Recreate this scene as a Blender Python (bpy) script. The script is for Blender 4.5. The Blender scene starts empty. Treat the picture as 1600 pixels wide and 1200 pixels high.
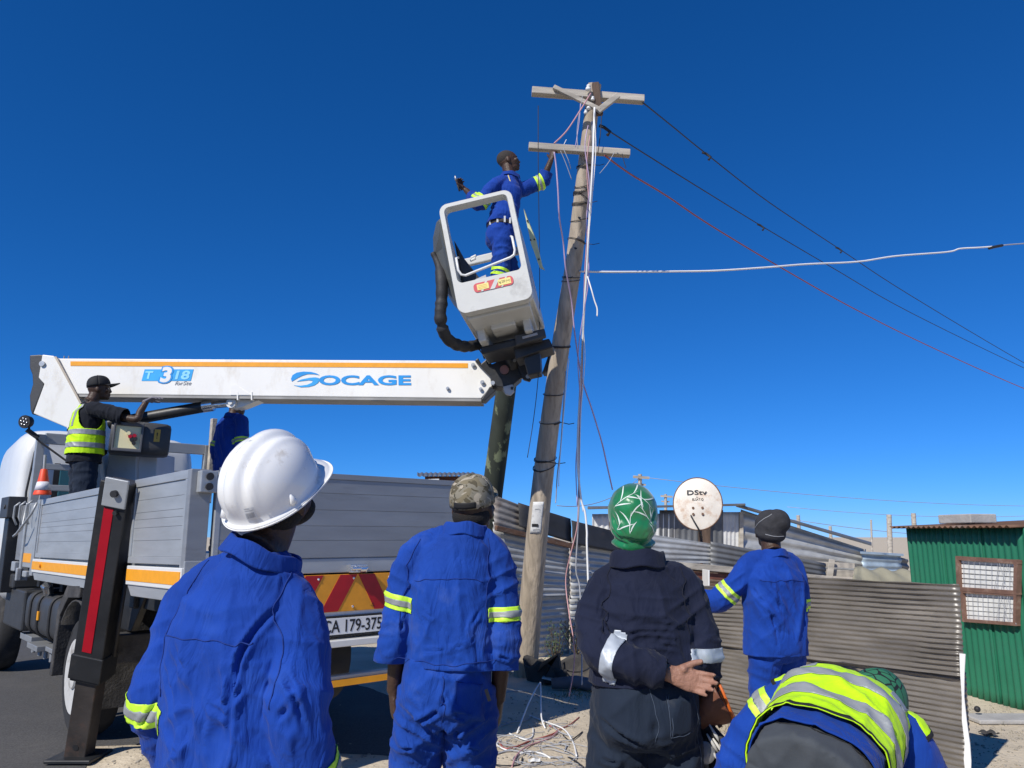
import bpy, bmesh, math, random
import numpy as np
from mathutils import Vector, Matrix, Quaternion
from mathutils.bvhtree import BVHTree
random.seed(7); np.random.seed(7)
SC = bpy.context.scene
COL = SC.collection
R_ = math.radians
# ------------------------------------------------------------------ camera, sky, sun, exposure
CAM_H, PITCH, FPX = 1.5, R_(11.2), 1202.0
cam_d = bpy.data.cameras.new('camera'); cam = bpy.data.objects.new('camera', cam_d); COL.objects.link(cam)
cam.location = (0, 0, CAM_H); cam.rotation_euler = (R_(90) + PITCH, 0, 0)
cam_d.sensor_width = 36; cam_d.lens = 36 * FPX / 1600; cam_d.clip_start = .05; cam_d.clip_end = 3000
SC.camera = cam
SUN_EL = R_(40); SUN_AZ = math.atan2(-.615, -.79)
S_DIR = Vector((math.sin(SUN_AZ) * math.cos(SUN_EL), math.cos(SUN_AZ) * math.cos(SUN_EL), math.sin(SUN_EL)))
W = bpy.data.worlds.new('World'); SC.world = W; W.use_nodes = True
wn, wl = W.node_tree.nodes, W.node_tree.links
bg = wn['Background']; sky = wn.new('ShaderNodeTexSky'); sky.sky_type = 'NISHITA'; sky.sun_disc = False
sky.sun_elevation = SUN_EL; sky.sun_rotation = SUN_AZ % (2 * math.pi)
sky.altitude = 0; sky.air_density = .6; sky.dust_density = 0.0; sky.ozone_density = 10.0
sep = wn.new('ShaderNodeSeparateColor'); cmb = wn.new('ShaderNodeCombineColor'); wl.new(sky.outputs[0], sep.inputs[0])
for _i, (_g, _a) in enumerate(((1.38, .68), (.90, .765), (.84, 1.15))):      # film response of the deep blue, per channel
    _s = wn.new('ShaderNodeMath'); _s.operation = 'MULTIPLY'; _s.inputs[1].default_value = .1
    _p = wn.new('ShaderNodeMath'); _p.operation = 'POWER'; _p.inputs[1].default_value = _g
    _q = wn.new('ShaderNodeMath'); _q.operation = 'MULTIPLY'; _q.inputs[1].default_value = 10 * _a
    wl.new(sep.outputs[_i], _s.inputs[0]); wl.new(_s.outputs[0], _p.inputs[0]); wl.new(_p.outputs[0], _q.inputs[0]); wl.new(_q.outputs[0], cmb.inputs[_i])
wl.new(cmb.outputs[0], bg.inputs[0])
bg.inputs[1].default_value = .1
sun_d = bpy.data.lights.new('sun', 'SUN'); sun_d.energy = 4.7; sun_d.angle = R_(.53); sun_d.color = (1, .955, .88)
sun = bpy.data.objects.new('sun', sun_d); COL.objects.link(sun); sun.rotation_euler = S_DIR.to_track_quat('Z', 'Y').to_euler()
SC.view_settings.view_transform = 'Standard'; SC.view_settings.look = 'None'
SC.view_settings.exposure = 0.0; SC.view_settings.gamma = 1.0; SC.view_settings.use_curve_mapping = False

# ------------------------------------------------------------------ surveying: a sight line of the camera -> a point at distance Y (or height z)
def _ray(px, py):
    a, b = (px - 800) / FPX, (600 - py) / FPX
    return Vector((a, math.cos(PITCH) - b * math.sin(PITCH), math.sin(PITCH) + b * math.cos(PITCH)))
def U(px, py, Y):
    d = _ray(px, py); return Vector((0, 0, CAM_H)) + d * (Y / d.y)
def lerp(a, b, t): return a + (b - a) * t
def G(px, py, z=0.0):
    d = _ray(px, py); return Vector((0, 0, CAM_H)) + d * ((z - CAM_H) / d.z)
# ------------------------------------------------------------------ materials
MATS = {}
def M(name, col, rough=.6, metal=0., var=.12, scale=5., bump=0., bscale=60., dirt=None, damt=.4, dscale=3., spec=.5,
      stretch=(1, 1, 1), detail=6., coat=0., sheen=0., bdist=.01, dsharp=.12):
    if name in MATS: return MATS[name]
    m = bpy.data.materials.new(name); m.use_nodes = True; MATS[name] = m
    n, l = m.node_tree.nodes, m.node_tree.links
    p = n['Principled BSDF']
    p.inputs['Roughness'].default_value = rough; p.inputs['Metallic'].default_value = metal
    p.inputs['Specular IOR Level'].default_value = spec; p.inputs['Coat Weight'].default_value = coat
    p.inputs['Sheen Weight'].default_value = sheen
    tc = n.new('ShaderNodeTexCoord'); mp = n.new('ShaderNodeMapping'); mp.inputs['Scale'].default_value = stretch
    l.new(tc.outputs['Object'], mp.inputs[0])
    nz = n.new('ShaderNodeTexNoise'); nz.inputs['Scale'].default_value = scale; nz.inputs['Detail'].default_value = detail
    l.new(mp.outputs[0], nz.inputs['Vector'])
    mr = n.new('ShaderNodeMapRange'); mr.inputs[1].default_value = .3; mr.inputs[2].default_value = .7
    l.new(nz.outputs[0], mr.inputs[0])
    mx = n.new('ShaderNodeMix'); mx.data_type = 'RGBA'
    mx.inputs[6].default_value = (*[c * (1 - var) for c in col], 1); mx.inputs[7].default_value = (*[min(1, c * (1 + var)) for c in col], 1)
    l.new(mr.outputs[0], mx.inputs[0]); out = mx.outputs[2]
    if dirt:
        n2 = n.new('ShaderNodeTexNoise'); n2.inputs['Scale'].default_value = dscale; n2.inputs['Detail'].default_value = 9; n2.inputs['Roughness'].default_value = .65
        l.new(mp.outputs[0], n2.inputs['Vector'])
        r2 = n.new('ShaderNodeMapRange'); c = 1 - damt; t = .3 + .4 * c
        r2.inputs[1].default_value = t; r2.inputs[2].default_value = t + dsharp; r2.inputs[4].default_value = .85
        l.new(n2.outputs[0], r2.inputs[0])
        m2 = n.new('ShaderNodeMix'); m2.data_type = 'RGBA'; m2.inputs[7].default_value = (*dirt, 1)
        l.new(r2.outputs[0], m2.inputs[0]); l.new(out, m2.inputs[6]); out = m2.outputs[2]
    l.new(out, p.inputs['Base Color'])
    if bump:
        n3 = n.new('ShaderNodeTexNoise'); n3.inputs['Scale'].default_value = bscale; n3.inputs['Detail'].default_value = 5
        l.new(mp.outputs[0], n3.inputs['Vector'])
        b = n.new('ShaderNodeBump'); b.inputs['Strength'].default_value = bump; b.inputs['Distance'].default_value = bdist
        l.new(n3.outputs[0], b.inputs['Height']); l.new(b.outputs[0], p.inputs['Normal'])
    return m
def cloth(name, col, dust=None, damt=.25, bump=.62, rough=.85):
    """woven work cloth: faint fading, small creases, dust"""
    if name in MATS: return MATS[name]
    m = M(name, col, rough, 0, .22, 5, 0, dirt=dust, damt=damt, dscale=5, spec=.25, sheen=.06, dsharp=.35)
    n, l = m.node_tree.nodes, m.node_tree.links; p = n['Principled BSDF']
    tc = n.new('ShaderNodeTexCoord')
    a = n.new('ShaderNodeTexNoise'); a.inputs['Scale'].default_value = 15; a.inputs['Detail'].default_value = 3; a.inputs['Distortion'].default_value = 1.2
    mm = n.new('ShaderNodeMapping'); mm.inputs['Rotation'].default_value = (.4, .9, .3); mm.inputs['Scale'].default_value = (1, 1, .38)
    l.new(tc.outputs['Object'], mm.inputs[0]); l.new(mm.outputs[0], a.inputs['Vector'])
    ab = n.new('ShaderNodeMath'); ab.operation = 'SUBTRACT'; ab.inputs[1].default_value = .5; l.new(a.outputs[0], ab.inputs[0])
    ac = n.new('ShaderNodeMath'); ac.operation = 'ABSOLUTE'; l.new(ab.outputs[0], ac.inputs[0])
    b = n.new('ShaderNodeBump'); b.inputs['Strength'].default_value = bump; b.inputs['Distance'].default_value = .022
    l.new(ac.outputs[0], b.inputs['Height'])
    f = n.new('ShaderNodeTexNoise'); f.inputs['Scale'].default_value = 420; l.new(tc.outputs['Object'], f.inputs['Vector'])
    b2 = n.new('ShaderNodeBump'); b2.inputs['Strength'].default_value = .2; b2.inputs['Distance'].default_value = .002
    l.new(f.outputs[0], b2.inputs['Height']); l.new(b.outputs[0], b2.inputs['Normal']); l.new(b2.outputs[0], p.inputs['Normal'])
    return m
def srgb(r, g, b): return tuple(((c / 255) / 12.92 if c / 255 <= .04045 else ((c / 255 + .055) / 1.055) ** 2.4) for c in (r, g, b))

# ------------------------------------------------------------------ mesh builder
class MB:
    def __init__(s, mat=None): s.v, s.f, s.m = [], [], mat or Matrix()
    def add(s, vs, fs):
        k = len(s.v); s.v += [tuple(s.m @ Vector(v)) for v in vs]; s.f += [tuple(i + k for i in f) for f in fs]; return s
    def box(s, lo, hi, rot=None, piv=None):
        vs = [Vector((x, y, z)) for z in (lo[2], hi[2]) for y in (lo[1], hi[1]) for x in (lo[0], hi[0])]
        if rot is not None:
            c = Vector(piv) if piv is not None else (Vector(lo) + Vector(hi)) / 2
            vs = [c + rot @ (v - c) for v in vs]
        return s.add(vs, [(0, 2, 3, 1), (4, 5, 7, 6), (0, 1, 5, 4), (2, 6, 7, 3), (0, 4, 6, 2), (1, 3, 7, 5)])
    def beam(s, a, b, w, h, up=(0, 0, 1)):
        a, b = Vector(a), Vector(b); d = (b - a).normalized(); x = d.cross(Vector(up)).normalized(); z = x.cross(d)
        vs = [p + x * sx * w / 2 + z * sz * h / 2 for p in (a, b) for sx, sz in ((-1, -1), (1, -1), (1, 1), (-1, 1))]
        return s.add(vs, [(3, 2, 1, 0), (4, 5, 6, 7), (0, 1, 5, 4), (1, 2, 6, 5), (2, 3, 7, 6), (3, 0, 4, 7)])
    def prism(s, pts, vec):
        """closed outline pts (3-D, planar) pushed along vec"""
        n = len(pts); vec = Vector(vec); a = [Vector(p) for p in pts]
        return s.add(a + [p + vec for p in a], [tuple(range(n))[::-1], tuple(range(n, 2 * n))] + [(i, (i + 1) % n, n + (i + 1) % n, n + i) for i in range(n)])
    def frame(s, outer, inner, vec):
        """outline with a hole: outer and inner loops of the same length"""
        n = len(outer); vec = Vector(vec)
        o = [Vector(p) for p in outer]; i_ = [Vector(p) for p in inner]
        vs = o + i_ + [p + vec for p in o] + [p + vec for p in i_]; fs = []
        for k in range(n):
            j = (k + 1) % n
            fs += [(k, n + k, n + j, j), (2 * n + k, 2 * n + j, 3 * n + j, 3 * n + k), (k, j, 2 * n + j, 2 * n + k), (n + k, 3 * n + k, 3 * n + j, n + j)]
        return s.add(vs, fs)
    def tube(s, pts, r, n=8, cap=True, flat=1.0, side=None):
        pts = [Vector(p) for p in pts]; k = len(pts)
        rs = r if isinstance(r, (list, tuple)) else [r] * k
        d0 = (pts[1] - pts[0]).normalized()
        x = Vector(side) if side is not None else d0.orthogonal()
        vs = []; fs = []
        for i, p in enumerate(pts):
            d = (pts[min(i + 1, k - 1)] - pts[max(i - 1, 0)])
            if d.length < 1e-9: d = d0
            d.normalize(); x = (x - d * x.dot(d))
            if x.length < 1e-6: x = d.orthogonal()
            x.normalize(); y = d.cross(x)
            ri = rs[i]; rx, ry = ri if isinstance(ri, (tuple, list)) else (ri, ri * flat)
            vs += [p + x * math.cos(2 * math.pi * j / n) * rx + y * math.sin(2 * math.pi * j / n) * ry for j in range(n)]
        for i in range(k - 1):
            for j in range(n):
                fs.append((i * n + j, i * n + (j + 1) % n, (i + 1) * n + (j + 1) % n, (i + 1) * n + j))
        if cap: fs += [tuple(range(n))[::-1], tuple(range((k - 1) * n, k * n))]
        return s.add(vs, fs)
    def cyl(s, a, b, r, n=20, r2=None): return s.tube([a, b], [r, r if r2 is None else r2], n)
    def ell(s, c, rad, B=None, nu=18, nv=12):
        c = Vector(c); B = B or Matrix.Identity(3); vs = [c + B @ Vector((0, 0, rad[2]))]; fs = []
        for i in range(1, nv):
            t = math.pi * i / nv
            vs += [c + B @ Vector((rad[0] * math.sin(t) * math.cos(2 * math.pi * j / nu), rad[1] * math.sin(t) * math.sin(2 * math.pi * j / nu), rad[2] * math.cos(t))) for j in range(nu)]
        vs.append(c + B @ Vector((0, 0, -rad[2]))); L = len(vs) - 1
        for j in range(nu):
            fs.append((0, 1 + j, 1 + (j + 1) % nu)); fs.append((L, L - nu + (j + 1) % nu, L - nu + j))
        for i in range(nv - 2):
            for j in range(nu):
                a = 1 + i * nu; fs.append((a + j, a + nu + j, a + nu + (j + 1) % nu, a + (j + 1) % nu))
        return s.add(vs, fs)
    def lathe(s, prof, c, axis, n=28):
        """prof: (distance along axis, radius) pairs"""
        axis = Vector(axis).normalized(); return s.tube([Vector(c) + axis * h for h, r in prof], [max(r, 1e-4) for h, r in prof], n)
    def grid(s, fn, nu, nv):
        vs = [fn(i / nu, j / nv) for j in range(nv + 1) for i in range(nu + 1)]
        return s.add(vs, [(j * (nu + 1) + i, j * (nu + 1) + i + 1, (j + 1) * (nu + 1) + i + 1, (j + 1) * (nu + 1) + i) for j in range(nv) for i in range(nu)])
    def build(s, name, mat, parent=None, smooth=False, bevel=0., solid=0., angle=None, subsurf=0):
        return link_mesh(name, s.v, s.f, mat, parent, smooth, bevel, solid, angle, subsurf)
WORLD_OF = {}
def link_mesh(name, v, f, mat, parent=None, smooth=False, bevel=0., solid=0., angle=None, subsurf=0, origin=None):
    """v in world coordinates (or in the coordinates of a parent made with local=True)"""
    me = bpy.data.meshes.new(name)
    if parent is None:
        o0 = Vector(origin) if origin is not None else None
        if o0 is None:
            a = np.asarray(v, float); o0 = Vector(((a[:, 0].min() + a[:, 0].max()) / 2, (a[:, 1].min() + a[:, 1].max()) / 2, a[:, 2].min()))
    else: o0 = WORLD_OF[parent.name]
    vv = np.asarray([tuple(p) for p in v] if not isinstance(v, np.ndarray) else v, float) - np.array(o0)
    me.from_pydata(vv.tolist(), [], [tuple(int(i) for i in q) for q in f] if not isinstance(f, list) else f); me.update()
    ob = bpy.data.objects.new(name, me); COL.objects.link(ob)
    WORLD_OF[ob.name] = o0
    if parent is not None: ob.parent = parent
    else: ob.location = o0
    for mm in (mat if isinstance(mat, (list, tuple)) else [mat]): me.materials.append(mm)
    if smooth: me.polygons.foreach_set('use_smooth', [True] * len(me.polygons))
    bm = bmesh.new(); bm.from_mesh(me); bmesh.ops.recalc_face_normals(bm, faces=bm.faces)
    if angle is not None:
        for e in bm.edges:
            if len(e.link_faces) == 2 and e.calc_face_angle(0) > R_(angle): e.smooth = False
    bm.to_mesh(me); bm.free()
    if solid: md = ob.modifiers.new('thickness', 'SOLIDIFY'); md.thickness = solid; md.offset = 0
    if bevel: md = ob.modifiers.new('edges', 'BEVEL'); md.width = bevel; md.segments = 2; md.limit_method = 'ANGLE'; md.angle_limit = R_(40); md.harden_normals = False
    if subsurf: md = ob.modifiers.new('rounding', 'SUBSURF'); md.levels = subsurf; md.render_levels = subsurf
    return ob
def tag(o, label=None, cat=None, group=None, kind=None):
    if label: o['label'] = label
    if cat: o['category'] = cat
    if group: o['group'] = group
    if kind: o['kind'] = kind
    return o
def thing(name, label, cat, loc, group=None, rotz=None):
    o = bpy.data.objects.new(name, None); COL.objects.link(o); o.location = loc
    o.empty_display_size = .2
    if rotz is not None:                      # its children are written in its own coordinates
        o.rotation_euler = (0, 0, rotz); WORLD_OF[o.name] = Vector((0, 0, 0))
    else: WORLD_OF[o.name] = Vector(loc)
    return tag(o, label, cat, group)
def text(name, body, mat, parent, origin, xdir, ydir, height, width=None, extrude=.001, offset=0., shear=0., align='CENTER'):
    """flat lettering standing on a surface: origin = middle of the words"""
    cu = bpy.data.curves.new(name, 'FONT'); cu.body = body; cu.align_x = align; cu.align_y = 'CENTER'; cu.extrude = extrude; cu.offset = offset; cu.shear = shear; cu.resolution_u = 4
    ob = bpy.data.objects.new(name, cu); COL.objects.link(ob)
    dg = bpy.context.evaluated_depsgraph_get(); me = bpy.data.meshes.new_from_object(ob.evaluated_get(dg))
    bpy.data.objects.remove(ob); bpy.data.curves.remove(cu)
    a = np.array([v.co[:] for v in me.vertices]); lo, hi = a.min(0), a.max(0); c = (lo + hi) / 2
    sy = height / (hi[1] - lo[1]); sx = sy if width is None else width / (hi[0] - lo[0])
    x, y = Vector(xdir).normalized(), Vector(ydir).normalized(); z = x.cross(y); o = Vector(origin)
    vs = [o + x * (p[0] - c[0]) * sx + y * (p[1] - c[1]) * sy + z * p[2] for p in a]
    fs = [tuple(q.vertices) for q in me.polygons]; bpy.data.meshes.remove(me)
    return link_mesh(name, vs, fs, mat, parent)
# ------------------------------------------------------------------ noise on arrays
_pt = np.random.permutation(256); _pt = np.concatenate([_pt, _pt, _pt])
_gr = np.random.randn(256, 3); _gr /= np.linalg.norm(_gr, axis=1)[:, None]
def pnoise(p):
    p = np.asarray(p, float); i = np.floor(p).astype(int); f = p - i; u = f * f * f * (f * (f * 6 - 15) + 10); r = 0
    for dx in (0, 1):
        for dy in (0, 1):
            for dz in (0, 1):
                h = _pt[_pt[_pt[(i[:, 0] + dx) & 255] + ((i[:, 1] + dy) & 255)] + ((i[:, 2] + dz) & 255)]
                g = (_gr[h] * (f - np.array([dx, dy, dz]))).sum(1)
                r = r + g * np.where(dx, u[:, 0], 1 - u[:, 0]) * np.where(dy, u[:, 1], 1 - u[:, 1]) * np.where(dz, u[:, 2], 1 - u[:, 2])
    return r
def fbm(p, oct=4): return sum(pnoise(np.asarray(p) * 2 ** k + 17.3 * k) / 2 ** k for k in range(oct))
# ------------------------------------------------------------------ palette
m_sand = M('sand', (.56, .48, .36), .95, 0, .14, 2.2, .6, 30, dirt=(.42, .35, .25), damt=.42, dscale=1.3, spec=.1, bdist=.02, dsharp=.2)
m_asph = M('asphalt', (.088, .085, .082), .9, 0, .35, 90, .5, 160, dirt=(.125, .118, .11), damt=.45, dscale=1.1, spec=.3, bdist=.006, dsharp=.3)
m_zinc = M('weathered_zinc', (.44, .45, .45), .5, .25, .2, 3, .15, 20, dirt=(.22, .20, .18), damt=.38, dscale=1.6, stretch=(1, 1, 2), dsharp=.25)
m_zinc_d = M('dark_zinc', (.15, .155, .16), .55, .2, .2, 3, .15, 20, dirt=(.10, .085, .07), damt=.4, dscale=2, dsharp=.25)
m_zinc_w = M('whitened_zinc', (.62, .62, .60), .6, .05, .12, 3, .1, 20, dirt=(.38, .33, .27), damt=.35, dscale=4, dsharp=.2)
m_rust = M('rusty_zinc', (.16, .085, .05), .8, .1, .35, 4, .3, 30, dirt=(.30, .27, .24), damt=.42, dscale=2.2, stretch=(1, 1, 3), dsharp=.2)
m_rust2 = M('stained_zinc', (.27, .25, .23), .65, .2, .3, 4, .3, 30, dirt=(.13, .07, .04), damt=.45, dscale=2.6, stretch=(1, 1, 2), dsharp=.2)
m_board = M('weathered_board', (.165, .148, .126), .36, .1, .4, 2.2, .25, 50, dirt=(.085, .075, .064), damt=.5, dscale=2.8, stretch=(.6, .6, 2.6), spec=.9, dsharp=.3)
m_greenp = M('green_paint', (.018, .155, .085), .45, 0, .14, 3, .08, 25, dirt=(.03, .12, .075), damt=.4, dscale=3, dsharp=.3)
m_wood = M('pole_wood', (.42, .35, .265), .85, 0, .35, 22, 1., 40, dirt=(.19, .155, .12), damt=.44, dscale=11, stretch=(1, 1, .06), dsharp=.2)
m_woodg = M('grey_timber', (.42, .38, .32), .85, 0, .3, 12, .5, 40, dirt=(.22, .19, .15), damt=.4, dscale=8, stretch=(.12, 1, 1), dsharp=.2)
m_woodd = M('dark_timber', (.10, .065, .045), .85, 0, .3, 12, .5, 40, stretch=(1, 1, .2))
m_woodr = M('red_timber', (.16, .06, .04), .8, 0, .3, 8, .3, 40, dirt=(.26, .2, .16), damt=.35, dscale=6)
m_moss_shade = M('mossy_shaded_timber', (.035, .042, .03), .9, 0, .25, 6, .3, 30, dirt=(.22, .25, .14), damt=.36, dscale=3.2, stretch=(1, 1, .55), dsharp=.04)  # moss green, with the pole's shadow patches painted in as the dark base
m_paper = M('white_paper', (.66, .66, .64), .95, 0, .08, 20, 0, dirt=(.50, .50, .49), damt=.45, dscale=30, spec=.1)
m_white = M('white_plastic', (.78, .78, .76), .5, 0, .04, 6)
m_blackc = M('black_wire', (.02, .02, .022), .6, 0, .1, 6)
m_whitec = M('white_wire', (.80, .80, .78), .5, 0, .05, 6)
m_pinkc = M('pink_wire', (.55, .30, .30), .5, 0, .1, 6)
m_lilac = M('lilac_wire', (.50, .38, .55), .5, 0, .1, 6)
m_redc = M('red_wire', (.36, .09, .07), .6, 0, .1, 6)
m_greyc = M('grey_wire', (.35, .36, .38), .6, 0, .1, 6)
m_black = M('black_rubber', (.022, .022, .024), .65, 0, .2, 8, .2, 60, dirt=(.07, .062, .055), damt=.35, dscale=5, dsharp=.3)
m_tarp = M('canvas_tarp', (.30, .28, .20), .9, 0, .12, 6, .4, 18)
m_bluez = M('pale_blue_zinc', (.36, .45, .52), .5, .2, .15, 4)
m_ink = M('black_ink', (.015, .015, .016), .6)
m_conc = M('grey_concrete', (.40, .385, .36), .9, 0, .15, 6, .4, 40)
m_steel = M('galvanised_steel', (.48, .49, .49), .4, .6, .15, 6, .1, 30)

# ------------------------------------------------------------------ ground and road
TR = R_(41.6)                                   # the truck's heading
T_F = Vector((-math.sin(TR), math.cos(TR), 0)); T_R = Vector((math.cos(TR), math.sin(TR), 0)); T_O = Vector((-1.9114, 4.6, 0))
TM = Matrix(((T_R.x, T_F.x, 0, T_O.x), (T_R.y, T_F.y, 0, T_O.y), (0, 0, 1, 0), (0, 0, 0, 1)))
def T(u, v, z): return TM @ Vector((u, v, z))
road_z = -.05
_e = [G(118, 1330, road_z), G(128, 1230, road_z), G(143, 1166, road_z), G(230, 1163, road_z), G(420, 1170, road_z), G(620, 1181, road_z), T(2.2, .25, 0), T(2.75, 1.2, 0), T(3.0, 4, 0), T(3.2, 60, 0)]
road_poly = [(p.x, p.y) for p in _e] + [(-120, 60), (-120, -20), (-2.6, -20), (-2.5, .8)]
def _jag(poly, step, amp):
    out = []
    for i in range(len(poly)):
        a, b = np.array(poly[i]), np.array(poly[(i + 1) % len(poly)]); L = np.linalg.norm(b - a); k = max(1, int(L / step)) if L < 12 else 1
        for j in range(k):
            p = a + (b - a) * j / k; out.append(tuple(p + (np.random.randn(2) * amp if k > 1 else 0)))
    return out
road_poly = _jag(road_poly, .12, .012)
def inside_dist(X, Y, poly):
    P = np.array(poly); d = np.full(X.shape, 1e9); ins = np.zeros(X.shape, bool)
    for i in range(len(P)):
        a, b = P[i], P[(i + 1) % len(P)]; ab = b - a; t = np.clip(((X - a[0]) * ab[0] + (Y - a[1]) * ab[1]) / (ab @ ab + 1e-12), 0, 1)
        d = np.minimum(d, np.hypot(X - a[0] - t * ab[0], Y - a[1] - t * ab[1]))
        c = ((a[1] > Y) != (b[1] > Y)) & (X < (b[0] - a[0]) * (Y - a[1]) / (b[1] - a[1] + 1e-12) + a[0]); ins ^= c
    return np.where(ins, d, -d)
def ground_h(X, Y):
    X, Y = np.atleast_1d(np.asarray(X, float)), np.atleast_1d(np.asarray(Y, float))
    d = inside_dist(X, Y, road_poly); t = np.clip((d + .35) / .35, 0, 1); t = t * t * (3 - 2 * t)
    q = np.c_[X, Y, np.zeros_like(X)]
    n = .018 * fbm(q * 1.3, 3) + .012 * pnoise(q * 5.1) + .006 * pnoise(q * 13)
    near = np.clip(1 - (np.hypot(X, Y) - 25) / 30, 0, 1)
    return np.where(d > 0, road_z - .006, (1 - t) * n * near + t * (road_z - .004))
ax = np.r_[-600, -250, -120, -60, -30, np.arange(-14, -4, .5), np.arange(-4, 5.5, .045), np.arange(5.5, 14, .25), 18, 30, 60, 120, 250, 600]
ay = np.r_[-60, -20, -8, -3, 0, 1.5, np.arange(2.5, 5, .12), np.arange(5, 10.5, .045), np.arange(10.5, 16, .2), np.arange(16, 30, 1.5), 40, 60, 100, 200, 500, 1200]
XX, YY = np.meshgrid(ax, ay); zz = ground_h(XX.ravel(), YY.ravel()); nx, ny = len(ax), len(ay)
gv = np.c_[XX.ravel(), YY.ravel(), zz]
ii = (np.arange(ny - 1)[:, None] * nx + np.arange(nx - 1)[None]).ravel()
g = link_mesh('ground', gv, np.c_[ii, ii + 1, ii + nx + 1, ii + nx].tolist(), m_sand, None, True, origin=(0, 0, 0)); tag(g, kind='structure')
rd = link_mesh('road', [(x, y, road_z) for x, y in road_poly] + [(x, y, road_z - .05) for x, y in road_poly],
               [tuple(range(len(road_poly)))] + [(i, (i + 1) % len(road_poly), len(road_poly) + (i + 1) % len(road_poly), len(road_poly) + i) for i in range(len(road_poly))], m_asph, None, origin=(0, 0, 0)); tag(rd, kind='structure')

# ------------------------------------------------------------------ sheets of corrugated iron
def sheet(name, mat, parent, c, pitch=.076, amp=.009, across=True, sag=.0, box=False, ragged=0., label=None, thick=.0016, seed=0, sf=1.1):
    """c = bottom-left, bottom-right, top-right, top-left; across: the ridges run from side to side"""
    c = [Vector(p) for p in c]; w = ((c[1] - c[0]).length + (c[2] - c[3]).length) / 2; h = ((c[3] - c[0]).length + (c[2] - c[1]).length) / 2
    n = (c[1] - c[0]).cross(c[3] - c[0]).normalized(); L = h if across else w; kk = max(8, int(L / pitch * (8 if box else 6))); ll = max(6, int((w if across else h) / (.12 if sf < 2 else .05)))
    nu, nv = (ll, kk) if across else (kk, ll)
    us, vs = np.meshgrid(np.linspace(0, 1, nu + 1), np.linspace(0, 1, nv + 1)); us, vs = us.ravel(), vs.ravel()
    q = np.c_[us * w, vs * h, np.full(us.size, seed * 3.7)]
    ph = (vs if across else us) * L / pitch + .12 * pnoise(q * 1.2)
    f = np.clip(np.abs((ph % 1) - .5) * 8 - 2, -1, 1) if box else np.cos(2 * np.pi * ph)
    off = amp * f * (1 + (.25 if sf < 2 else 1.5) * pnoise(q * (2 if sf < 2 else 3.1))) + sag * fbm(q * sf, 3)
    vv = vs + (ragged * pnoise(np.c_[us * w * 3, us * 0, np.full(us.size, seed)]) * (vs > .999) if ragged else 0)
    C = [np.array(p) for p in c]
    P = C[0] * ((1 - us) * (1 - vv))[:, None] + C[1] * (us * (1 - vv))[:, None] + C[2] * (us * vv)[:, None] + C[3] * ((1 - us) * vv)[:, None] + np.array(n) * off[:, None]
    i = (np.arange(nv)[:, None] * (nu + 1) + np.arange(nu)[None]).ravel()
    o = link_mesh(name, P, np.c_[i, i + 1, i + nu + 2, i + nu + 1].tolist(), mat, parent, True, solid=thick, angle=50 if box else None)
    if label: o['label'] = label
    return o
def quad(*a): return [U(*p) for p in a]
# --- fence behind the pole
fe = thing('corrugated_fence', 'long silvery corrugated iron fence with rusty upper edge behind the tall pole', 'fence', U(900, 1010, 10.6))
fl, fm, fr = U(768, 1035, 9.75), U(890, 1015, 10.5), U(1010, 1000, 11.4)
for p in (fl, fm, fr): p.z = -.03
def up(p, z): return Vector((p.x, p.y, z))
off = Vector((.01, -.05, 0))
sheet('sheet', m_zinc, fe, [fl, fm, up(fm, .78), up(fl, .80)], seed=1, sag=.012)
sheet('sheet', m_zinc, fe, [fm + off, fr + off, up(fr, .74) + off, up(fm, .76) + off], seed=2, sag=.012)
sheet('sheet', m_zinc, fe, [up(fl, .76) + off, up(fm, .74) + off, up(fm, 1.42) + off, up(fl, 1.68) + off], seed=3, sag=.012)
sheet('sheet', m_zinc, fe, [up(fm, .70) + off * 2, up(fr, .68) + off * 2, up(fr, 1.24) + off * 2, up(fm, 1.42) + off * 2], seed=4, sag=.012)
m_shade_tin = M('shade_black_sheet', (.035, .035, .037), .6, .1, .3, 4, .2, 20, dirt=(.09, .06, .045), damt=.36, dscale=3)  # shadow along the fence top, painted as near-black tin with rusty patches
fq = lerp(fl, fm, .42); sheet('sheet', m_rust2, fe, [up(fl, 1.60) + off * 2.2, up(fq, 1.50) + off * 3, up(fq, 1.86) + off * 2, up(fl, 2.0) + off], seed=5, sag=.05, label='rust stained top sheet, bent')
sheet('sheet', m_shade_tin, fe, [up(lerp(fl, fm, .30), 1.62) + off * 3.6, up(fm, 1.42) + off * 3.6, up(fm, 1.73) + off * 3, up(lerp(fl, fm, .30), 1.92) + off * 3], seed=15, sag=.02, pitch=.2, amp=.004, label='top sheet painted black as the shadow along the fence')
sheet('sheet', m_shade_tin, fe, [up(fm, 1.40) + off * 4.4, up(fr, 1.2) + off * 3, up(fr, 1.46) + off * 2, up(fm, 1.71) + off * 3.6], seed=6, sag=.02, pitch=.2, amp=.004, label='top sheet painted dark as the shadow along the fence')
pb = MB(); pb.beam(up(fl, 1.60) + off * 5, up(fm, 1.37) + off * 5, .05, .06); pb.build('rail', m_rust, fe, bevel=.005)
for p in (fl, fm, fr): MB().beam(p + Vector((0, .08, -.1)), up(p, 1.5) + Vector((0, .08, 0)), .07, .07).build('post', m_woodd, fe)
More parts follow.
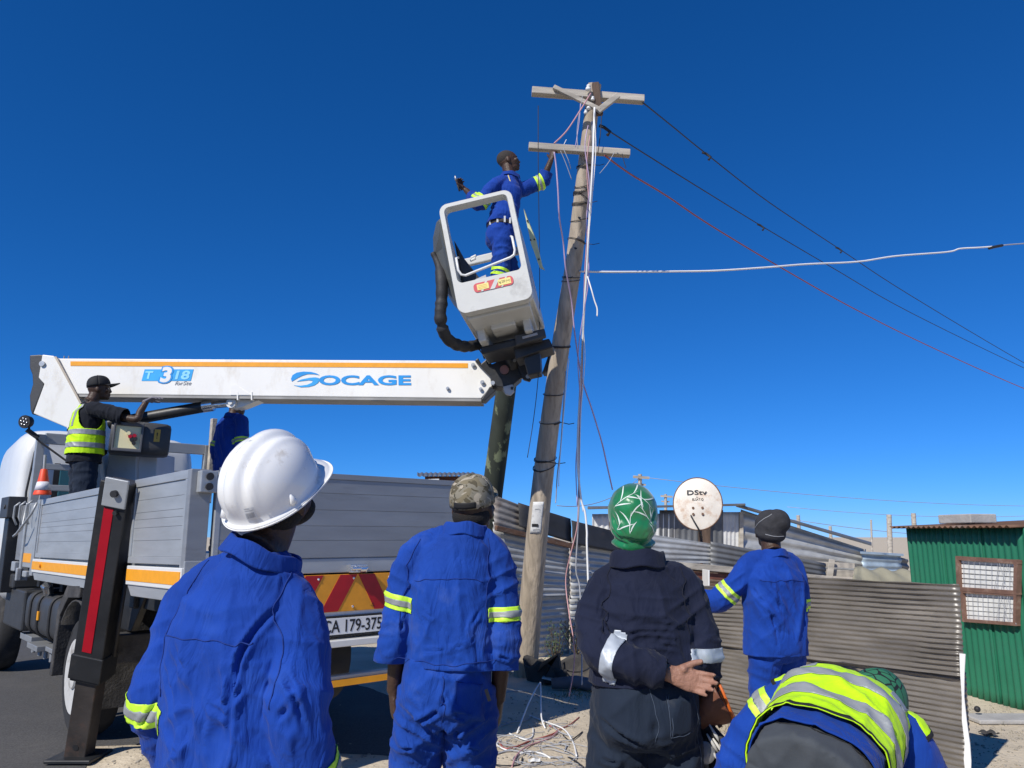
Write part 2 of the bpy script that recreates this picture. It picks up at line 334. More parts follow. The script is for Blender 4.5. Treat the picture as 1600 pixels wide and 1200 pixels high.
# --- lower rusty fence going on to the right
fe2 = thing('patchwork_fence', 'low patchwork fence of dark and rusty sheets, boards and red rails below the dish', 'fence', U(1180, 960, 12.2))
sheet('sheet', m_zinc, fe2, quad((985, 880, 11.5), (1128, 880, 12), (1128, 852, 12), (985, 830, 11.5)), seed=7, sag=.02)
sheet('sheet', m_zinc_d, fe2, quad((1110, 884, 11.9), (1290, 912, 12.6), (1290, 880, 12.6), (1110, 846, 11.9)), seed=8, sag=.02, label='dark overlapping sheet')
sheet('sheet', m_rust, fe2, quad((990, 960, 11.6), (1335, 960, 12.9), (1335, 912, 12.9), (990, 872, 11.6)), seed=9, sag=.03, label='brown rusted lower sheet')
for a, b, mm in (((1000, 893, 11.4), (1330, 915, 12.6), m_woodr), ((1050, 882, 11.5), (1300, 905, 12.4), m_woodg)):
    MB().beam(U(*a), U(*b), .06, .09).build('rail', mm, fe2, bevel=.006)
MB().beam(U(1103, 960, 11.3), U(1103, 890, 11.3), .35, .02).build('board', m_white, fe2, bevel=.004)['label'] = 'white painted board scrap'
# --- weathered panel standing in front on the right
pn = thing('weathered_panel_fence', 'chest-high grey-brown panel of finely ridged sheets with white torn right edge', 'fence', G(1300, 1180))
bl, br_ = G(1090, 1118), G(1518, 1226); tr, tl_ = up(br_, 1.19), up(bl, 1.10)
def lean(p, z): return up(p, z) + dirp * .075 * z / 1.2
dirp = (br_ - bl).normalized(); npn = Vector((dirp.y, -dirp.x, 0))
bl2 = lerp(bl, br_, -.1); m1 = lerp(bl, br_, .46)
sheet('sheet', m_board, pn, [bl2, up(br_, .62), up(br_, .62) + Vector((0, 0, .02)), up(bl2, .62)] if False else [bl2, br_, lean(br_, .66), up(bl2, .66)], pitch=.034, amp=.0062, sag=.017, sf=3.8, seed=11)
sheet('sheet', m_board, pn, [up(bl2, .60) + npn * .02, up(m1, .62) + npn * .02, up(m1, 1.13) + npn * .02, up(bl2, 1.06) + npn * .02], pitch=.034, amp=.0062, sag=.017, sf=3.8, seed=12)
sheet('sheet', m_board, pn, [up(m1, .60) + npn * .035 - dirp * .12, lean(br_, .64) + npn * .03, lean(br_, 1.20) + npn * .03, up(m1, 1.20) + npn * .035 - dirp * .12], pitch=.034, amp=.0070, sag=.022, sf=4.2, ragged=.03, seed=13, label='darker upper right sheet with pale wavy gloss')
eb = MB(); za = [.0, .15, .25, .38, .52, .66, .78]; eb.prism([lean(br_, br_.z + z) + npn * .05 + dirp * (.02 + .012 * math.sin(9 * z)) for z in za] + [lean(br_, br_.z + z) + npn * .05 - dirp * (.012 * abs(math.sin(13 * z))) for z in za[::-1]], npn * .006)
eb.build('edge_strip', m_white, pn)
# --- grey shack with a sloping roof, right of the dish
def wallbox(mb, pts_px, thick): mb.prism([U(*p) for p in pts_px], thick)
gs = thing('grey_shack', 'grey corrugated shack with long roof sloping down to the right behind the fence', 'shack', U(1230, 900, 19))
sheet('sheet', m_zinc, gs, quad((1158, 900, 18), (1352, 900, 19), (1351, 858, 19), (1158, 796, 18)), pitch=.23, amp=.035, box=False, seed=21, sag=.02, label='side wall with wide ridges')
sheet('sheet', m_zinc_w, gs, quad((1128, 890, 17.9), (1160, 890, 18), (1160, 800, 18), (1128, 800, 17.9)), pitch=.1, amp=.01, across=False, seed=22, label='white painted end sheet')
sheet('sheet', m_zinc_d, gs, quad((1030, 890, 17.6), (1130, 890, 17.9), (1130, 797, 17.9), (1030, 797, 17.6)), pitch=.15, amp=.012, across=False, seed=23, label='dark front wall')
sheet('sheet', m_zinc_w, gs, quad((925, 880, 17.3), (1058, 880, 17.7), (1058, 803, 17.7), (925, 803, 17.3)), pitch=.12, amp=.012, across=False, seed=24, ragged=.02, label='white painted wall strips')
rf = MB(); a, b, c_, d = U(1150, 790, 17.6), U(1362, 853, 18.8), U(1362, 850, 22), U(1150, 792, 21); rf.prism([a, b, c_, d], (0, 0, .05)); rf.build('roof', m_zinc_d, gs, bevel=.01)
rf = MB(); rf.prism([U(918, 796, 17.0), U(1165, 790, 17.5), U(1165, 790.5, 21), U(918, 794, 21)], (0, 0, .05)); rf.build('roof', m_zinc_d, gs, bevel=.01)
bk = MB(); bk.prism([U(1352, 900, 19.05), U(1351, 858, 19.05), U(1351, 858, 21.8), U(1352, 900, 21.8)], (.03, 0, 0)); bk.build('wall', m_zinc, gs)
MB().beam(U(1158, 800, 17.95), U(1158, 890, 17.95), .08, .08).build('corner_post', m_woodg, gs)
MB().prism([U(1092, 862, 17.75), U(1110, 862, 17.75), U(1110, 818, 17.75), U(1092, 818, 17.75)], (0, .03, 0)).build('door', m_woodd, gs)
# gear between the fences
pl = thing('broken_pallet', 'pale broken timber pallet lying behind the low fence', 'pallet', U(1300, 905, 14))
for (a, b, w) in (((1268, 893, 14), (1340, 897, 14), .11), ((1270, 881, 14), (1335, 884, 14), .09), ((1300, 874, 13.9), (1296, 905, 13.9), .1)):
    MB().beam(U(*a), U(*b), .03, w, up=(0, 0, 1) if a[0] != 1300 else (1, 0, 0)).build('plank', m_woodg, pl, bevel=.004)
tp = MB(); A = quad((1330, 918, 13.2), (1432, 918, 13.6), (1424, 892, 13.9), (1334, 887, 13.6))
def _tf(u, v):
    p = lerp(lerp(A[0], A[1], u), lerp(A[3], A[2], u), v); return p + Vector((0, -.05, .04)) * math.sin(v * 3.1) + Vector((0, 0, .03)) * math.sin(u * 17 + 6 * v)
tp.grid(_tf, 30, 10); t = tp.build('tarpaulin', m_tarp, None, True, solid=.01); tag(t, 'olive canvas tarpaulin heaped beside the green shack', 'tarpaulin')
bs = thing('pale_blue_shack', 'small pale blue corrugated lean-to left of the green shack', 'shack', U(1380, 900, 17))
sheet('sheet', m_bluez, bs, quad((1347, 905, 17), (1408, 905, 17.3), (1408, 868, 17.3), (1347, 864, 17)), pitch=.14, amp=.02, seed=25, sag=.03)
sheet('sheet', m_zinc_d, bs, quad((1400, 905, 17.3), (1422, 905, 17.5), (1418, 874, 17.5), (1404, 870, 17.3)), pitch=.14, amp=.02, seed=26, label='dark torn sheet')
rf = MB(); rf.prism([U(1344, 865, 16.9), U(1412, 869, 17.2), U(1412, 868, 19), U(1344, 864, 19)], (0, 0, .04)); rf.build('roof', m_bluez, bs)
# --- green shack on the right
gw = thing('green_shack', 'dark green corrugated shack with a barred brown window at the right edge', 'shack', U(1500, 1085, 8.0))
wl0 = U(1441, 1071, 8.45); wl0.z = -.02; wr0 = G(1640, 1121); wr0.z = -.02
dw = (wr0 - wl0); dw.z = 0; wlen = dw.length; dw.normalize(); nw = Vector((dw.y, -dw.x, 0))
ztop = 1.585
WX = lambda s, z, o=0: wl0 + dw * s + Vector((0, 0, z + .02)) + nw * o
def wall_hit(px, py):       # where a sight line meets the green wall: (distance along it, height)
    d = _ray(px, py); t = ((wl0 - Vector((0, 0, CAM_H))).dot(nw)) / d.dot(nw); p = Vector((0, 0, CAM_H)) + d * t; return (p - wl0).dot(dw), p.z
npan = 3
for i in range(npan):
    s0, s1 = wlen * i / npan - (.03 if i else 0), wlen * (i + 1) / npan
    sheet('sheet', m_greenp, gw, [WX(s0, -.02, .004 * (i % 2)), WX(s1, -.02, .004 * (i % 2)), WX(s1, ztop, .004 * (i % 2)), WX(s0, ztop, .004 * (i % 2))], pitch=.076, amp=.0095, across=False, seed=30 + i)
sheet('sheet', m_greenp, gw, [WX(0, -.02) - nw * 2.4, WX(0, -.02), WX(0, ztop), WX(0, ztop + .02) - nw * 2.4], pitch=.076, amp=.0095, across=False, seed=37)
sheet('roof', m_rust, gw, [WX(-.09, ztop + .01, .14), WX(wlen, ztop + .0, .14), WX(wlen, ztop + .10, -2.5), WX(-.09, ztop + .12, -2.5)], pitch=.076, amp=.011, across=False, seed=38, thick=.004)
b = MB(); b.beam(WX(.3, ztop + .09, -.3), WX(.75, ztop + .09, -.3), .3, .09); t = b.build('breeze_block', m_conc, None, bevel=.01); tag(t, 'grey block lying on the green shack roof', 'block')
wp = [wall_hit(1504, 872), wall_hit(1596, 878), wall_hit(1595, 926), wall_hit(1506, 920)]; wq = [wall_hit(1511, 924), wall_hit(1595, 929), wall_hit(1594, 975), wall_hit(1514, 969)]
wn_ = None
m_wfr = M('brown_frame', (.19, .105, .075), .7, 0, .25, 9, .3, 40, dirt=(.30, .22, .17), damt=.35, dscale=9)
m_bars = M('white_bars', (.78, .78, .74), .5); m_curt = M('pale_curtain', (.56, .53, .47), .9, 0, .2, 4, 0, stretch=(6, 6, 1)); m_glass = M('window_glass', (.55, .58, .60), .08, 0, .1, 2, spec=.8)
win = None
def fr_box(q, w, mat, name, parent):
    mb = MB(); n = 4
    for i in range(4):
        a, b_ = q[i], q[(i + 1) % 4]; mb.beam(WX(a[0], a[1] - .0, .035), WX(b_[0], b_[1], .035), .03 if i % 2 else .03, w, up=nw if False else (nw.x, nw.y, .001))
    return mb.build(name, mat, parent)
wb = MB(); wb.prism([WX(s, z, .012) for s, z in (wp[0], wp[1], wq[2], wq[3])], nw * .006); wob = wb.build('window', m_curt, gw); wob['label'] = 'barred window with pale curtain'
def wframe(q, w):
    mb = MB()
    for i in range(4):
        a, b_ = WX(*q[i], .036), WX(*q[(i + 1) % 4], .036); d = (b_ - a).normalized()
        mb.beam(a - d * w / 2, b_ + d * w / 2, w, .05 + .003 * i, up=nw)
    return mb
o = wframe(wp, .036).build('frame', m_wfr, wob); o = wframe(wq, .028).build('frame', m_wfr, wob)
for q, nb in ((wp, 6), (wq, 6)):
    for k in range(nb):
        t = (k + .6) / (nb + .2); a = (q[0][0] + (q[3][0] - q[0][0]) * t, q[0][1] + (q[3][1] - q[0][1]) * t); b_ = (q[1][0] + (q[2][0] - q[1][0]) * t, q[1][1] + (q[2][1] - q[1][1]) * t)
        MB().beam(WX(*a, .026), WX(*b_, .026), .034, .008, up=nw).build('slat', m_bars, wob)
bar = MB()
for q in (wp, wq):
    for k in range(1, 10):
        t = k / 10; bar.tube([WX(q[0][0] + (q[1][0] - q[0][0]) * t, q[0][1] + (q[1][1] - q[0][1]) * t, .055), WX(q[3][0] + (q[2][0] - q[3][0]) * t, q[3][1] + (q[2][1] - q[3][1]) * t, .055)], .0018, 5)
    a = lambda u, v: WX(q[0][0] + (q[1][0] - q[0][0]) * u + (q[3][0] - q[0][0]) * v, q[0][1] + (q[3][1] - q[0][1]) * v + (q[1][1] - q[0][1]) * u, .058)
    bar.tube([a(.62, .95), a(.74, .08), a(.86, .95)], .0026, 5); bar.tube([a(.74, .95), a(.86, .08), a(.98, .95)], .0026, 5)
bar.build('burglar_bars', m_greyc, wob)
# --- small shack roof just behind the truck's tail, and far huts
hs_ = thing('distant_hut', 'small hut roof showing over the tail of the truck behind the camouflage cap', 'shack', U(690, 800, 16))
sheet('roof', m_zinc_d, hs_, quad((652, 744, 15.2), (742, 743, 15.5), (742, 738.5, 18), (652, 739, 18)), pitch=.1, amp=.012, across=False, seed=41, thick=.01)
h2 = MB(); h2.prism([U(664, 870, 15.6), U(770, 870, 15.9), U(770, 744, 15.9), U(664, 744, 15.6)], (0, .05, 0)); h2.build('wall', m_woodr, hs_)
MB().prism([U(652, 749, 15.3), U(686, 748, 15.3), U(686, 870, 15.3), U(652, 870, 15.3)], (0, .04, 0)).build('wall', m_zinc_w, hs_)
# --- distant poles
for (x, y0, y1, Y, r, lab) in ((1389, 804, 868, 30, .11, 'pale square post standing up behind the pale blue lean-to'), (1427, 802, 830, 30, .1, 'short post top just over the green shack roof corner'), (1361, 812, 866, 32, .045, 'thin pale post left of the square post'), (1247, 805, 818, 34, .09, 'far stub post above the grey roof, near the beanie'), (1297, 822, 834, 34, .08, 'far stub post above the lower half of the grey roof')):
    mb = MB(); a = U(x, y1, Y); a.z = 0; mb.tube([a, lerp(a, U(x, y0, Y), .5), U(x, y0, Y)], [r, r * .95, r * .9], 8); t = mb.build('wooden_post', m_woodg, None, True, angle=50); tag(t, lab, 'post', 'far posts over the roofs')
for (x, y0, Y, w, lab) in ((1000, 741, 40, 1.0, 'far utility pole with crossarm above the green headscarf'), (1040, 772, 55, 1.0, 'tiny far utility pole left of the satellite dish')):
    t = thing('utility_pole', lab, 'utility pole', U(x, 850, Y), 'far utility poles'); a = U(x, 850, Y); a.z = 0; top = U(x, y0, Y)
    MB().tube([a, top], [.13, .1], 8).build('shaft', m_woodg, t, True, angle=50)
    MB().beam(top + Vector((-w * .38, -.12, -.14)), top + Vector((w * .45, -.12, -.2)), .1, .13).build('crossarm', m_woodg, t)
    MB().beam(top + Vector((-w * .3, .12, -.5)), top + Vector((w * .3, .12, -.54)), .08, .1).build('crossarm', m_woodg, t)
# --- satellite dish
m_dish = M('dish_white', (.72, .66, .57), .5, 0, .1, 4, .1, 30, dirt=(.42, .20, .07), damt=.46, dscale=5, dsharp=.22)
ds = thing('satellite_dish', 'rusty cream satellite dish on a thin mast above the fence', 'satellite dish', U(1092, 860, 12.4))
dc = U(1090, 787, 12.0); dn = (Vector((0, 0, CAM_H)) + Vector((-1.0, 0, 2.2)) - dc).normalized(); dx = Vector((0, 0, 1)).cross(dn).normalized(); dy = dn.cross(dx)
DA, DB = .37, .405; mb = MB()
prof = [(r, .055 * (1 - r * r)) for r in np.linspace(0.02, 1, 12)]
def dpt(r, a, z): return dc + dx * DA * r * math.cos(a) + dy * DB * r * math.sin(a) + dn * z
nA = 48; vs = []; fs = []
for side_, (zo, rr) in enumerate(((0, 1), (-.018, .99))):
    for r, z in prof: vs += [dpt(r * rr, 2 * math.pi * k / nA, z + zo) for k in range(nA)]
k0 = len(prof) * nA
for i in range(len(prof) - 1):
    for k in range(nA):
        q = (i * nA + k, i * nA + (k + 1) % nA, (i + 1) * nA + (k + 1) % nA, (i + 1) * nA + k); fs += [q, tuple(k0 + j for j in q[::-1])]
for k in range(nA): a = (len(prof) - 1) * nA; fs.append((a + k, a + (k + 1) % nA, k0 + a + (k + 1) % nA, k0 + a + k))
fs += [tuple(range(nA)), tuple(k0 + j for j in range(nA))[::-1]]
mb.add(vs, fs); mb.build('reflector', m_dish, ds, True, angle=50)
MB().tube([dpt(1, 2 * math.pi * k / nA, 0) for k in range(nA + 1)], .009, 6).build('rim', m_rust, ds, True)
text('lettering', 'DStv', m_ink, ds, dpt(.0, 0, .0555) + dy * .165, dx, dy, .075, .30, .002, .012)
text('lettering', 'by', m_ink, ds, dpt(0, 0, .0565) + dy * .092, dx, dy, .02, .03)
text('lettering', 'ELSAT.Q', m_ink, ds, dpt(0, 0, .057) + dy * .052 + dx * .01, dx, dy, .042, .165, .002, .004)
for sx in (-.065, .075):
    for sy in (-.075, -.17): MB().cyl(dc + dx * sx + dy * sy + dn * .045, dc + dx * sx + dy * sy + dn * .06, .02, 10).build('bolt', m_rust, ds)
MB().tube([dc - dy * .19 - dx * .1 + dn * .06, dc - dy * .22 - dx * .09 + dn * .12, dc - dy * .42 + dx * .02 + dn * .10, dc - dy * .5 + dx * .04 - dn * .1], .012, 6).build('bracket', m_black, ds, True)
MB().tube([dc - dy * .1 - dn * .1, U(1096, 850, 12.2), U(1096, 985, 12.2)], .025, 8).build('mast', m_rust, ds, True)
# --- the tall pole
P0 = Vector((U(821, 1052, 8.93).x, 8.93, 0)); P_top = U(929, 132, 7.25)
def pole_pt(t): return lerp(P0, P_top, t) + Vector((-.06 * math.sin(math.pi * min(1, t * 1.4)), 0, 0))
def pole_r(t): return .132 + (.07 - .132) * t
up_ = thing('utility_pole', 'tall leaning weathered timber pole with two crossarms beside the lift basket', 'utility pole', P0)
mb = MB(); k = 60; n = 22; vs = []; fs = []
axd = (P_top - P0).normalized(); axx = Vector((1, 0, 0)); axx = (axx - axd * axx.dot(axd)).normalized(); axy = axd.cross(axx)
for i in range(k + 1):
    t = i / k; c = pole_pt(t) - axd * (.3 if i == 0 else 0)
    for j in range(n):
        a = 2 * math.pi * j / n; r = pole_r(t) * (1 + .05 * float(pnoise(np.array([[math.cos(a) * 1.7, math.sin(a) * 1.7, t * 3]]))[0]) + .02 * math.sin(5 * a + 3 * t))
        vs.append(c + axx * r * math.cos(a) + axy * r * math.sin(a))
for i in range(k):
    for j in range(n): fs.append((i * n + j, i * n + (j + 1) % n, (i + 1) * n + (j + 1) % n, (i + 1) * n + j))
fs.append(tuple(range(k * n, (k + 1) * n)))
mb.add(vs, fs); mb.build('shaft', m_wood, up_, True, angle=60)
def on_pole(px, py):  # nearest pole parameter for a sight line
    d = _ray(px, py).normalized(); best = min(((((pole_pt(t) - Vector((0, 0, CAM_H))).cross(d)).length, t) for t in np.linspace(0, 1, 400))); return best[1]
def arm_px(a, b, w, h, name, mat, Yo=-.11):
    ta = on_pole(*[(a[0] + b[0]) / 2, (a[1] + b[1]) / 2]); Y = pole_pt(ta).y + Yo
    return MB().beam(U(a[0], a[1], Y), U(b[0], b[1], Y + .05), w, h).build(name, mat, up_, bevel=.006)
arm_px((831, 143), (1006, 156), .085, .075, 'crossarm', m_woodg, -.10)
arm_px((826, 229), (984, 240), .075, .07, 'crossarm', m_woodg, -.115)
Yt = pole_pt(.97).y - .2
for a, b, w in (((865, 136), (938, 172), .045), ((966, 149), (934, 174), .06)):
    MB().beam(U(*a, Yt + .02), U(*b, Yt), .04, w).build('brace', m_woodg, up_, bevel=.006)
MB().beam(U(930, 130, Yt + .05), U(937, 180, Yt + .05), .05, .07, up=(1, 0, 0)).build('stub', m_woodd, up_, bevel=.006)
for (x, y, r) in ((919, 142, .030), (926, 157, .02), (920, 171, .026), (915, 178, .02)):
    MB().lathe([(0, .3 * r), (.2 * r, r), (r, r * .9), (1.3 * r, r * .5), (1.5 * r, r * .8), (2 * r, r * .6), (2.2 * r, .1 * r)], U(x, y, Yt + .02), (0.1, -.2, 1), 14).build('insulator', m_white, up_, True)
def wrap(t, turns=1.2, tilt=.02, r=.004, mat=None, name='binding_wire', tail=0.1):
    pts = []
    for i in range(int(26 * turns)):
        a = 2 * math.pi * i / 24 + t * 40; rr = pole_r(t) * 1.06 + .003
        pts.append(pole_pt(t) + axx * rr * math.cos(a) + axy * rr * math.sin(a) + axd * (tilt * math.sin(a + 1) + .012 * i / 24))
    pts += [pts[-1] + Vector((tail, -.05, -.03)), pts[-1] + Vector((tail * 1.6, -.06, -.02))]
    return MB().tube(pts, r, 5).build(name, mat or m_blackc, up_, True)
for py, tn, ti in ((262, 1.5, .02), (268, 1.2, -.03), (292, 1.2, .03), (300, 2.2, .05), (312, 1.4, -.05), (322, 2.5, .02), (345, 1.2, .03), (378, 1.3, -.02), (436, 1.2, .01), (442, 1.1, .02), (545, 1.6, .01), (620, 1.2, .015), (664, 1.1, .02), (722, 1.3, .03), (732, 1.2, .05)):
    wrap(on_pole(860 + (900 - py) * .09, py), tn, ti, 0.0035 if py < 500 else .0045, tail=.05 + .1 * random.random())
for px, py in ((908, 254), (906, 303), (899, 345), (895, 391)):
    t = on_pole(px, py); MB().cyl(pole_pt(t) - Vector((0, .3, 0)) * 0 + Vector((0, -pole_r(t) - .004, 0)), pole_pt(t) + Vector((0, -pole_r(t) * .8, 0)), .016, 8).build('bolt', m_blackc, up_)
# notice, black sheet
def on_face(px, py, o=.004):
    t = on_pole(px, py); c = pole_pt(t); r = pole_r(t) * 1.03 + o; p = U(px, py, c.y - r); s = max(-.98, min(.98, (p.x - c.x) / r)); return Vector((p.x, c.y - r * math.sqrt(1 - s * s), p.z))
nt = thing('paper_notice', 'white paper notice pasted on the tall pole at head height', 'notice', on_face(842, 834))
mb = MB(); mb.grid(lambda u, v: on_face(lerp(Vector((828, 0, 0)), Vector((833, 0, 0)), v).x + u * 17 + 0, 834 - v * 50, .003), 8, 8); mb.build('sheet', m_paper, nt, True, solid=.0006)
mb = MB(); mb.grid(lambda u, v: on_face(831 + u * 10, 823 - v * 4.5, .0085), 6, 2); mb.build('print', m_ink, nt)
for yy in (796, 828):
    mb = MB(); mb.grid(lambda u, v: on_face(832 + (834 - yy) * .1 + u * (8 if yy < 810 else 12), yy - v * .9, .0085), 5, 1); mb.build('print', m_greyc, nt)
mb = MB(); q = [(876, 476), (868, 500), (862, 540), (847, 583), (851, 588), (853, 587), (857, 591), (863, 592), (872, 560), (880, 520)]
mb.prism([U(x, y, pole_pt(on_pole(x, y)).y + .03) for x, y in q], (0, .012, 0)); t = mb.build('plastic_flap', m_black, None, bevel=.002); tag(t, 'torn black rubber flap nailed to the left side of the tall pole', 'flap')
# --- the mossy second pole, shade patches in its colour, partly behind the jib
mp_ = MB(); a = U(769, 770, 11.2); b_ = U(797, 560, 10.4); aa = a + (a - b_) * .75; aa.z = -.1
mp_.tube([aa, a, lerp(a, b_, .33), lerp(a, b_, .66), b_], [.17, .155, .15, .145, .14], 12); t = mp_.build('mossy_pole', m_moss_shade, None, True, angle=50); tag(t, 'mossy timber pole with painted dark shade and pale patches behind the boom tip', 'utility pole')
# ------------------------------------------------------------------ wires
def wire(name, pts, r, mat, label, cat='cable', group=None, sub=6):
    P = [Vector(p) for p in pts]; out = []
    for i in range(len(P) - 1):
        p0, p1, p2, p3 = P[max(i - 1, 0)], P[i], P[i + 1], P[min(i + 2, len(P) - 1)]
        for k in range(sub):
            t = k / sub; out.append(.5 * ((2 * p1) + (p2 - p0) * t + (2 * p0 - 5 * p1 + 4 * p2 - p3) * t * t + (3 * p1 - p0 - 3 * p2 + p3) * t ** 3))
    out.append(P[-1]); o = MB().tube(out, r, 6).build(name, mat, None, True); tag(o, label, cat, group); return o
def upx(lst): return [U(*p) for p in lst]
def span(a, b, sag, n=14): return [lerp(a, b, i / n) + Vector((0, 0, -sag * 4 * (i / n) * (1 - i / n))) for i in range(n + 1)]
ov = 'overhead lines to the right'
w1 = wire('overhead_wire', [U(*p) for p in ((1004, 160, 7.1), (1050, 197, 8.2), (1103, 240, 9.3), (1200, 315, 11.2), (1310, 388, 13.5), (1420, 460, 16), (1600, 567, 20), (1760, 655, 24))], .0075, m_blackc, 'uppermost black overhead wire from the top crossarm', 'overhead wire', ov)
w2 = wire('overhead_wire', [U(*p) for p in ((941, 198, 7.2), (1010, 242, 8.4), (1100, 298, 10), (1188, 352, 12), (1300, 418, 14), (1420, 487, 17), (1600, 575, 21), (1760, 648, 25))], .0075, m_blackc, 'middle black overhead wire starting beside the pole', 'overhead wire', ov)
w3 = wire('overhead_wire', [U(*p) for p in ((945, 243, 7.2), (985, 272, 7.8), (1040, 305, 8.6), (1110, 352, 9.7), (1220, 418, 11.5), (1330, 480, 13.5), (1450, 540, 16), (1600, 607, 19), (1760, 670, 23))], .0095, m_redc, 'red overhead wire dropping from the lower crossarm', 'overhead wire', ov)
w4 = wire('overhead_wire', [U(905, 424, 7.7)] + [U(x, y + random.uniform(-1, 1), Y) for x, y, Y in ((960, 425.5, 7.8), (1050, 424, 8.1), (1120, 422, 8.3), (1200, 417.5, 8.6), (1260, 413, 8.9), (1340, 408, 9.3), (1400, 401, 9.6), (1480, 393, 10), (1500, 389, 10.1), (1530, 387.5, 10.2), (1552, 386, 10.3))], .011, m_whitec, 'thick white cable crossing level to the right edge', 'cable', None)
wire('overhead_wire', upx([(1548, 387.5, 10.3), (1560, 384, 10.35), (1600, 380.5, 10.6), (1720, 372, 11.4)]), .009, m_greyc, 'thin grey wire continuing the thick white cable', 'cable')
wire('cable_splice', upx([(1545, 388, 10.28), (1555, 385.5, 10.3), (1566, 383.5, 10.4)]), .02, m_blackc, 'black tape splice at the right end of the white cable', 'splice')
for w_, spots in ((w1, ((1103, 240, 9.3), (1310, 388, 13.5))), (w2, ((1188, 352, 12), (944, 199, 7.25)))):
    for s_ in spots: p = U(*s_); MB().tube([p + Vector((-.05, 0, .02)), p, p + Vector((.06, 0, -.05)), p + Vector((.03, 0, -.09))], .017, 6).build('joint', m_blackc, w_, True)
hang = 'loose wires hanging down the pole'
wire('hanging_cable', upx([(929, 168, 6.95), (928, 200, 6.95), (927, 235, 6.95), (924, 290, 6.98), (921, 340, 7.05), (917, 420, 7.2), (913, 480, 7.3), (909, 560, 7.45), (906, 620, 7.5), (903, 680, 7.55), (903, 730, 7.55), (908, 780, 7.6), (914, 800, 7.6), (917, 830, 7.6), (917, 850, 7.6), (919, 910, 7.6), (921, 985, 7.6), (923, 1020, 7.6), (920, 1036, 7.55)]), .0105, m_whitec, 'thick white cable hanging in front of the tall pole', 'cable', hang)
wire('hanging_cable', upx([(925, 190, 7.0), (926, 240, 7.0), (921, 330, 7.1), (918, 400, 7.2), (913, 470, 7.3), (909, 600, 7.5), (905, 700, 7.6), (905, 780, 7.6), (903, 830, 7.65), (900, 890, 7.7), (906, 920, 7.7), (909, 1010, 7.6), (909, 1070, 7.4)]), .0075, m_greyc, 'thin grey cable twisted along the thick white cable', 'cable', hang)
wire('hanging_cable', upx([(922, 212, 7.05), (918, 240, 7.05), (917, 270, 7.1), (920, 330, 7.15), (914, 420, 7.3), (911, 520, 7.4), (908, 620, 7.5), (904, 760, 7.6), (902, 820, 7.65), (893, 860, 7.65), (884, 903, 7.7), (888, 950, 7.6), (896, 1000, 7.5), (897, 1040, 7.4), (889, 1088, 7.25)]), .0055, m_pinkc, 'long pink cable hanging from the crossarm to the ground', 'cable', hang)
wire('hanging_cable', upx([(866, 238, 6.72), (869, 260, 6.75), (872, 300, 6.8), (874, 340, 6.9), (880, 378, 7.1), (884, 420, 7.2), (893, 470, 7.4), (898, 520, 7.5), (909, 590, 7.6), (925, 640, 7.7), (940, 690, 7.9), (948, 725, 8.0), (957, 765, 8.2)]), .0075, m_lilac, 'lilac wire running down from the worker\'s raised hand', 'cable', hang)
wire('hanging_cable', upx([(923, 146, 6.92), (905, 175, 6.85), (885, 205, 6.75), (866, 224, 6.68)]), .0075, m_pinkc, 'taut pink wire from the pole top to the raised hand', 'cable')
wire('hanging_cable', upx([(918, 432, 7.15), (924, 452, 7.1), (929, 470, 7.1), (933, 482, 7.1), (933, 494, 7.1)]), .007, m_whitec, 'short loose white wire end right of the pole', 'cable', hang)
wire('hanging_cable', upx([(884, 580, 7.6), (880, 640, 7.7), (876, 700, 7.9), (871, 740, 8.0), (869, 775, 8.1), (868, 786, 8.1)]), .006, m_greyc, 'thin grey wire with hook hanging close to the pole', 'cable', hang)
wire('hanging_cable', upx([(841, 165, 6.6), (841, 250, 6.6), (842, 330, 6.7), (843, 400, 6.8), (843, 540, 6.9), (840, 600, 6.9), (833, 660, 7.0), (824, 715, 7.0)]), .0035, m_blackc, 'thin black wire hanging left of the tall pole', 'cable', hang)
wire('hanging_cable', upx([(940, 180, 7.0), (938, 210, 7.0), (934, 240, 7.0)]), .004, m_blackc, 'short dark wire below the top brace', 'cable', hang)
wire('hanging_cable', upx([(928, 175, 6.93), (931, 230, 6.95), (926, 300, 7.0), (919, 380, 7.1), (916, 440, 7.2), (911, 500, 7.3), (914, 560, 7.4), (908, 640, 7.5), (906, 710, 7.55), (906, 760, 7.6), (911, 800, 7.6)]), .004, m_whitec, 'fine white strand twisted in the hanging cable bundle', 'cable', hang)
wire('hanging_cable', upx([(919, 196, 7.05), (914, 230, 7.05), (921, 290, 7.1), (916, 350, 7.15), (920, 430, 7.2), (910, 500, 7.3), (903, 560, 7.4), (907, 640, 7.5), (900, 720, 7.6), (902, 790, 7.6)]), .005, m_lilac, 'fine lilac strand twisted in the hanging cable bundle', 'cable', hang)
wire('hanging_cable', upx([(889, 560, 7.55), (884, 610, 7.6), (878, 680, 7.75), (874, 730, 7.9), (873, 760, 8.0)]), .004, m_whitec, 'thin white wire close to the lower pole', 'cable', hang)
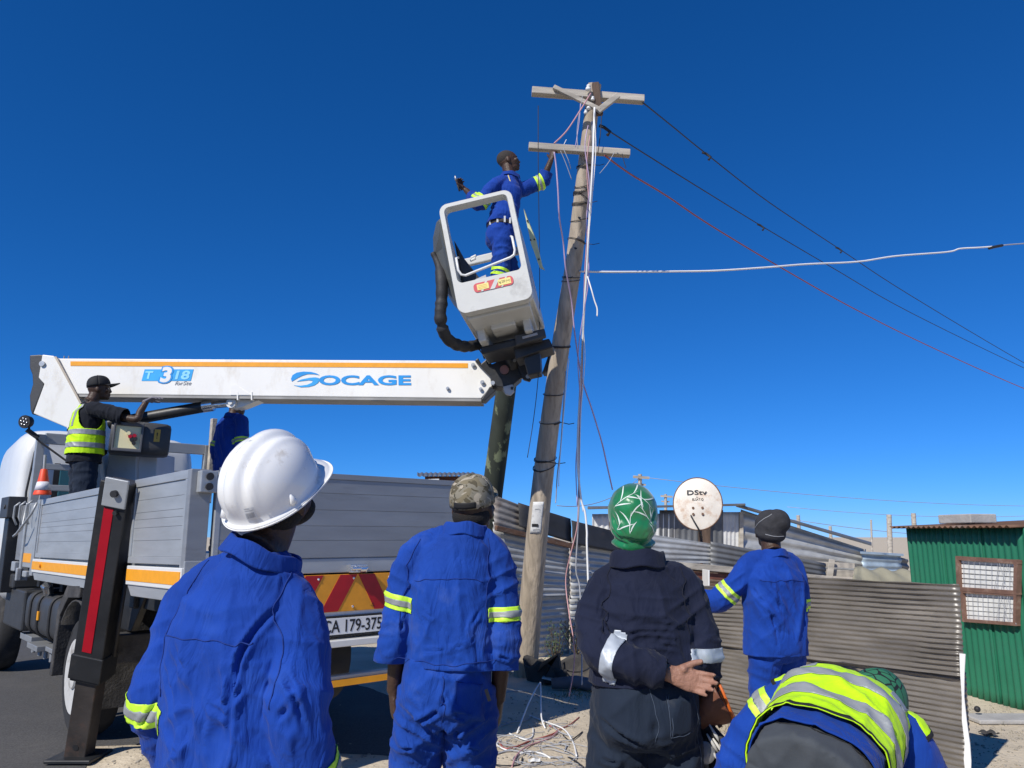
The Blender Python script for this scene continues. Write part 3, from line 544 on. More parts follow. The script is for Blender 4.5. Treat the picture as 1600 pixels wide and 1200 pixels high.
for i, (a, b_, c_) in enumerate((((880, 232, 6.7), (888, 250, 6.7), (892, 264, 6.75)), ((876, 236, 6.7), (884, 255, 6.72), (893, 280, 6.75)), ((960, 238, 6.9), (950, 255, 6.9), (937, 271, 6.9)), ((972, 240, 6.9), (975, 252, 6.9), (978, 262, 6.9)), ((881, 226, 6.7), (883, 222, 6.7), (885, 218, 6.7)), ((907, 162, 7), (905, 190, 7), (899, 230, 7)), ((910, 150, 7), (902, 200, 7), (903, 232, 7)))):
    wire('wire_end', upx([a, b_, c_]), .0035, (m_greyc, m_greyc, m_greyc, m_blackc, m_whitec, m_lilac, m_greyc)[i], ('first loose wire end right of the worker\'s raised hand, hanging below the lower crossarm', 'longer loose wire end slanting from the raised hand towards the pole', 'wire end slanting down left from the right half of the lower crossarm', 'short black wire end at the right tip of the lower crossarm', 'short white wire end standing up on the lower crossarm', 'lilac wire running between the crossarms along the pole', 'grey wire slanting between the crossarms left of the pole')[i], 'wire', 'wire ends on the lower crossarm' if i < 5 else 'thin wires between the crossarms')
tie = MB()
for x in (846, 879, 903, 934, 965, 967):
    pass
fw = 'faint far wires over the roofs'
for i, (a, b_) in enumerate((((870, 790, 30), (1000, 745, 40)), ((1000, 745, 40), (1700, 790, 60)), ((1230, 792, 50), (1700, 800, 60)), ((1240, 812, 40), (1700, 835, 50)))):
    wire('far_wire', span(U(*a), U(*b_), .5), .016, m_greyc, ('faint wire rising to the far pole above the headscarf', 'faint wire from the far pole down to the right edge', 'upper level faint wire right of the beanie', 'lowest faint wire sagging between the far posts')[i], 'overhead wire', fw, sub=1)
# ------------------------------------------------------------------ the aerial platform truck
m_alu = M('brushed_aluminium', (.42, .435, .44), .42, .35, .10, 2.0, .06, 40, dirt=(.34, .345, .34), damt=.42, dscale=3, stretch=(1, 1, 6), dsharp=.3)
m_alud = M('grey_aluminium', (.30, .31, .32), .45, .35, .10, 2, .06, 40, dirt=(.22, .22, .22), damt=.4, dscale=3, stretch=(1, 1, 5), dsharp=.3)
m_tw = M('truck_white', (.74, .74, .71), .35, 0, .04, 4, .03, 30, dirt=(.58, .54, .46), damt=.32, dscale=4, coat=.2, dsharp=.3)
m_boomw = M('boom_white', (.84, .82, .76), .40, 0, .04, 3, .03, 30, dirt=(.60, .53, .42), damt=.40, dscale=4.5, stretch=(1, 1, .45), coat=.2, dsharp=.25)
m_or = M('orange_tape', (.86, .36, .012), .45, 0, .06, 20)
m_or2 = M('orange_reflector', (.80, .33, .02), .4, 0, .1, 14)
m_red = M('red_reflector', (.42, .006, .012), .4, 0, .1, 14)
m_redt = M('red_tape', (.40, .004, .015), .38, 0, .12, 6)
m_bs = M('black_steel', (.022, .023, .025), .45, .1, .25, 6, .12, 30, dirt=(.055, .05, .045), damt=.40, dscale=5, dsharp=.2)
m_bdirt = M('dusty_black_plastic', (.045, .043, .042), .8, 0, .4, 10, .5, 60, dirt=(.12, .11, .10), damt=.55, dscale=7, dsharp=.35)
m_tyre = M('tyre', (.025, .025, .026), .85, 0, .2, 10, .2, 80, dirt=(.09, .08, .07), damt=.45, dscale=5, dsharp=.3)
m_rim = M('painted_rim', (.62, .61, .58), .5, .1, .1, 6, .1, 40, dirt=(.30, .27, .23), damt=.38, dscale=7)
m_blue = M('logo_blue', (.02, .30, .72), .4); m_blue2 = M('logo_light_blue', (.04, .38, .78), .4)
m_gbox = M('grey_box', (.48, .49, .51), .45, .1, .06, 4, .05, 30, dirt=(.36, .36, .36), damt=.35, dscale=5)
m_dgrey = M('dark_grey_plastic', (.045, .046, .048), .5, 0, .12, 6, .1, 60)
m_cream = M('cream_label', (.80, .72, .42), .5, 0, .05, 6)
m_yel = M('yellow_label', (.85, .72, .25), .5, 0, .05, 6)
m_tint = M('tinted_glass', (.05, .16, .20), .06, 0, .1, 3, spec=.9)
m_grp = M('grey_fibreglass', (.60, .60, .56), .5, 0, .05, 5, .06, 40, dirt=(.36, .35, .32), damt=.36, dscale=5, coat=.1, dsharp=.2)
m_grpd = M('dark_fibreglass', (.10, .105, .10), .5, 0, .12, 5, .06, 40)
m_chrome = M('bright_steel', (.75, .75, .75), .25, .9, .05, 5)
m_lens = M('lens', (.85, .86, .9), .15, 0, .1, 30, coat=.5)
trk = thing('lift_truck', 'white and grey lift truck with raised boom and bucket parked on the road', 'truck', T(1.1, 2.4, road_z))
TB = lambda: MB(TM)
# --- load bed: rear corner posts, drop sides, tailgate
def profile_panel(name, label, u, v0, v1, z0a, z0b, z1a, z1b, planks, flip=1):
    """aluminium drop side on plane u: frame with recessed extrusions"""
    pn_ = TB(); t = .05; fw = .045
    za = lambda v: z0a + (z0b - z0a) * (v - v0) / (v1 - v0); zb = lambda v: z1a + (z1b - z1a) * (v - v0) / (v1 - v0)
    def bar(va, zaa, vb, zbb, w): pn_.prism([(u, va, zaa), (u, vb, zbb), (u, vb, zbb + w), (u, va, zaa + w)], (t * flip, 0, 0))
    bar(v0, za(v0), v1, za(v1), fw); bar(v0, zb(v0) - .055, v1, zb(v1) - .055, .055)
    for a, b in ((v0, v0 + .04), (v1 - .04, v1)): pn_.prism([(u, a, za(a) + fw), (u, b, za(b) + fw), (u, b, zb(b) - .055), (u, a, zb(a) - .055)], (t * flip, 0, 0))
    p = pn_.build(name, m_alu, trk, bevel=.003); p['label'] = label
    k = len(planks) - 1
    for i in range(k):
        f0, f1 = planks[i], planks[i + 1]; a, b = v0 + .04, v1 - .04
        zz = lambda v, f: za(v) + fw + (zb(v) - .055 - za(v) - fw) * f
        q = TB(); g_ = .0010
        q.prism([(u + .010 * flip, a, zz(a, f0) + g_), (u + .010 * flip, b, zz(b, f0) + g_), (u + .010 * flip, b, zz(b, f1) - g_), (u + .010 * flip, a, zz(a, f1) - g_)], (.012 * flip, 0, 0))
        q.build('plank', m_alu, p, bevel=.0012)
    bk_ = TB(); bk_.prism([(u + .0135 * flip, v0 + .03, za(v0) + .02), (u + .0135 * flip, v1 - .03, za(v1) + .02), (u + .0135 * flip, v1 - .03, zb(v1) - .02), (u + .0135 * flip, v0 + .03, zb(v0) - .02)], (.015 * flip, 0, 0)); bk_.build('backing', m_alud, p)
    return p
PL = [0, .22, .40, .52, .62, .80, 1]
profile_panel('drop_side', 'rear aluminium drop side by the corner post', 0, .05, 1.10, 1.335, 1.320, 1.895, 1.888, PL)
profile_panel('drop_side', 'long aluminium drop side ahead of the red-taped leg', 0, 1.93, 4.14, 1.318, 1.300, 1.880, 1.855, PL)
profile_panel('drop_side', 'right-hand drop side', 2.25, .05, 4.14, 1.335, 1.300, 1.905, 1.86, PL, -1)
TB().box((0, 0, 1.2), (.125, .06, 1.897)).build('corner_post', m_alud, trk, bevel=.006); TB().box((2.125, 0, 1.2), (2.25, .06, 1.92)).build('corner_post', m_alud, trk, bevel=.006)
lb = TB(); lb.box((.035, -.07, 1.755), (.135, -.002, 1.885)); lo = lb.build('latch_box', m_alu, trk, bevel=.006)
for z in (1.79, 1.85): TB().cyl((.085, -.085, z), (.085, -.068, z), .022, 14).build('bolt', m_black, lo, angle=40, smooth=True)
lb = TB(); lb.box((.155, -.05, 1.835), (.25, -.002, 1.885)); lb.cyl((.22, -.075, 1.862), (.22, -.05, 1.862), .016, 10); lb.build('hinge', m_alud, trk, bevel=.004)
# tailgate: hollow planks one above another
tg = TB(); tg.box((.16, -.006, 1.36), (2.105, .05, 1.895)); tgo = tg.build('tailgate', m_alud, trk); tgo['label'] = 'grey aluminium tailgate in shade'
zt0, zt1 = 1.362, 1.915
edges = [0, .20, .37, .56, .76, .93, 1]
for i in range(len(edges) - 1):
    a, b = zt0 + (zt1 - zt0) * edges[i] + .001, zt0 + (zt1 - zt0) * edges[i + 1] - .001
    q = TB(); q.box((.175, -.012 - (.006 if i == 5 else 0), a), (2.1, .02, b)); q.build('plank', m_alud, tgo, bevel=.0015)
q = TB(); q.box((.155, -.014, 1.362), (.19, .012, 1.86)); q.build('edge_strip', m_alu, tgo, bevel=.004)
# rear beam, chevron board, bumper, plate
rb = TB(); rb.box((0, -.006, 1.262), (2.25, .08, 1.358)); rb.build('rear_beam', m_alu, trk, bevel=.006)
lt = TB(); lt.box((1.07, -.05, 1.262), (1.20, -.008, 1.315)); lt.cyl((1.075, -.06, 1.29), (1.195, -.06, 1.29), .014, 10); lt.box((1.10, -.07, 1.27), (1.115, -.02, 1.31)); lt.cyl((1.14, -.055, 1.285), (1.185, -.055, 1.285), .022, 10)
lt.build('latch', m_chrome, trk, bevel=.003)
ch = TB(); c0, c1, z0, z1 = .30, 1.95, 1.012, 1.252; ch.box((c0, -.012, z0), (c1, -.007, z1)); cho = ch.build('chevron_board', m_or2, trk, bevel=.002)
mid = 1.15; wst, per = .125, .25
def clip_poly(poly, a, b):
    for s_, lim in ((1, a), (-1, -b)):
        out = []
        for i in range(len(poly)):
            p, q = poly[i], poly[(i + 1) % len(poly)]; dp, dq = s_ * p[0] - lim, s_ * q[0] - lim
            if dp >= 0: out.append(p)
            if dp * dq < 0: t = dp / (dp - dq); out.append((p[0] + (q[0] - p[0]) * t, p[1] + (q[1] - p[1]) * t))
        poly = out
        if len(poly) < 3: return []
    return poly
sl = .135
for sgn in (-1, 1):
    for i in range(0, 4):
        x0 = mid + sgn * (.005 + i * per); x1 = x0 + sgn * wst
        poly = [(x0, z1 - .003), (x1, z1 - .003), (x1 + sgn * sl, z0 + .003), (x0 + sgn * sl, z0 + .003)]
        a, b = (c0 + .003, mid) if sgn < 0 else (mid, c1 - .003)
        poly = clip_poly(poly, a, b)
        if len(poly) >= 3: q = TB(); q.prism([(x, -.0145, z) for x, z in poly], (0, .0035, 0)); q.build('stripe', m_red, cho)
for x in (.72, .86, 1.12, 1.40, 1.66):
    for z in (z1 - .028, z0 + .028): q = TB(); q.ell((x, -.015, z), (.009, .004, .009), None, 8, 6); q.build('rivet', m_chrome, cho, True)
text('lettering', 'SP\nCAL', m_ink, cho, T(1.275, -.0145, 1.045), T_R, (0, 0, 1), .022, .03)
bp = TB(); bp.box((.25, -.004, .86), (2.0, .10, 1.030)); bp.box((.25, -.07, .795), (2.0, .10, .838)); bp.box((.25, -.012, 1.02), (2.0, .03, 1.03)); bp.build('bumper', m_tw, trk, bevel=.008)
pt = TB(); pt.box((.86, -.018, .853), (1.385, -.006, .988)); po = pt.build('number_plate', m_ink, trk, bevel=.012)
q = TB(); q.box((.875, -.0205, .868), (1.37, -.017, .973)); q.build('plate_face', m_white, po, bevel=.008)
text('lettering', 'CA 179-375', m_ink, po, T(1.125, -.0212, .921), T_R, (0, 0, 1), .080, .44, .0008, .012)
q = TB(); q.cyl((1.46, -.03, .92), (1.46, -.004, .92), .04, 20); q.build('lamp', m_black, trk, True, angle=40)
ur = TB(); ur.box((.25, -.03, .545), (2.02, .04, .578)); ur.box((.25, -.02, .586), (2.02, .04, .612)); uro = ur.build('underrun_bar', m_alu, trk, bevel=.005)
q = TB(); q.box((.27, -.0345, .5455), (2.0, -.0305, .5865)); q.build('reflective_tape', m_or, uro)
# bed floor and chassis
fl_ = TB(); fl_.box((.05, .07, 1.27), (2.2, 4.95, 1.325)); fl_.build('bed_floor', m_alud, trk, bevel=.004)
cs = TB(); cs.box((.70, .15, .78), (.82, 7.2, .98)); cs.box((1.43, .15, .78), (1.55, 7.2, .98))
for v in (.2, 1.4, 2.6, 3.6, 4.6): cs.box((.15, v, .99), (2.1, v + .1, 1.265))
cs.build('chassis', m_bs, trk, bevel=.006)
sp_ = TB(); sp_.cyl((1.02, .5, .70), (1.23, .5, .70), .33, 28); sp_.build('spare_wheel', m_tyre, trk, True, angle=40)
# side rails: white edge, orange tape, grey skirt (front and rear lengths)
def side_beam(v0, v1, za, zb, cham0, cham1):
    s = TB(); zz = lambda v: za + (zb - za) * (v - v0) / (v1 - v0); d = .17
    s.prism([(-.012, v0, zz(v0)), (-.012, v1, zz(v1)), (-.012, v1, zz(v1) - .125), (-.012, v0, zz(v0) - .125)], (.10, 0, 0)); o = s.build('side_rail', m_tw, trk, bevel=.005)
    q = TB(); q.prism([(-.0155, v0 + .012, zz(v0) - .022), (-.0155, v1 - .012, zz(v1) - .022), (-.0155, v1 - .012, zz(v1) - .098), (-.0155, v0 + .012, zz(v0) - .098)], (.0035, 0, 0)); q.build('reflective_tape', m_or, o)
    q = TB(); q.prism([(.0, v0, zz(v0) - .126), (.0, v1, zz(v1) - .126), (.0, v1 - cham1, zz(v1) - .126 - .07), (.0, v0 + cham0, zz(v0) - .126 - .07)], (.08, 0, 0)); q.build('skirt', m_alu, o, bevel=.004)
side_beam(.0, 1.06, 1.318, 1.305, .0, .10); side_beam(1.90, 4.16, 1.298, 1.285, .05, .12)
q = TB(); q.cyl((-.03, 3.75, 1.235), (-.014, 3.75, 1.235), .022, 16); q.build('side_marker', m_or2, trk, True, angle=40)
# locker section and front bracket, grab handles
TB().box((.0, 4.20, 1.12), (.08, 4.32, 1.86)).build('side_post', m_alu, trk, bevel=.006); TB().box((.0, 4.80, 1.05), (.08, 4.88, 1.84)).build('side_post', m_alu, trk, bevel=.006)
lk = TB(); lk.box((.015, 4.33, 1.19), (.06, 4.79, 1.84)); lo = lk.build('locker_door', m_alu, trk, bevel=.006)
q = TB(); q.box((.011, 4.35, 1.24), (.014, 4.77, 1.33)); q.build('reflective_tape', m_or, lo)
lk = TB(); lk.box((.02, 4.89, 1.25), (.06, 5.25, 1.83)); lk.build('locker_door', m_alud, trk, bevel=.006)
q = TB(); q.box((-.02, 4.38, 1.10), (.03, 4.55, 1.16)); q.box((-.03, 4.95, 1.14), (.02, 5.12, 1.24)); q.box((-.03, 4.78, 1.05), (.02, 4.84, 1.18)); q.build('catch', m_alu, trk, bevel=.01)
q = TB(); q.tube([(-.02, 4.22, 1.83), (-.05, 4.26, 1.72), (-.10, 4.62, 1.52), (-.10, 4.75, 1.50), (-.03, 4.77, 1.58), (-.02, 4.7, 1.84)], .012, 7)
q.build('grab_handle', m_alu, trk, True)
for v in (4.5, 4.85, 5.15): TB().tube([(-.01, v, 1.86), (-.05, v + .03, 1.82), (-.05, v + .05, 1.70), (-.02, v + .02, 1.62)], .011, 6).build('hook', m_alu, trk, True)
q = TB(); q.box((-.10, 5.3, 1.70), (.08, 5.75, 1.93)); q.cyl((-.115, 5.45, 1.82), (-.10, 5.45, 1.82), .025, 12); q.build('stabiliser_bracket', m_dgrey, trk, bevel=.012)
q = TB(); q.box((-.06, 5.4, .9), (.06, 5.65, 1.70)); q.build('front_stabiliser', m_bs, trk, bevel=.008)
# --- wheels, mudguards, tank
def wheel(c, rad, wid, lab):
    """c in truck coordinates, the outer face towards -u"""
    w = TB(); c = Vector(c)
    w.lathe([(0, rad * .60), (.012, rad * .66), (.02, rad * .80), (.005, rad * .86), (.018, rad * .95), (.05, rad), (wid - .05, rad), (wid, rad * .93), (wid, rad * .6)], c, (1, 0, 0), 44); o = w.build('wheel', m_tyre, trk, True, angle=50)
    if lab: o['label'] = lab
    r = TB(); r.lathe([(.03, rad * .64), (-.004, rad * .625), (.0, rad * .59), (.05, rad * .55), (.085, rad * .50), (.06, rad * .30), (.03, rad * .22), (-.02, rad * .20), (-.03, rad * .12), (-.03, .001)], c, (1, 0, 0), 36); ro = r.build('rim', m_rim, o, True, angle=40)
    n_ = TB()
    for k in range(8):
        a = 2 * math.pi * k / 8; n_.cyl(c + Vector((.02, math.cos(a) * rad * .36, math.sin(a) * rad * .36)), c + Vector((.072, math.cos(a) * rad * .36, math.sin(a) * rad * .36)), .017, 6)
    n_.build('wheel_nuts', m_steel, o)
    return o
wheel((.06, 2.45, .405), .455, .25, 'rear left wheel behind the stabiliser leg'); wheel((1.94, 2.45, .405), .455, .25, None); wheel((.08, 6.55, .405), .455, .25, None); wheel((1.92, 6.55, .405), .455, .25, None)
q = TB(); q.cyl((.3, 2.45, .42), (1.95, 2.45, .42), .09, 14); q.ell((1.12, 2.45, .42), (.24, .22, .22)); q.build('axle', m_bs, trk, True, angle=50)
mg = TB(); arc = [(2.45 + .56 * math.cos(a), .43 + .56 * math.sin(a)) for a in np.linspace(R_(20), R_(165), 14)]
vs = [(u, v, z) for v, z in arc for u in (.02, .36)]; mg.add(vs, [(2 * i, 2 * i + 1, 2 * i + 3, 2 * i + 2) for i in range(len(arc) - 1)]); mg.build('mudguard', m_bdirt, trk, True, solid=.012)
q = TB(); q.prism([(.0, 3.02, .35), (.0, 2.97, .90), (.0, 2.72, 1.10), (.0, 2.3, 1.12), (.0, 2.3, 1.02), (.0, 2.66, 1.00), (.0, 2.88, .84), (.0, 2.94, .35)], (.35, 0, 0)); q.build('mudguard_frame', m_bdirt, trk, bevel=.008)
mf = TB(); mf.box((.0, 1.93, .36), (.50, 1.95, 1.0)); mf.build('mud_flap', m_bdirt, trk, bevel=.006)
xb = TB(); xb.box((.08, 1.50, .60), (2.17, 1.72, .80)); xb.box((.1, 1.86, .62), (.56, 1.925, .66)); xb.build('stabiliser_beam', m_bdirt, trk, bevel=.008)
xb = TB(); xb.box((.04, 1.78, .25), (.58, 1.82, .60)); xb.build('mud_flap', m_bdirt, trk, bevel=.006)
q = TB(); q.prism([(.18, 1.1, 1.24), (.18, 1.85, 1.24), (.18, 1.85, .82), (.18, 1.5, .82)], (.05, 0, 0)); q.box((.2, .2, .99), (.26, 1.9, 1.26)); q.build('gusset', m_bs, trk, bevel=.005)
tk = TB(); sec = [(.06 + .25 + .25 * np.sign(math.cos(a)) * abs(math.cos(a)) ** .45, .76 + .20 * np.sign(math.sin(a)) * abs(math.sin(a)) ** .45) for a in np.linspace(0, 2 * math.pi, 28, endpoint=False)]
tk.prism([(u, 3.25, z) for u, z in sec], (0, 1.35, 0)); to = tk.build('fuel_tank', m_dgrey, trk, True, angle=40)
for v in (3.5, 4.0, 4.35):
    s_ = TB(); s_.tube([(.31 + (u - .31) * 1.03, v, .76 + (z - .76) * 1.03) for u, z in sec + sec[:1]], .016, 5); s_.build('strap', m_black, to, True)
q = TB(); q.cyl((.12, 3.95, .96), (.08, 3.85, 1.05), .045, 14); q.tube([(.12, 4.1, .97), (.06, 3.95, 1.03), (.05, 3.75, 1.02)], .02, 8); q.build('filler_cap', m_chrome, to, True, angle=40)
q = TB(); q.box((.045, 3.93, .72), (.056, 3.99, .80)); q.build('label_sticker', m_or, to)
q = TB()
for a, b in (((.1, 3.3, .46), (.5, 3.75, .50)), ((.05, 3.85, .44), (.4, 4.3, .49)), ((.1, 4.4, .46), (.6, 4.95, .52))): q.box(a, b)
for v in (3.35, 3.7, 3.95, 4.2, 4.5): q.cyl((.15, v, .36), (.15, v, .48), .02, 8)
q.build('battery_rack', m_alud, trk, bevel=.005)
q = TB(); q.box((.05, 4.7, .55), (.5, 5.7, .95)); q.box((.02, 5.2, .95), (.5, 5.6, 1.1)); q.build('battery_box', m_dgrey, trk, bevel=.02)
# --- cab seen from behind, headboard frame, work light
cb = TB(); hw = .98; cx = 1.0
def cab_ring(v, zt, s): return [(cx + s * hw * math.copysign(abs(math.cos(a)) ** .25, math.cos(a)), v, 1.75 + s * (zt - 1.75) * math.copysign(abs(math.sin(a)) ** .3, math.sin(a))) for a in np.linspace(0, 2 * math.pi, 40, endpoint=False)]
rings = [cab_ring(5.60, 2.62, .93), cab_ring(5.63, 2.68, .97), cab_ring(5.72, 2.74, 1.0), cab_ring(6.3, 2.80, 1.0), cab_ring(7.0, 2.72, 1.0), cab_ring(7.3, 2.3, .96)]
vs = sum(rings, []); fs = [tuple(range(40))[::-1], tuple(range(200, 240))]
for i in range(5):
    for j in range(40): fs.append((i * 40 + j, i * 40 + (j + 1) % 40, (i + 1) * 40 + (j + 1) % 40, (i + 1) * 40 + j))
cb.add(vs, fs); cbo = cb.build('cab', m_tw, trk, True, angle=50)
for u in (.42, 1.25): q = TB(); q.box((u, 5.585, 1.85), (u + .42, 5.605, 2.28)); q.build('window', m_tint, cbo, bevel=.02)
TB().box((.36, 5.59, 1.78), (.42, 5.61, 2.34)).build('window_seal', m_black, cbo); TB().box((.84, 5.59, 1.78), (.9, 5.61, 2.34)).build('window_seal', m_black, cbo)
q = TB(); q.tube([(.12, 5.55, 1.3), (.10, 5.56, 2.0), (.14, 5.57, 2.45), (.2, 5.6, 2.62)], .012, 6); q.build('seam', m_black, cbo, True)
q = TB(); q.tube([(.6, 5.5, 2.34), (.72, 5.46, 2.40), (.95, 5.46, 2.40), (1.1, 5.5, 2.34)], .035, 8); q.build('hand_grip', m_black, cbo, True)
hb = TB()
for u in (.05, 1.87): hb.box((u, 5.0, 1.3), (u + .08, 5.08, 2.60 if u < 1 else 2.62))
for z, h_ in ((2.50, .12), (2.22, .065), (1.99, .065)): hb.box((.13, 5.005, z), (1.87, 5.06, z + h_))
hb.build('headboard_frame', m_alu, trk, bevel=.006)
q = TB(); q.box((1.9, 4.9, 1.9), (1.96, 4.98, 2.95)); q.build('rack_post', m_woodg, trk, bevel=.004)
q = TB(); q.box((.55, 5.0, 2.62), (1.2, 5.2, 2.68)); q.box((.7, 5.0, 2.68), (1.0, 5.1, 2.71)); q.build('light_bar', m_dgrey, trk, bevel=.01)
lc = U(39, 659, 8.2); ln = Vector((-.15, -1, -.12)).normalized(); q = MB(); q.lathe([(-.09, .03), (-.06, .06), (0, .072), (.012, .070), (.012, .058)], lc, ln, 24); lo = q.build('work_light', m_black, trk, True, angle=40)
q = MB(); q.lathe([(.006, .058), (.010, .055), (.012, .001)], lc, ln, 20); q.build('lens', m_lens, lo, True)
lx = ln.orthogonal().normalized(); ly = ln.cross(lx); q = MB()
for k in range(7): a = k * 2 * math.pi / 6; rr = .036 if k < 6 else 0; q.ell(lc + lx * rr * math.cos(a) + ly * rr * math.sin(a) + ln * .012, (.012, .012, .012), None, 8, 6)
q.build('led', m_chrome, lo, True)
q = MB(); q.tube([lc - ln * .06, lc + Vector((.02, .06, -.1)), lc + Vector((.12, .1, -.2)), lc + Vector((.45, .2, -.45)), lc + Vector((.7, .3, -.6))], .012, 6); q.beam(lc - Vector((0, -.05, .08)), lc + Vector((.1, .1, -.16)), .05, .05); q.build('bracket', m_black, lo)
dr = TB(); dr.lathe([(0, .02), (.02, .16), (.1, .20), (.5, .20), (.58, .16), (.6, .02)], (.55, 4.98 - .32, 1.62), (1, 0, 0), 22); dr.build('clear_drum', M('clear_plastic', (.42, .40, .38), .2, 0, .1, 4, coat=.4), trk, True, angle=60)
# --- stabiliser leg with red tape, in front of the wheel
la, lb_ = U(188, 768, 5.42), U(122, 1197, 5.86); lb_.z = road_z + .01
ld = (lb_ - la).normalized(); lu = (T_R * .25 + Vector((.8, -.25, 0))).normalized(); lu = (lu - ld * lu.dot(ld)).normalized(); lv = ld.cross(lu)
if lv.y > 0: lv = -lv
def leg_box(t0, t1, w, d, oo=0.):
    q = MB(); a, b = lerp(la, lb_, t0), lerp(la, lb_, t1)
    q.add([p + lu * sx * w / 2 + lv * (sz * d / 2 + oo) for p in (a, b) for sx, sz in ((-1, -1), (1, -1), (1, 1), (-1, 1))], [(3, 2, 1, 0), (4, 5, 6, 7), (0, 1, 5, 4), (1, 2, 6, 5), (2, 3, 7, 6), (3, 0, 4, 7)]); return q
so = leg_box(-.04, .70, .215, .17).build('stabiliser_leg', m_bs, trk, bevel=.008)
leg_box(.60, .69, .235, .19).build('collar', m_bs, so, bevel=.006)
leg_box(.66, .995, .155, .12).build('inner_leg', M('rusty_black_steel', (.045, .038, .034), .55, .2, .3, 6, .2, 30, dirt=(.10, .06, .045), damt=.42, dscale=5), so, bevel=.006)
q = MB(); a, b = lerp(la, lb_, .055), lerp(la, lb_, .585); w = .034
q.add([p + lu * s * w - lu * .012 + lv * (.085 + o_) for p in (a, b) for s, o_ in ((-1, .0015), (1, .0015), (1, .004), (-1, .004))], [(3, 2, 1, 0), (4, 5, 6, 7), (0, 1, 5, 4), (1, 2, 6, 5), (2, 3, 7, 6), (3, 0, 4, 7)]); q.build('red_reflective_tape', m_redt, so)
q = MB(); p = lerp(la, lb_, -.005); q.add([p + lu * (sx * .085 + .025) + ld * sz * .10 + lv * (.088 + dd) for dd in (0, .02) for sx, sz in ((-1, -1), (1, -1), (1, 1), (-1, 1))], [(3, 2, 1, 0), (4, 5, 6, 7), (0, 1, 5, 4), (1, 2, 6, 5), (2, 3, 7, 6), (3, 0, 4, 7)]); bo = q.build('bracket', m_alu, so, bevel=.006)
q = MB(); q.cyl(p + lu * .03 + lv * .10, p + lu * .03 + lv * .135, .024, 16); q.cyl(p + lu * .045 + ld * .135 + lv * .09, p + lu * .045 + ld * .135 + lv * .11, .016, 10); q.build('bolt', m_black, so, True, angle=40)
q = MB(); p = lerp(la, lb_, .945); q.cyl(p + lv * .055, p + lv * .063, .022, 14); q.build('pin_hole', m_ink, so)
q = MB(); q.box(lb_ - Vector((.16, .16, 0)), lb_ + Vector((.16, .16, .025))); q.build('foot_plate', m_bs, so, bevel=.006)
q = MB(); q.tube([lerp(la, lb_, .30) + lu * .14, lerp(la, lb_, .60) + lu * .14], .014, 8); q.tube([lerp(la, lb_, .05) + lu * .13, lerp(la, lb_, .2) + lu * .15, lerp(la, lb_, .32) + lu * .13], .012, 6); q.build('hydraulic_line', m_black, so, True)
# --- turret, control box, lift cylinder, boom
bY = 7.72
def px_prism(pts, Y, th, name, mat, parent, bevel=.006, Yb=None):
    q = MB(); q.prism([U(x, y, Y) for x, y in pts], (0, th, 0)); return q.build(name, mat, parent, bevel=bevel)
tu = MB(); A = U(205, 735, 7.95)
q = px_prism([(163, 775), (170, 700), (214, 700), (212, 775)], 7.75, .45, 'turret', m_gbox, trk, .012)
px_prism([(214.5, 775), (216, 702), (246, 708), (243, 775)], 7.80, .42, 'turret_cover', M('light_grey_box', (.58, .59, .62), .45, 0, .05, 4), q, .01)
px_prism([(66, 554), (84, 556), (108, 595), (130, 640), (152, 705), (163, 775), (120, 775), (104, 668), (52, 646), (69, 600), (60, 590)], bY - .03, .46, 'tower_arm', m_boomw, trk, .008)
px_prism([(84.5, 557), (88, 557), (133, 640), (156, 705), (152.5, 705), (130, 641)], bY - .04, .02, 'weld_strip', M('beige_edge', (.50, .43, .34), .6), trk, .002)
eo = px_prism([(46, 555), (62, 554), (80, 557), (72, 576), (64, 590), (69, 602), (50, 648), (47, 640), (46, 618), (51, 600), (50, 585), (46, 575)], bY + .03, .34, 'end_cap', m_dgrey, trk, .01)
q = MB(); p = U(65, 568, bY - .05); q.cyl(p, p + Vector((0, .08, 0)), .028, 16); q.build('pivot_pin', m_steel, eo, True, angle=40)
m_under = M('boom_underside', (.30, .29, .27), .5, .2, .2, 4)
_a, _b = U(78, 590, 7.72), U(769, 590, 7.48); _d = (_b - _a); _d.z = 0; bX = _d.normalized(); bN = Vector((bX.y, -bX.x, 0))     # along the boom; towards the viewer
def bpl(x, y, o=0.):
    """a sight line met with the boom's near side, o metres proud of it"""
    d = _ray(x, y); c = Vector((0, 0, CAM_H)); return c + d * ((_a + bN * o - c).dot(bN) / d.dot(bN))
q = MB(); q.prism([bpl(x, y) for x, y in ((78, 560), (742, 563.5), (766, 588), (769, 603), (752, 622.5), (96, 615.5))], -bN * .32); bo = q.build('boom', m_boomw, trk, bevel=.008)
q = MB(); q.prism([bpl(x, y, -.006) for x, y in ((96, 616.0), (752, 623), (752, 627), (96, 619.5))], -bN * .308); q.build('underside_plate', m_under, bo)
q = MB(); q.prism([bpl(x, y, .004) for x, y in ((110, 564.5), (731, 567.5), (731, 574.8), (110, 571.5))], -bN * .0035); q.build('orange_stripe', m_or, bo)
for x, y, r in ((739.5, 571, .022), (754, 598, .022), (751.5, 608.5, .018), (700, 607.5, .018)):
    p = bpl(x, y); q = MB(); q.cyl(p, p + bN * .025, r, 14); q.cyl(p, p + bN * .034, r * .55, 6); q.build('bolt', m_steel, bo)
q = MB()
for x in (100, 107): p = bpl(x, 560.5, -.05); q.cyl(p, p + Vector((0, 0, .03)), .006, 6)
p = bpl(590, 624, .0); q.box(p - Vector((.07, -.02, .012)), p + Vector((.07, .06, .0))); q.build('lugs', m_under, bo)
up3 = Vector((0, 0, 1))
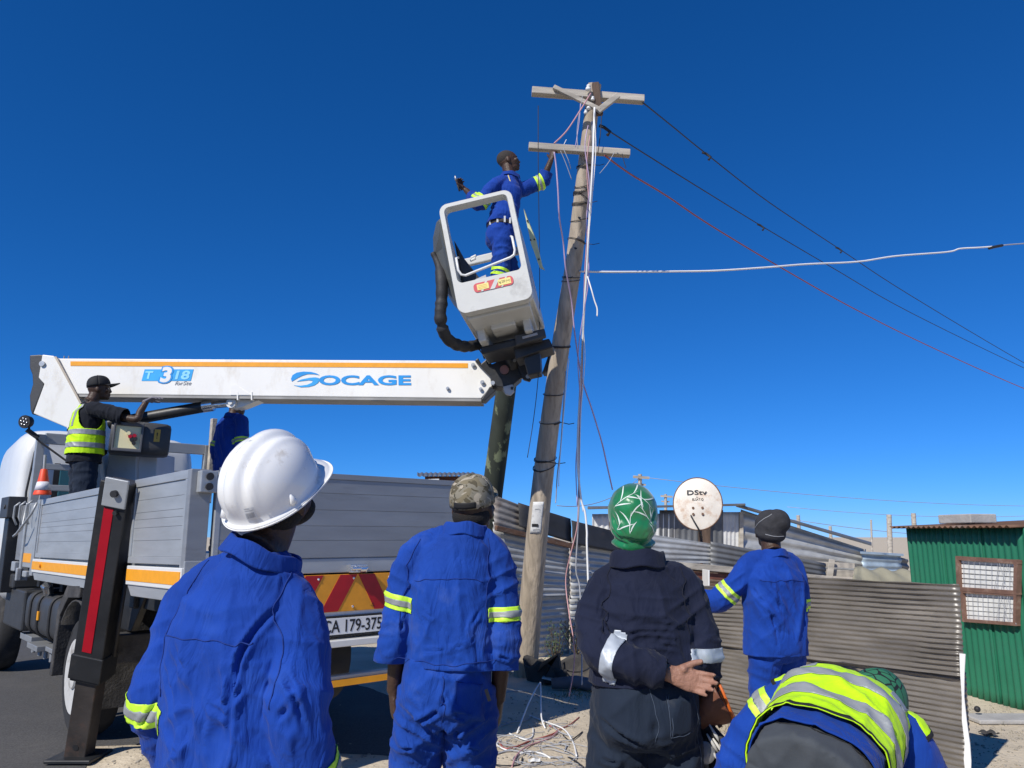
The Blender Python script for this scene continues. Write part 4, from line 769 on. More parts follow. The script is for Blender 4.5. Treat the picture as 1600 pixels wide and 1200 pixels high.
def blet(body, x, y, h_px, w_px, mat, o=.004, **k):
    c = bpl(x, y, o); a = bpl(x - w_px / 2, y, o); b = bpl(x + w_px / 2, y, o); t = bpl(x, y - h_px / 2, o); u_ = bpl(x, y + h_px / 2, o)
    return text('lettering', body, mat, bo, c, (b - a), (t - u_).normalized() - bX * 0, (t - u_).length, (b - a).length, .001, **k)
q = MB(); q.prism([bpl(x, y, .0035) for x, y in ((226, 577), (302.5, 577), (298, 595), (221, 595))], -bN * .003); q.build('logo_panel', m_blue2, bo)
blet('T', 233.5, 586, 12, 13, M('logo_pale_blue', (.30, .70, .95), .4), .005, offset=.03, shear=.2); blet('3', 259, 585.3, 28, 25, m_blue, .0055, offset=.07, shear=.2); blet('3', 259, 585.3, 24.5, 19, m_white, .0075, offset=.045, shear=.2); blet('18', 285, 586, 14, 24, MATS['logo_pale_blue'], .005, offset=.03, shear=.2)
blet('forSte', 286, 598.5, 6, 26, m_greyc, .004, shear=.4)
blet('OCAGE', 570, 594, 15.5, 144, m_blue, .004, offset=.035)
def swoosh(pts, mat): q = MB(); q.prism([bpl(x, y, .0045) for x, y in pts], -bN * .004); q.build('logo_swoosh', mat, bo)
swoosh([(456, 596), (454.5, 592), (457, 586), (464, 582), (474, 580.5), (486, 581), (495, 583.5), (499, 586), (490, 584.5), (480, 584.5), (472, 587), (465, 590.5), (460, 593.5)], m_blue)
swoosh([(464, 596), (470, 593), (477, 591.5), (485, 590), (493, 589.5), (498, 590.5), (499, 594), (497, 598), (491, 602), (482, 604.5), (470, 605), (459, 602), (470, 602.5), (480, 601), (487, 598), (489, 595), (482, 594), (474, 595)], m_blue2)
# lift cylinder under the boom
q = MB(); q.tube([bpl(172, 662, -.12), bpl(330, 633.5, -.16)], .058, 14); cy = q.build('lift_cylinder', m_bs, trk, True, angle=40)
q = MB(); q.tube([bpl(318, 635, -.16), bpl(334, 632.5, -.16)], .064, 14); q.tube([bpl(325, 634, -.16), bpl(362, 630.5, -.16)], .034, 12); q.build('piston_rod', m_chrome, cy, True, angle=40)
q = MB(); p = bpl(363, 630.5, -.10); q.cyl(p - bN * .12, p + bN * .04, .05, 16); q.cyl(p, p + bN * .06, .022, 10); q.build('rod_eye', m_tw, cy, True, angle=40)
q = MB(); q.prism([bpl(x, y, -.10) for x, y in ((357, 617), (402, 618), (410, 623), (378, 636), (368, 638), (358, 634))], -bN * .16); q.build('cylinder_bracket', m_tw, trk, bevel=.006)
q = MB()
for x in (371, 393): q.prism([bpl(x - 1, 612, .006), bpl(x + 1, 612, .006), bpl(x + 1, 625, .006), bpl(x - 1, 625, .006)], -bN * .05)
q.prism([bpl(x, y, .004) for x, y in ((360, 617), (361, 602), (368, 600), (384, 612), (393, 617))], -bN * .004); q.build('gusset', m_boomw, bo)
# control box on the turret
kc = U(238, 685, 7.45); kx = Vector((.86, .51, 0)); ky = Vector((-.51, .86, 0)); kx = kx.normalized()
def kb(a, b, c): return kc + kx * a + ky * b + Vector((0, 0, c))
q = MB(); ring = [(.17 * math.copysign(abs(math.cos(t)) ** .55, math.cos(t)), .155 * math.copysign(abs(math.sin(t)) ** .55, math.sin(t))) for t in np.linspace(0, 2 * math.pi, 28, endpoint=False)]
kd = Vector((.93, .37, 0)).normalized(); ke = Vector((.42, -.90, 0)).normalized(); kn = Vector((.37, -.93, 0)).normalized(); kl = Vector((-.93, -.37, 0))
# housing: long axis kd, drawn as rounded block
k0 = U(172, 681, 7.30); k1 = U(266, 688, 7.52); ka = (k1 - k0).normalized(); kf = Vector((ka.y, -ka.x, 0)).normalized(); ku = kf.cross(ka); ku = ku if ku.z > 0 else -ku
kL = (k1 - k0).length
prof = [(-.16, 0), (.15, 0), (.15, .30), (.08, .33), (-.10, .34), (-.16, .30)]
q = MB()
secs = []
for t, sc in ((-.0, .92), (.03, 1.), (.72, 1.), (.92, .97), (.98, .90), (1.0, .72)):
    c = lerp(k0, k1, t); secs += [c + kf * (math.copysign(abs(math.cos(a)) ** .5, math.cos(a)) * .17 * sc - .12) + ku * (math.copysign(abs(math.sin(a)) ** .5, math.sin(a)) * .165 * sc) for a in np.linspace(0, 2 * math.pi, 24, endpoint=False)]
fs = [tuple(range(24))[::-1], tuple(range(120, 144))] + [(i * 24 + j, i * 24 + (j + 1) % 24, (i + 1) * 24 + (j + 1) % 24, (i + 1) * 24 + j) for i in range(5) for j in range(24)]
q.add(secs, fs); kbx = q.build('control_box', m_dgrey, trk, True, angle=45)
def kpt(t, z, o=.003): return lerp(k0, k1, t) + kf * (.05 + o) + ku * z
q = MB(); q.prism([kpt(.08, -.115), kpt(.50, -.115), kpt(.50, .10), kpt(.08, .10)], kf * .006); kp = q.build('control_panel', m_cream, kbx, bevel=.003)
for t, z, mm in ((.33, .0, m_redt), (.40, .01, m_redt), (.36, -.03, m_ink), (.42, -.02, m_ink), (.40, -.06, m_ink), (.30, .03, m_cream)): q = MB(); p = kpt(t, z, .009); q.cyl(p, p + kf * .03, .018, 10); q.build('knob', mm, kp, True, angle=40)
q = MB(); q.frame([kpt(.05, -.145, .0), kpt(.54, -.145, .0), kpt(.54, .135, .0), kpt(.05, .135, .0)], [kpt(.08, -.115, .0), kpt(.50, -.115, .0), kpt(.50, .10, .0), kpt(.08, .10, .0)], kf * .03); q.build('panel_frame', M('mid_grey_plastic', (.10, .10, .105), .5), kbx, bevel=.006)
q = MB(); q.prism([kpt(.72, -.03), kpt(.82, -.03), kpt(.82, .09), kpt(.72, .09)], kf * .003); q.build('warning_label', M('amber_label', (.55, .33, .05), .6), kbx)
text('lettering', '!', m_ink, kbx, kpt(.77, .03, .008), ka, ku, .06)
# knuckle and jib head
kY = 7.42
def plate(pts, Y, th, name, mat, par, bevel=.006): return px_prism(pts, Y, th, name, mat, par, bevel)
kn_ = plate([(742, 563), (747, 559), (752, 568), (760, 561), (764, 561), (768, 569), (775, 566), (781, 558), (792, 548), (812, 546), (822, 556), (815, 590), (803, 600), (800, 610), (793, 613), (785, 605), (770, 603), (766, 588)], kY, .24, 'knuckle', m_bs, trk, .008)
plate([(797, 540), (812, 536), (829, 546), (830, 556), (833, 588), (828, 596), (818, 593), (813, 582), (806, 560)], kY - .06, .05, 'side_link', m_bs, kn_); plate([(797, 540), (812, 536), (829, 546), (830, 556), (833, 588), (828, 596), (818, 593), (813, 582), (806, 560)], kY + .22, .05, 'side_link', m_bs, kn_)
q = MB(); p = U(788, 578, kY - .02); q.lathe([(0, .045), (.012, .045), (.014, .034), (.006, .032), (.006, .001)], p, (0, -1, 0), 24); q.build('pivot_ring', M('pinkish_ring', (.24, .12, .11), .5), kn_, True, angle=40)
for x, y, r in ((825, 588, .022), (825, 549, .012), (804, 563, .016), (770, 598, .02), (800, 606, .014)):
    q = MB(); p = U(x, y, kY - .065); q.cyl(p, p + Vector((0, .05, 0)), r, 12); q.build('pin', m_steel if r > .015 else m_bs, kn_, True, angle=40)
q = MB(); q.cyl(U(800, 592, kY + .05), U(824, 590, kY + .05), .012, 8); q.build('link_rod', m_steel, kn_, True)
plate([(765, 604), (752, 624.5), (758, 626), (766, 618), (775, 610)], kY + .02, .2, 'boom_tip_plate', m_bs, kn_)
plate([(786, 604), (801, 600), (804, 612), (798, 618), (790, 616)], kY - .03, .03, 'lug', m_gbox, kn_)
# --- the bucket
bk0 = U(758, 391, 6.2); yw, rl = R_(7), R_(11.2)
bd = Vector((math.sin(yw), math.cos(yw), 0)); br = Vector((math.cos(yw) * math.cos(rl), -math.sin(yw) * math.cos(rl), math.sin(rl))); bu = br.cross(bd).normalized()
def B(x, d, z): return bk0 + br * x + bd * d + bu * z
trk_b = thing('lift_bucket', 'grey fibreglass lift bucket on the boom tip with open front and striped sticker', 'bucket', B(0, .5, -.5))
def rr(x0, z0, x1, z1, r, n=6, sk=0.):
    out = []
    for cx, cz, a0 in ((x1 - r, z0 + r, -90), (x1 - r, z1 - r, 0), (x0 + r, z1 - r, 90), (x0 + r, z0 + r, 180)):
        for k in range(n + 1): a = R_(a0 + 90 * k / n); z = cz + r * math.sin(a); out.append((cx + r * math.cos(a) + sk * z, z))
    return out
HW, HT, HB = .325, .495, -.52
oo, io_ = rr(-HW, HB, HW, HT, .075), rr(-HW + .050, -.245, HW - .052, HT - .052, .045)
def tap(p, d, s=1.): return B(p[0] * (1 + .0 * d), d, p[1])
q = MB(); n = len(oo)
lay = [[B(x * .985, -.03, z * .985 - .004) for x, z in oo], [B(x, 0, z) for x, z in oo], [B(x, .07, z) for x, z in oo]]
inn = [[B(x * 1.02, -.03, z * 1.02) for x, z in io_], [B(x, -.012, z) for x, z in io_], [B(x, .07, z) for x, z in io_]]
vs = sum(lay, []) + sum(inn, []); fs = []
for k in range(n):
    j = (k + 1) % n
    fs += [(k, j, n + j, n + k), (n + k, n + j, 2 * n + j, 2 * n + k), (3 * n + j, 3 * n + k, 4 * n + k, 4 * n + j), (4 * n + j, 4 * n + k, 5 * n + k, 5 * n + j), (j, k, 3 * n + k, 3 * n + j), (2 * n + k, 2 * n + j, 5 * n + j, 5 * n + k)]
q.add(vs, fs); fro = q.build('front_frame', m_grp, trk_b, True, angle=38)
def wallp(pts, th, name, mat): q = MB(); q.prism([B(*p) for p in pts], th); return q.build(name, mat, trk_b, bevel=.012)
D = 1.05
wallp([(HW - .006, .06, HT - .10), (HW - .006, .35, HT - .16), (HW - .006, D, HT - .12), (HW + .01, D, HB + .06), (HW + .01, D - .1, HB + .0), (HW - .006, .06, HB + .02)], -br * .03, 'side_wall', m_grp)
wallp([(-HW + .006, .06, HT - .07), (-HW + .006, .40, .03), (-HW + .006, .55, -.10), (-HW + .006, D, -.10), (-HW - .01, D, HB + .03), (-HW + .006, .06, HB + .03)], br * .03, 'side_wall', m_grp)
wallp([(-HW, D - .035, HT - .38), (HW, D - .035, HT - .38), (HW, D - .035, HB + .02), (-HW, D - .035, HB + .02)], bd * .035, 'rear_wall', m_grp)
wallp([(-HW + .01, D - .06, HT - .06 - .06), (HW - .01, D - .06, HT - .12), (HW - .01, D - .06, HT - .20), (-HW + .01, D - .06, HT - .20)], bd * .05, 'rear_rail', m_grp)
wallp([(-HW + .02, .03, HB + .02), (HW - .02, .03, HB + .02), (HW - .02, D, HB + .02), (-HW + .02, D, HB + .02)], bu * .035, 'floor', m_grp)
wallp([(-HW + .05, .10, HB - .02), (HW - .05, .10, HB - .02), (HW - .06, D - .05, HB - .02), (-HW + .06, D - .05, HB - .02)], bu * .045, 'underside', m_grp)
for x0 in (-.22, .20): wallp([(x0 - .035, .45, HB - .13), (x0 + .035, .45, HB - .13), (x0 + .035, .45, HB), (x0 - .035, .45, HB)], bd * .55, 'support_rib', m_grp)
wallp([(-.12, .40, HB - .06), (.10, .40, HB - .06), (.10, .40, HB), (-.12, .40, HB)], bd * .3, 'support_rib', m_grp)
wallp([(-.27, .62, HB - .20), (.30, .62, HB - .20), (.30, .62, HB - .13), (-.27, .62, HB - .13)], bd * .42, 'base_frame', m_bs)
wallp([(.06, .55, HB - .21), (.34, .55, HB - .19), (.34, .55, HB - .11), (.06, .55, HB - .11)], bd * .06, 'valve_block', m_dgrey)
q = MB(); q.beam(B(.13, .54, HB - .155), B(.27, .54, HB - .148), .008, .022); q.build('handle', m_greyc, trk_b)
wallp([(.02, .70, HB - .30), (.38, .70, HB - .26), (.36, .70, HB - .17), (.02, .70, HB - .17)], bd * .3, 'base_plate', m_bs)
wallp([(.10, .74, HB - .46), (.22, .74, HB - .46), (.26, .74, HB - .2), (.08, .74, HB - .2)], bd * .2, 'slew_column', m_bs)
q = MB(); q.tube([U(812, 525, 7.4), U(806, 560, 7.45), U(800, 575, 7.5)], [.09, .10, .09], 14); q.tube([U(765, 535, 7.3), U(790, 545, 7.4), U(800, 570, 7.45)], [.05, .07, .06], 10); q.tube([U(745, 532, 7.25), U(770, 548, 7.3), U(785, 552, 7.4)], .045, 10); q.tube([U(755, 528, 7.2), U(790, 536, 7.3), U(812, 548, 7.4)], .05, 10); q.build('slew_motor', m_bs, trk_b, True, angle=50)
# bucket fittings: rail, cover, sticker, flap, hose
q = MB(); q.tube([B(-.235, -.02, -.02), B(-.25, -.05, -.03), B(-.252, -.05, -.14), B(-.235, -.05, -.185), B(-.20, -.05, -.20), B(.20, -.05, -.135), B(.235, -.05, -.12), B(.25, -.05, -.08), B(.25, -.05, .04), B(.24, -.02, .06)], .011, 8); q.build('drop_bar', m_tw, trk_b, True)
q = MB(); q.tube([B(-.17, D - .1, -.02), B(.2, D - .1, .0)], .018, 8); q.tube([B(-.28, .5, -.18), B(.28, .5, -.12)], .016, 8); q.build('inner_rail', m_tw, trk_b, True)
cvr = [(-HW - .0, .06, .42), (-HW - .06, .10, .40), (-HW - .13, .2, .31), (-HW - .165, .28, .18), (-HW - .17, .30, -.02), (-HW - .13, .30, -.14), (-HW - .01, .2, -.36)]
q = MB(); k = len(cvr); a_ = [B(*p) for p in cvr]; b_ = [B(p[0], p[1] + .45, p[2] - .02) for p in cvr]; fr_ = [B(p[0] * .3 - HW * .7, max(.02, p[1] - .14), p[2] * .92) for p in cvr]
q.add(fr_ + a_ + b_, [tuple(range(k))[::-1], tuple(range(2 * k, 3 * k))] + [(r_ * k + i, r_ * k + (i + 1) % k, (r_ + 1) * k + (i + 1) % k, (r_ + 1) * k + i) for r_ in (0, 1) for i in range(k)]); q.build('control_cover', m_grpd, trk_b, bevel=.02)
q = MB(); q.prism([B(x, d, z) for x, d, z in ((-HW + .04, .3, .30), (-HW + .10, .3, .10), (-.10, .3, -.16), (-.10, .3, -.40), (-HW + .04, .3, -.40))], bd * .3); q.build('control_console', m_dgrey, trk_b, bevel=.02)
q = MB(); q.box((0, 0, 0), (.001, .001, .001)); 
for x, z in ((-.17, .05), (-.16, .075)): MB().cyl(B(x, .28, z), B(x + .05, .27, z + .008), .012, 8).build('lever', m_tw, trk_b, True, angle=40)
MB().prism([B(-.16, .28, -.17), B(-.06, .28, -.15), B(-.06, .28, -.11), B(-.16, .28, -.13)], bd * .02).build('plate', m_gbox, trk_b)
so_ = -.034
q = MB(); q.prism([B(x, so_, z) for x, z in rr(-.155, -.365, .185, -.285, .03, 4)], -bd * .0015); st = q.build('striped_sticker', m_redt if False else M('sticker_red', (.62, .09, .10), .5), trk_b)
for pts in (((-.02, -.365), (.02, -.365), (.075, -.285), (.035, -.285)), ((-.10, -.365), (-.08, -.365), (-.03, -.285), (-.05, -.285)), ((.075, -.365), (.09, -.365), (.14, -.285), (.125, -.285))): MB().prism([B(x, so_ - .0018, z) for x, z in pts], -bd * .001).build('stripe', m_grp, st)
for x0, x1, z0, z1, tx in ((-.125, -.025, -.350, -.30, None), (.055, .165, -.352, -.298, 'kg 220 (++)')):
    q = MB(); q.prism([B(x, so_ - .003, z) for x, z in ((x0, z0), (x1, z0), (x1, z1), (x0, z1))], -bd * .0012); q.build('yellow_label', m_yel, st)
    if tx: text('lettering', tx, m_ink, st, B((x0 + x1) / 2, so_ - .0045, (z0 + z1) / 2), br, bu, .026, .095, .0004, .01)
    else:
        for dz in (.035, .022, .010): MB().prism([B(x, so_ - .0045, z0 + dz + e) for x, e in ((x0 + .01, 0), (x1 - .015, 0), (x1 - .015, .004), (x0 + .01, .004))], -bd * .0005).build('print', M('amber_print', (.75, .45, .08), .5), st)
for z, w in ((-.18, .10), (-.25, .06), (-.32, .08)): MB().prism([B(HW + .013, .25 + dd, z + e) for dd, e in ((0, 0), (w, -.03), (w, .02), (0, .05))], br * .001).build('sticker', M('faded_red', (.35, .12, .12), .6), trk_b)
fp = MB(); fp.prism([U(x, y, 6.45) for x, y in ((818, 326), (823, 340), (836, 372), (846, 414), (850, 421), (843, 418), (836, 398), (830, 382))], (.012, .03, 0)); fo = fp.build('side_placard', M('pale_yellow_placard', (.55, .58, .34), .6, 0, .08, 8), trk_b)
for x, y in ((824, 345), (829, 375), (835, 374), (842, 405)): q = MB(); p = U(x, y, 6.44); q.ell(p, (.008, .008, .008), None, 8, 6); q.build('rivet', m_black, fo)
hz_ = [(676, 395, 6.5), (686, 415, 6.5), (690, 440, 6.45), (690, 470, 6.45), (688, 490, 6.45), (691, 512, 6.5), (700, 530, 6.6), (718, 540, 6.75), (735, 541, 6.9), (755, 537, 7.1), (770, 540, 7.3)]
P_ = [U(*p) for p in hz_]; out = []
for i in range(len(P_) - 1):
    for k in range(8):
        t = k / 8; p0, p1, p2, p3 = P_[max(i - 1, 0)], P_[i], P_[i + 1], P_[min(i + 2, len(P_) - 1)]
        out.append(.5 * ((2 * p1) + (p2 - p0) * t + (2 * p0 - 5 * p1 + 4 * p2 - p3) * t * t + (3 * p1 - p0 - 3 * p2 + p3) * t ** 3))
rs_ = [(.022 + .030 * min(1, i / 14)) * (1 + 0.045 * math.sin(i * 1.3) + .16 * float(pnoise(np.array([[i * .37, 1.5, 0]]))[0]) - (.25 if i in (38, 39, 62, 63) else 0)) for i in range(len(out))]
MB().tube(out, rs_, 14).build('hose_sleeve', m_black, trk_b, True)
MB().tube([U(748, 545, 7.0), U(754, 553, 7.0), U(757, 561, 7.0)], .006, 6).build('cable_tie', m_black, trk_b)
# traffic cone hung on the headboard
cn = thing('traffic_cone', 'orange traffic cone with white band stuck on the side of the load bed', 'cone', U(67, 775, 7.55))
ca, cb_ = U(66, 773, 7.55), U(69, 733, 7.55); cd = (cb_ - ca)
m_cone = M('cone_orange', (.85, .075, .02), .5, 0, .05, 8); m_cw = M('cone_white', (.72, .71, .76), .5, 0, .05, 8)
Lc = cd.length; q = MB(); q.lathe([(0, .078), (.02, .076), (Lc * .14, .070), (Lc * .56, .047), (Lc * .97, .030), (Lc, .026), (Lc, .001)], ca, cd, 26); q.build('body', m_cone, cn, True, angle=40)
q = MB(); q.lathe([(Lc * .17, .0715), (Lc * .5, .0525)], ca, cd, 26); q.build('reflective_band', m_cw, cn, True)
MB().cyl(cb_ - cd * .2, cb_ + cd.normalized() * .14, .014, 10).build('handle', m_greyc, cn, True, angle=40)
# ------------------------------------------------------------------ people: one grown body each, clothes as children
SKIN = M('dark_skin', (.060, .032, .020), .50, 0, .18, 14, .4, 70, spec=.4)
SKIN2 = M('brown_skin', (.115, .062, .040), .52, 0, .18, 14, .4, 70, spec=.4)
SKINP = M('palm_skin', (.31, .155, .105), .6, 0, .15, 20, .5, 80)
HAIR = M('black_hair', (.012, .010, .009), .9, 0, .3, 120, .6, 260)
BLUE = cloth('work_blue', (.004, .043, .285), dust=(.022, .07, .29), damt=.34)
BLUE2 = cloth('work_blue_dusty', (.005, .047, .29), dust=(.07, .115, .30), damt=.33)
SEAM = M('blue_seam', (.004, .030, .20), .9)
NAVY = cloth('navy_cloth', (.0075, .011, .030), dust=(.014, .018, .038), damt=.3, bump=.5)
NAVYT = cloth('navy_denim', (.011, .019, .036), dust=(.085, .080, .072), damt=.22, bump=.3)
NSEAM = M('navy_stitch', (.06, .08, .12), .9)
DKNAVY = cloth('dark_navy_tee', (.006, .008, .014), dust=(.010, .012, .02), damt=.3, bump=.3)
GREYT = cloth('grey_cloth', (.055, .062, .070), dust=(.085, .09, .095), damt=.35, bump=.2)
HIVIS = cloth('hi_vis_yellow', (.52, .90, .010), dust=(.42, .80, .01), damt=.3, bump=.25, rough=.7)
LIME = M('lime_tape', (.58, .92, .05), .5, 0, .04, 20)
SILV = M('silver_tape', (.30, .315, .32), .5, .1, .08, 10, .1, 60)
SILV2 = M('pale_silver_tape', (.40, .44, .49), .45, .1, .06, 10, .1, 60)
BEAN = M('grey_knit', (.030, .030, .034), .95, 0, .3, 30, .5, 160)
BLK = M('black_trim', (.010, .010, .011), .8)
BOOT = M('black_boot', (.02, .019, .018), .5, 0, .2, 8, dirt=(.12, .10, .08), damt=.4, dscale=6)
HELM = M('helmet_white', (.82, .82, .80), .28, 0, .02, 5, .02, 30, dirt=(.50, .46, .40), damt=.33, dscale=9, coat=.4, dsharp=.12)
def crom(pts, sub=5):
    P = [Vector(p) for p in pts]; out = []
    for i in range(len(P) - 1):
        p0, p1, p2, p3 = P[max(i - 1, 0)], P[i], P[i + 1], P[min(i + 2, len(P) - 1)]
        for k in range(sub):
            t = k / sub; out.append(.5 * ((2 * p1) + (p2 - p0) * t + (2 * p0 - 5 * p1 + 4 * p2 - p3) * t * t + (3 * p1 - p0 - 3 * p2 + p3) * t ** 3))
    return out + [P[-1]]
def crom1(v, sub=5):
    out = []
    for i in range(len(v) - 1):
        for k in range(sub): t = k / sub; t = t * t * (3 - 2 * t); out.append(v[i] + (v[i + 1] - v[i]) * t)
    return out + [v[-1]]
def limb(mb, pts, rads, n=14, side=None, sub=5):
    r2 = [r if isinstance(r, tuple) else (r, r) for r in rads]
    mb.tube(crom(pts, sub), list(zip(crom1([r[0] for r in r2], sub), crom1([r[1] for r in r2], sub))), n, True, 1., side)
def loft(mb, rings, n=28, sub=4):
    """rings: (centre, half width, half depth, turn about z, exponent, right-hand tilt)"""
    cs = crom([r[0] for r in rings], sub); g_ = lambda k, d: crom1([(r[k] if len(r) > k else d) for r in rings], sub)
    A, Bq, Y, E = g_(1, 0), g_(2, 0), g_(3, 0), g_(4, 2.4); vs = []
    for c, a, b, y, e in zip(cs, A, Bq, Y, E):
        for j in range(n):
            t = 2 * math.pi * j / n; x = math.copysign(abs(math.cos(t)) ** (2 / e), math.cos(t)) * a; d = math.copysign(abs(math.sin(t)) ** (2 / e), math.sin(t)) * b
            vs.append(c + Vector((x * math.cos(y) - d * math.sin(y), x * math.sin(y) + d * math.cos(y), 0)))
    k = len(cs); fs = [tuple(range(n))[::-1], tuple(range((k - 1) * n, k * n))] + [(i * n + j, i * n + (j + 1) % n, (i + 1) * n + (j + 1) % n, (i + 1) * n + j) for i in range(k - 1) for j in range(n)]
    mb.add(vs, fs)
def fuse(mb, voxel, smooth=4):
    """overlapping closed volumes -> one continuous surface"""
    me = bpy.data.meshes.new('tmp'); me.from_pydata(mb.v, [], mb.f); bm = bmesh.new(); bm.from_mesh(me); bmesh.ops.recalc_face_normals(bm, faces=bm.faces); bm.to_mesh(me); bm.free()
    ob = bpy.data.objects.new('tmp', me); COL.objects.link(ob)
    r = ob.modifiers.new('r', 'REMESH'); r.mode = 'VOXEL'; r.voxel_size = voxel
    s = ob.modifiers.new('s', 'SMOOTH'); s.factor = .5; s.iterations = smooth
    dg = bpy.context.evaluated_depsgraph_get(); m2 = bpy.data.meshes.new_from_object(ob.evaluated_get(dg)); bpy.data.objects.remove(ob); bpy.data.meshes.remove(me)
    return m2
def arr(me):
    v = np.empty(len(me.vertices) * 3); me.vertices.foreach_get('co', v); n = np.empty(len(me.vertices) * 3); me.vertices.foreach_get('normal', n); return v.reshape(-1, 3), n.reshape(-1, 3)
def setv(me, v): me.vertices.foreach_set('co', v.ravel()); me.update()
def fold(V, N, c, r, axis, freq, amp, seed=0., bias=.35):
    """creases across `axis` inside a soft ball round c"""
    c = np.array(c); a = np.array(Vector(axis).normalized()); q = V - c; rr_ = np.array(r) if hasattr(r, '__len__') else np.array([r] * 3)
    w = np.exp(-((q / rr_) ** 2).sum(1)); al = q @ a; perp = q - al[:, None] * a
    p = perp * freq * .22 + a * (al * freq)[:, None] + seed * 7.31
    p = p + .35 * np.c_[pnoise(q * 4 + seed), pnoise(q * 4 + 9 + seed), pnoise(q * 4 + 19 + seed)]
    h = 1 - np.abs(pnoise(p)) * 2.6; h = np.clip(h, -.3, 1); h = h ** 2 * np.sign(h)
    return V + N * (amp * w * (h - bias))[:, None]
def dent(V, N, pts, wid, amp, sharp=1.):
    """one drawn crease along a path"""
    P = [np.array(Vector(p)) for p in crom(pts, 4)]; d = np.full(len(V), 1e9); tt = np.zeros(len(V))
    for i in range(len(P) - 1):
        ab = P[i + 1] - P[i]; t = np.clip(((V - P[i]) @ ab) / (ab @ ab + 1e-12), 0, 1); dd = np.linalg.norm(V - P[i] - t[:, None] * ab, axis=1); m = dd < d; d[m] = dd[m]; tt[m] = (i + t[m]) / (len(P) - 1)
    w = np.exp(-(d / wid) ** 2) * np.sin(np.clip(tt, .0, 1) * math.pi * .9 + .15)
    ridge = .55 * np.exp(-((d - wid * 1.7) / wid) ** 2) * np.sin(np.clip(tt, 0, 1) * math.pi * .9 + .15)
    return V + N * (amp * (ridge - w))[:, None]
def cut(me, p, n, near=None, rad=.2, ext=.015):
    """trim away what lies beyond a plane (only close to the point `near`)"""
    bm = bmesh.new(); bm.from_mesh(me); p, n = Vector(p), Vector(n).normalized(); nr = Vector(near) if near is not None else None
    fs = bm.faces[:] if nr is None else [f for f in bm.faces if (f.calc_center_median() - nr).length < rad]
    es = {e for f in fs for e in f.edges}; vs = {v for f in fs for v in f.verts}
    bmesh.ops.bisect_plane(bm, geom=list(vs) + list(es) + fs, plane_co=p, plane_no=n, clear_outer=False, dist=1e-5)
    kill = [f for f in bm.faces if (f.calc_center_median() - p).dot(n) > 0 and (nr is None or (f.calc_center_median() - nr).length < rad + ext)]
    bmesh.ops.delete(bm, geom=kill, context='FACES'); bm.to_mesh(me); bm.free(); me.update()
def finish(me, name, mat, parent, solid=0., label=None):
    me.name = name; o = bpy.data.objects.new(name, me); COL.objects.link(o); o.parent = parent; WORLD_OF[o.name] = Vector((0, 0, 0)); me.materials.clear()
    for m in (mat if isinstance(mat, (list, tuple)) else [mat]): me.materials.append(m)
    me.polygons.foreach_set('use_smooth', [True] * len(me.polygons))
    if solid: md = o.modifiers.new('thickness', 'SOLIDIFY'); md.thickness = solid; md.offset = -1
    if label: o['label'] = label
    return o
def slab(src, p, n, t0, t1, name, mat, parent, off=.003, near=None, rad=.3, keep=None, thick=.0015):
    """a band lying on a garment between two parallel planes"""
    bm = bmesh.new(); bm.from_mesh(src if isinstance(src, bpy.types.Mesh) else src.data); p, n = Vector(p), Vector(n).normalized(); nr = Vector(near) if near is not None else p
    fs = [f for f in bm.faces if (f.calc_center_median() - nr).length > rad or not (t0 - .03 < (f.calc_center_median() - p).dot(n) < t1 + .03)]
    bmesh.ops.delete(bm, geom=fs, context='FACES')
    for co, no in ((p + n * t1, n), (p + n * t0, -n)): bmesh.ops.bisect_plane(bm, geom=bm.verts[:] + bm.edges[:] + bm.faces[:], plane_co=co, plane_no=no, clear_outer=True, dist=1e-6)
    if keep: bmesh.ops.delete(bm, geom=[f for f in bm.faces if not keep(f.calc_center_median())], context='FACES')
    bm.normal_update()
    for v in bm.verts: v.co += v.normal * off
    me = bpy.data.meshes.new(name); bm.to_mesh(me); bm.free(); return finish(me, name, mat, parent, thick)
def armband(gar, p, n, w, parent, near_r=.12, two=True, grey=True, col=None, keep=None):
    o = slab(gar, p, n, -w / 2, w / 2, 'reflective_band', col or LIME, parent, .0035, p, near_r, keep)
    if grey: slab(gar, p, n, -w * .2, w * .2, 'silver_stripe', SILV, o, .0055, p, near_r, keep)
    return o
def seam(gar, pts, name, mat, parent, r=.0018, off=.001):
    bm = bmesh.new(); bm.from_mesh(gar.data); bt = BVHTree.FromBMesh(bm); bm.free(); out = []
    for p in crom(pts, 10):
        c, n, i, d = bt.find_nearest(p)
        if c is not None: out.append(c + n * off)
    for _ in range(3): out = [out[0]] + [(out[i - 1] + out[i] * 2 + out[i + 1]) / 4 for i in range(1, len(out) - 1)] + [out[-1]]
    out = [(lambda h: h[0] + h[1] * off)(bt.find_nearest(p)) for p in out]
    v = MB().tube(out, r, 5); return link_mesh(name, v.v, v.f, mat, parent, True)
def onto(gar, pts_uv, fn): pass
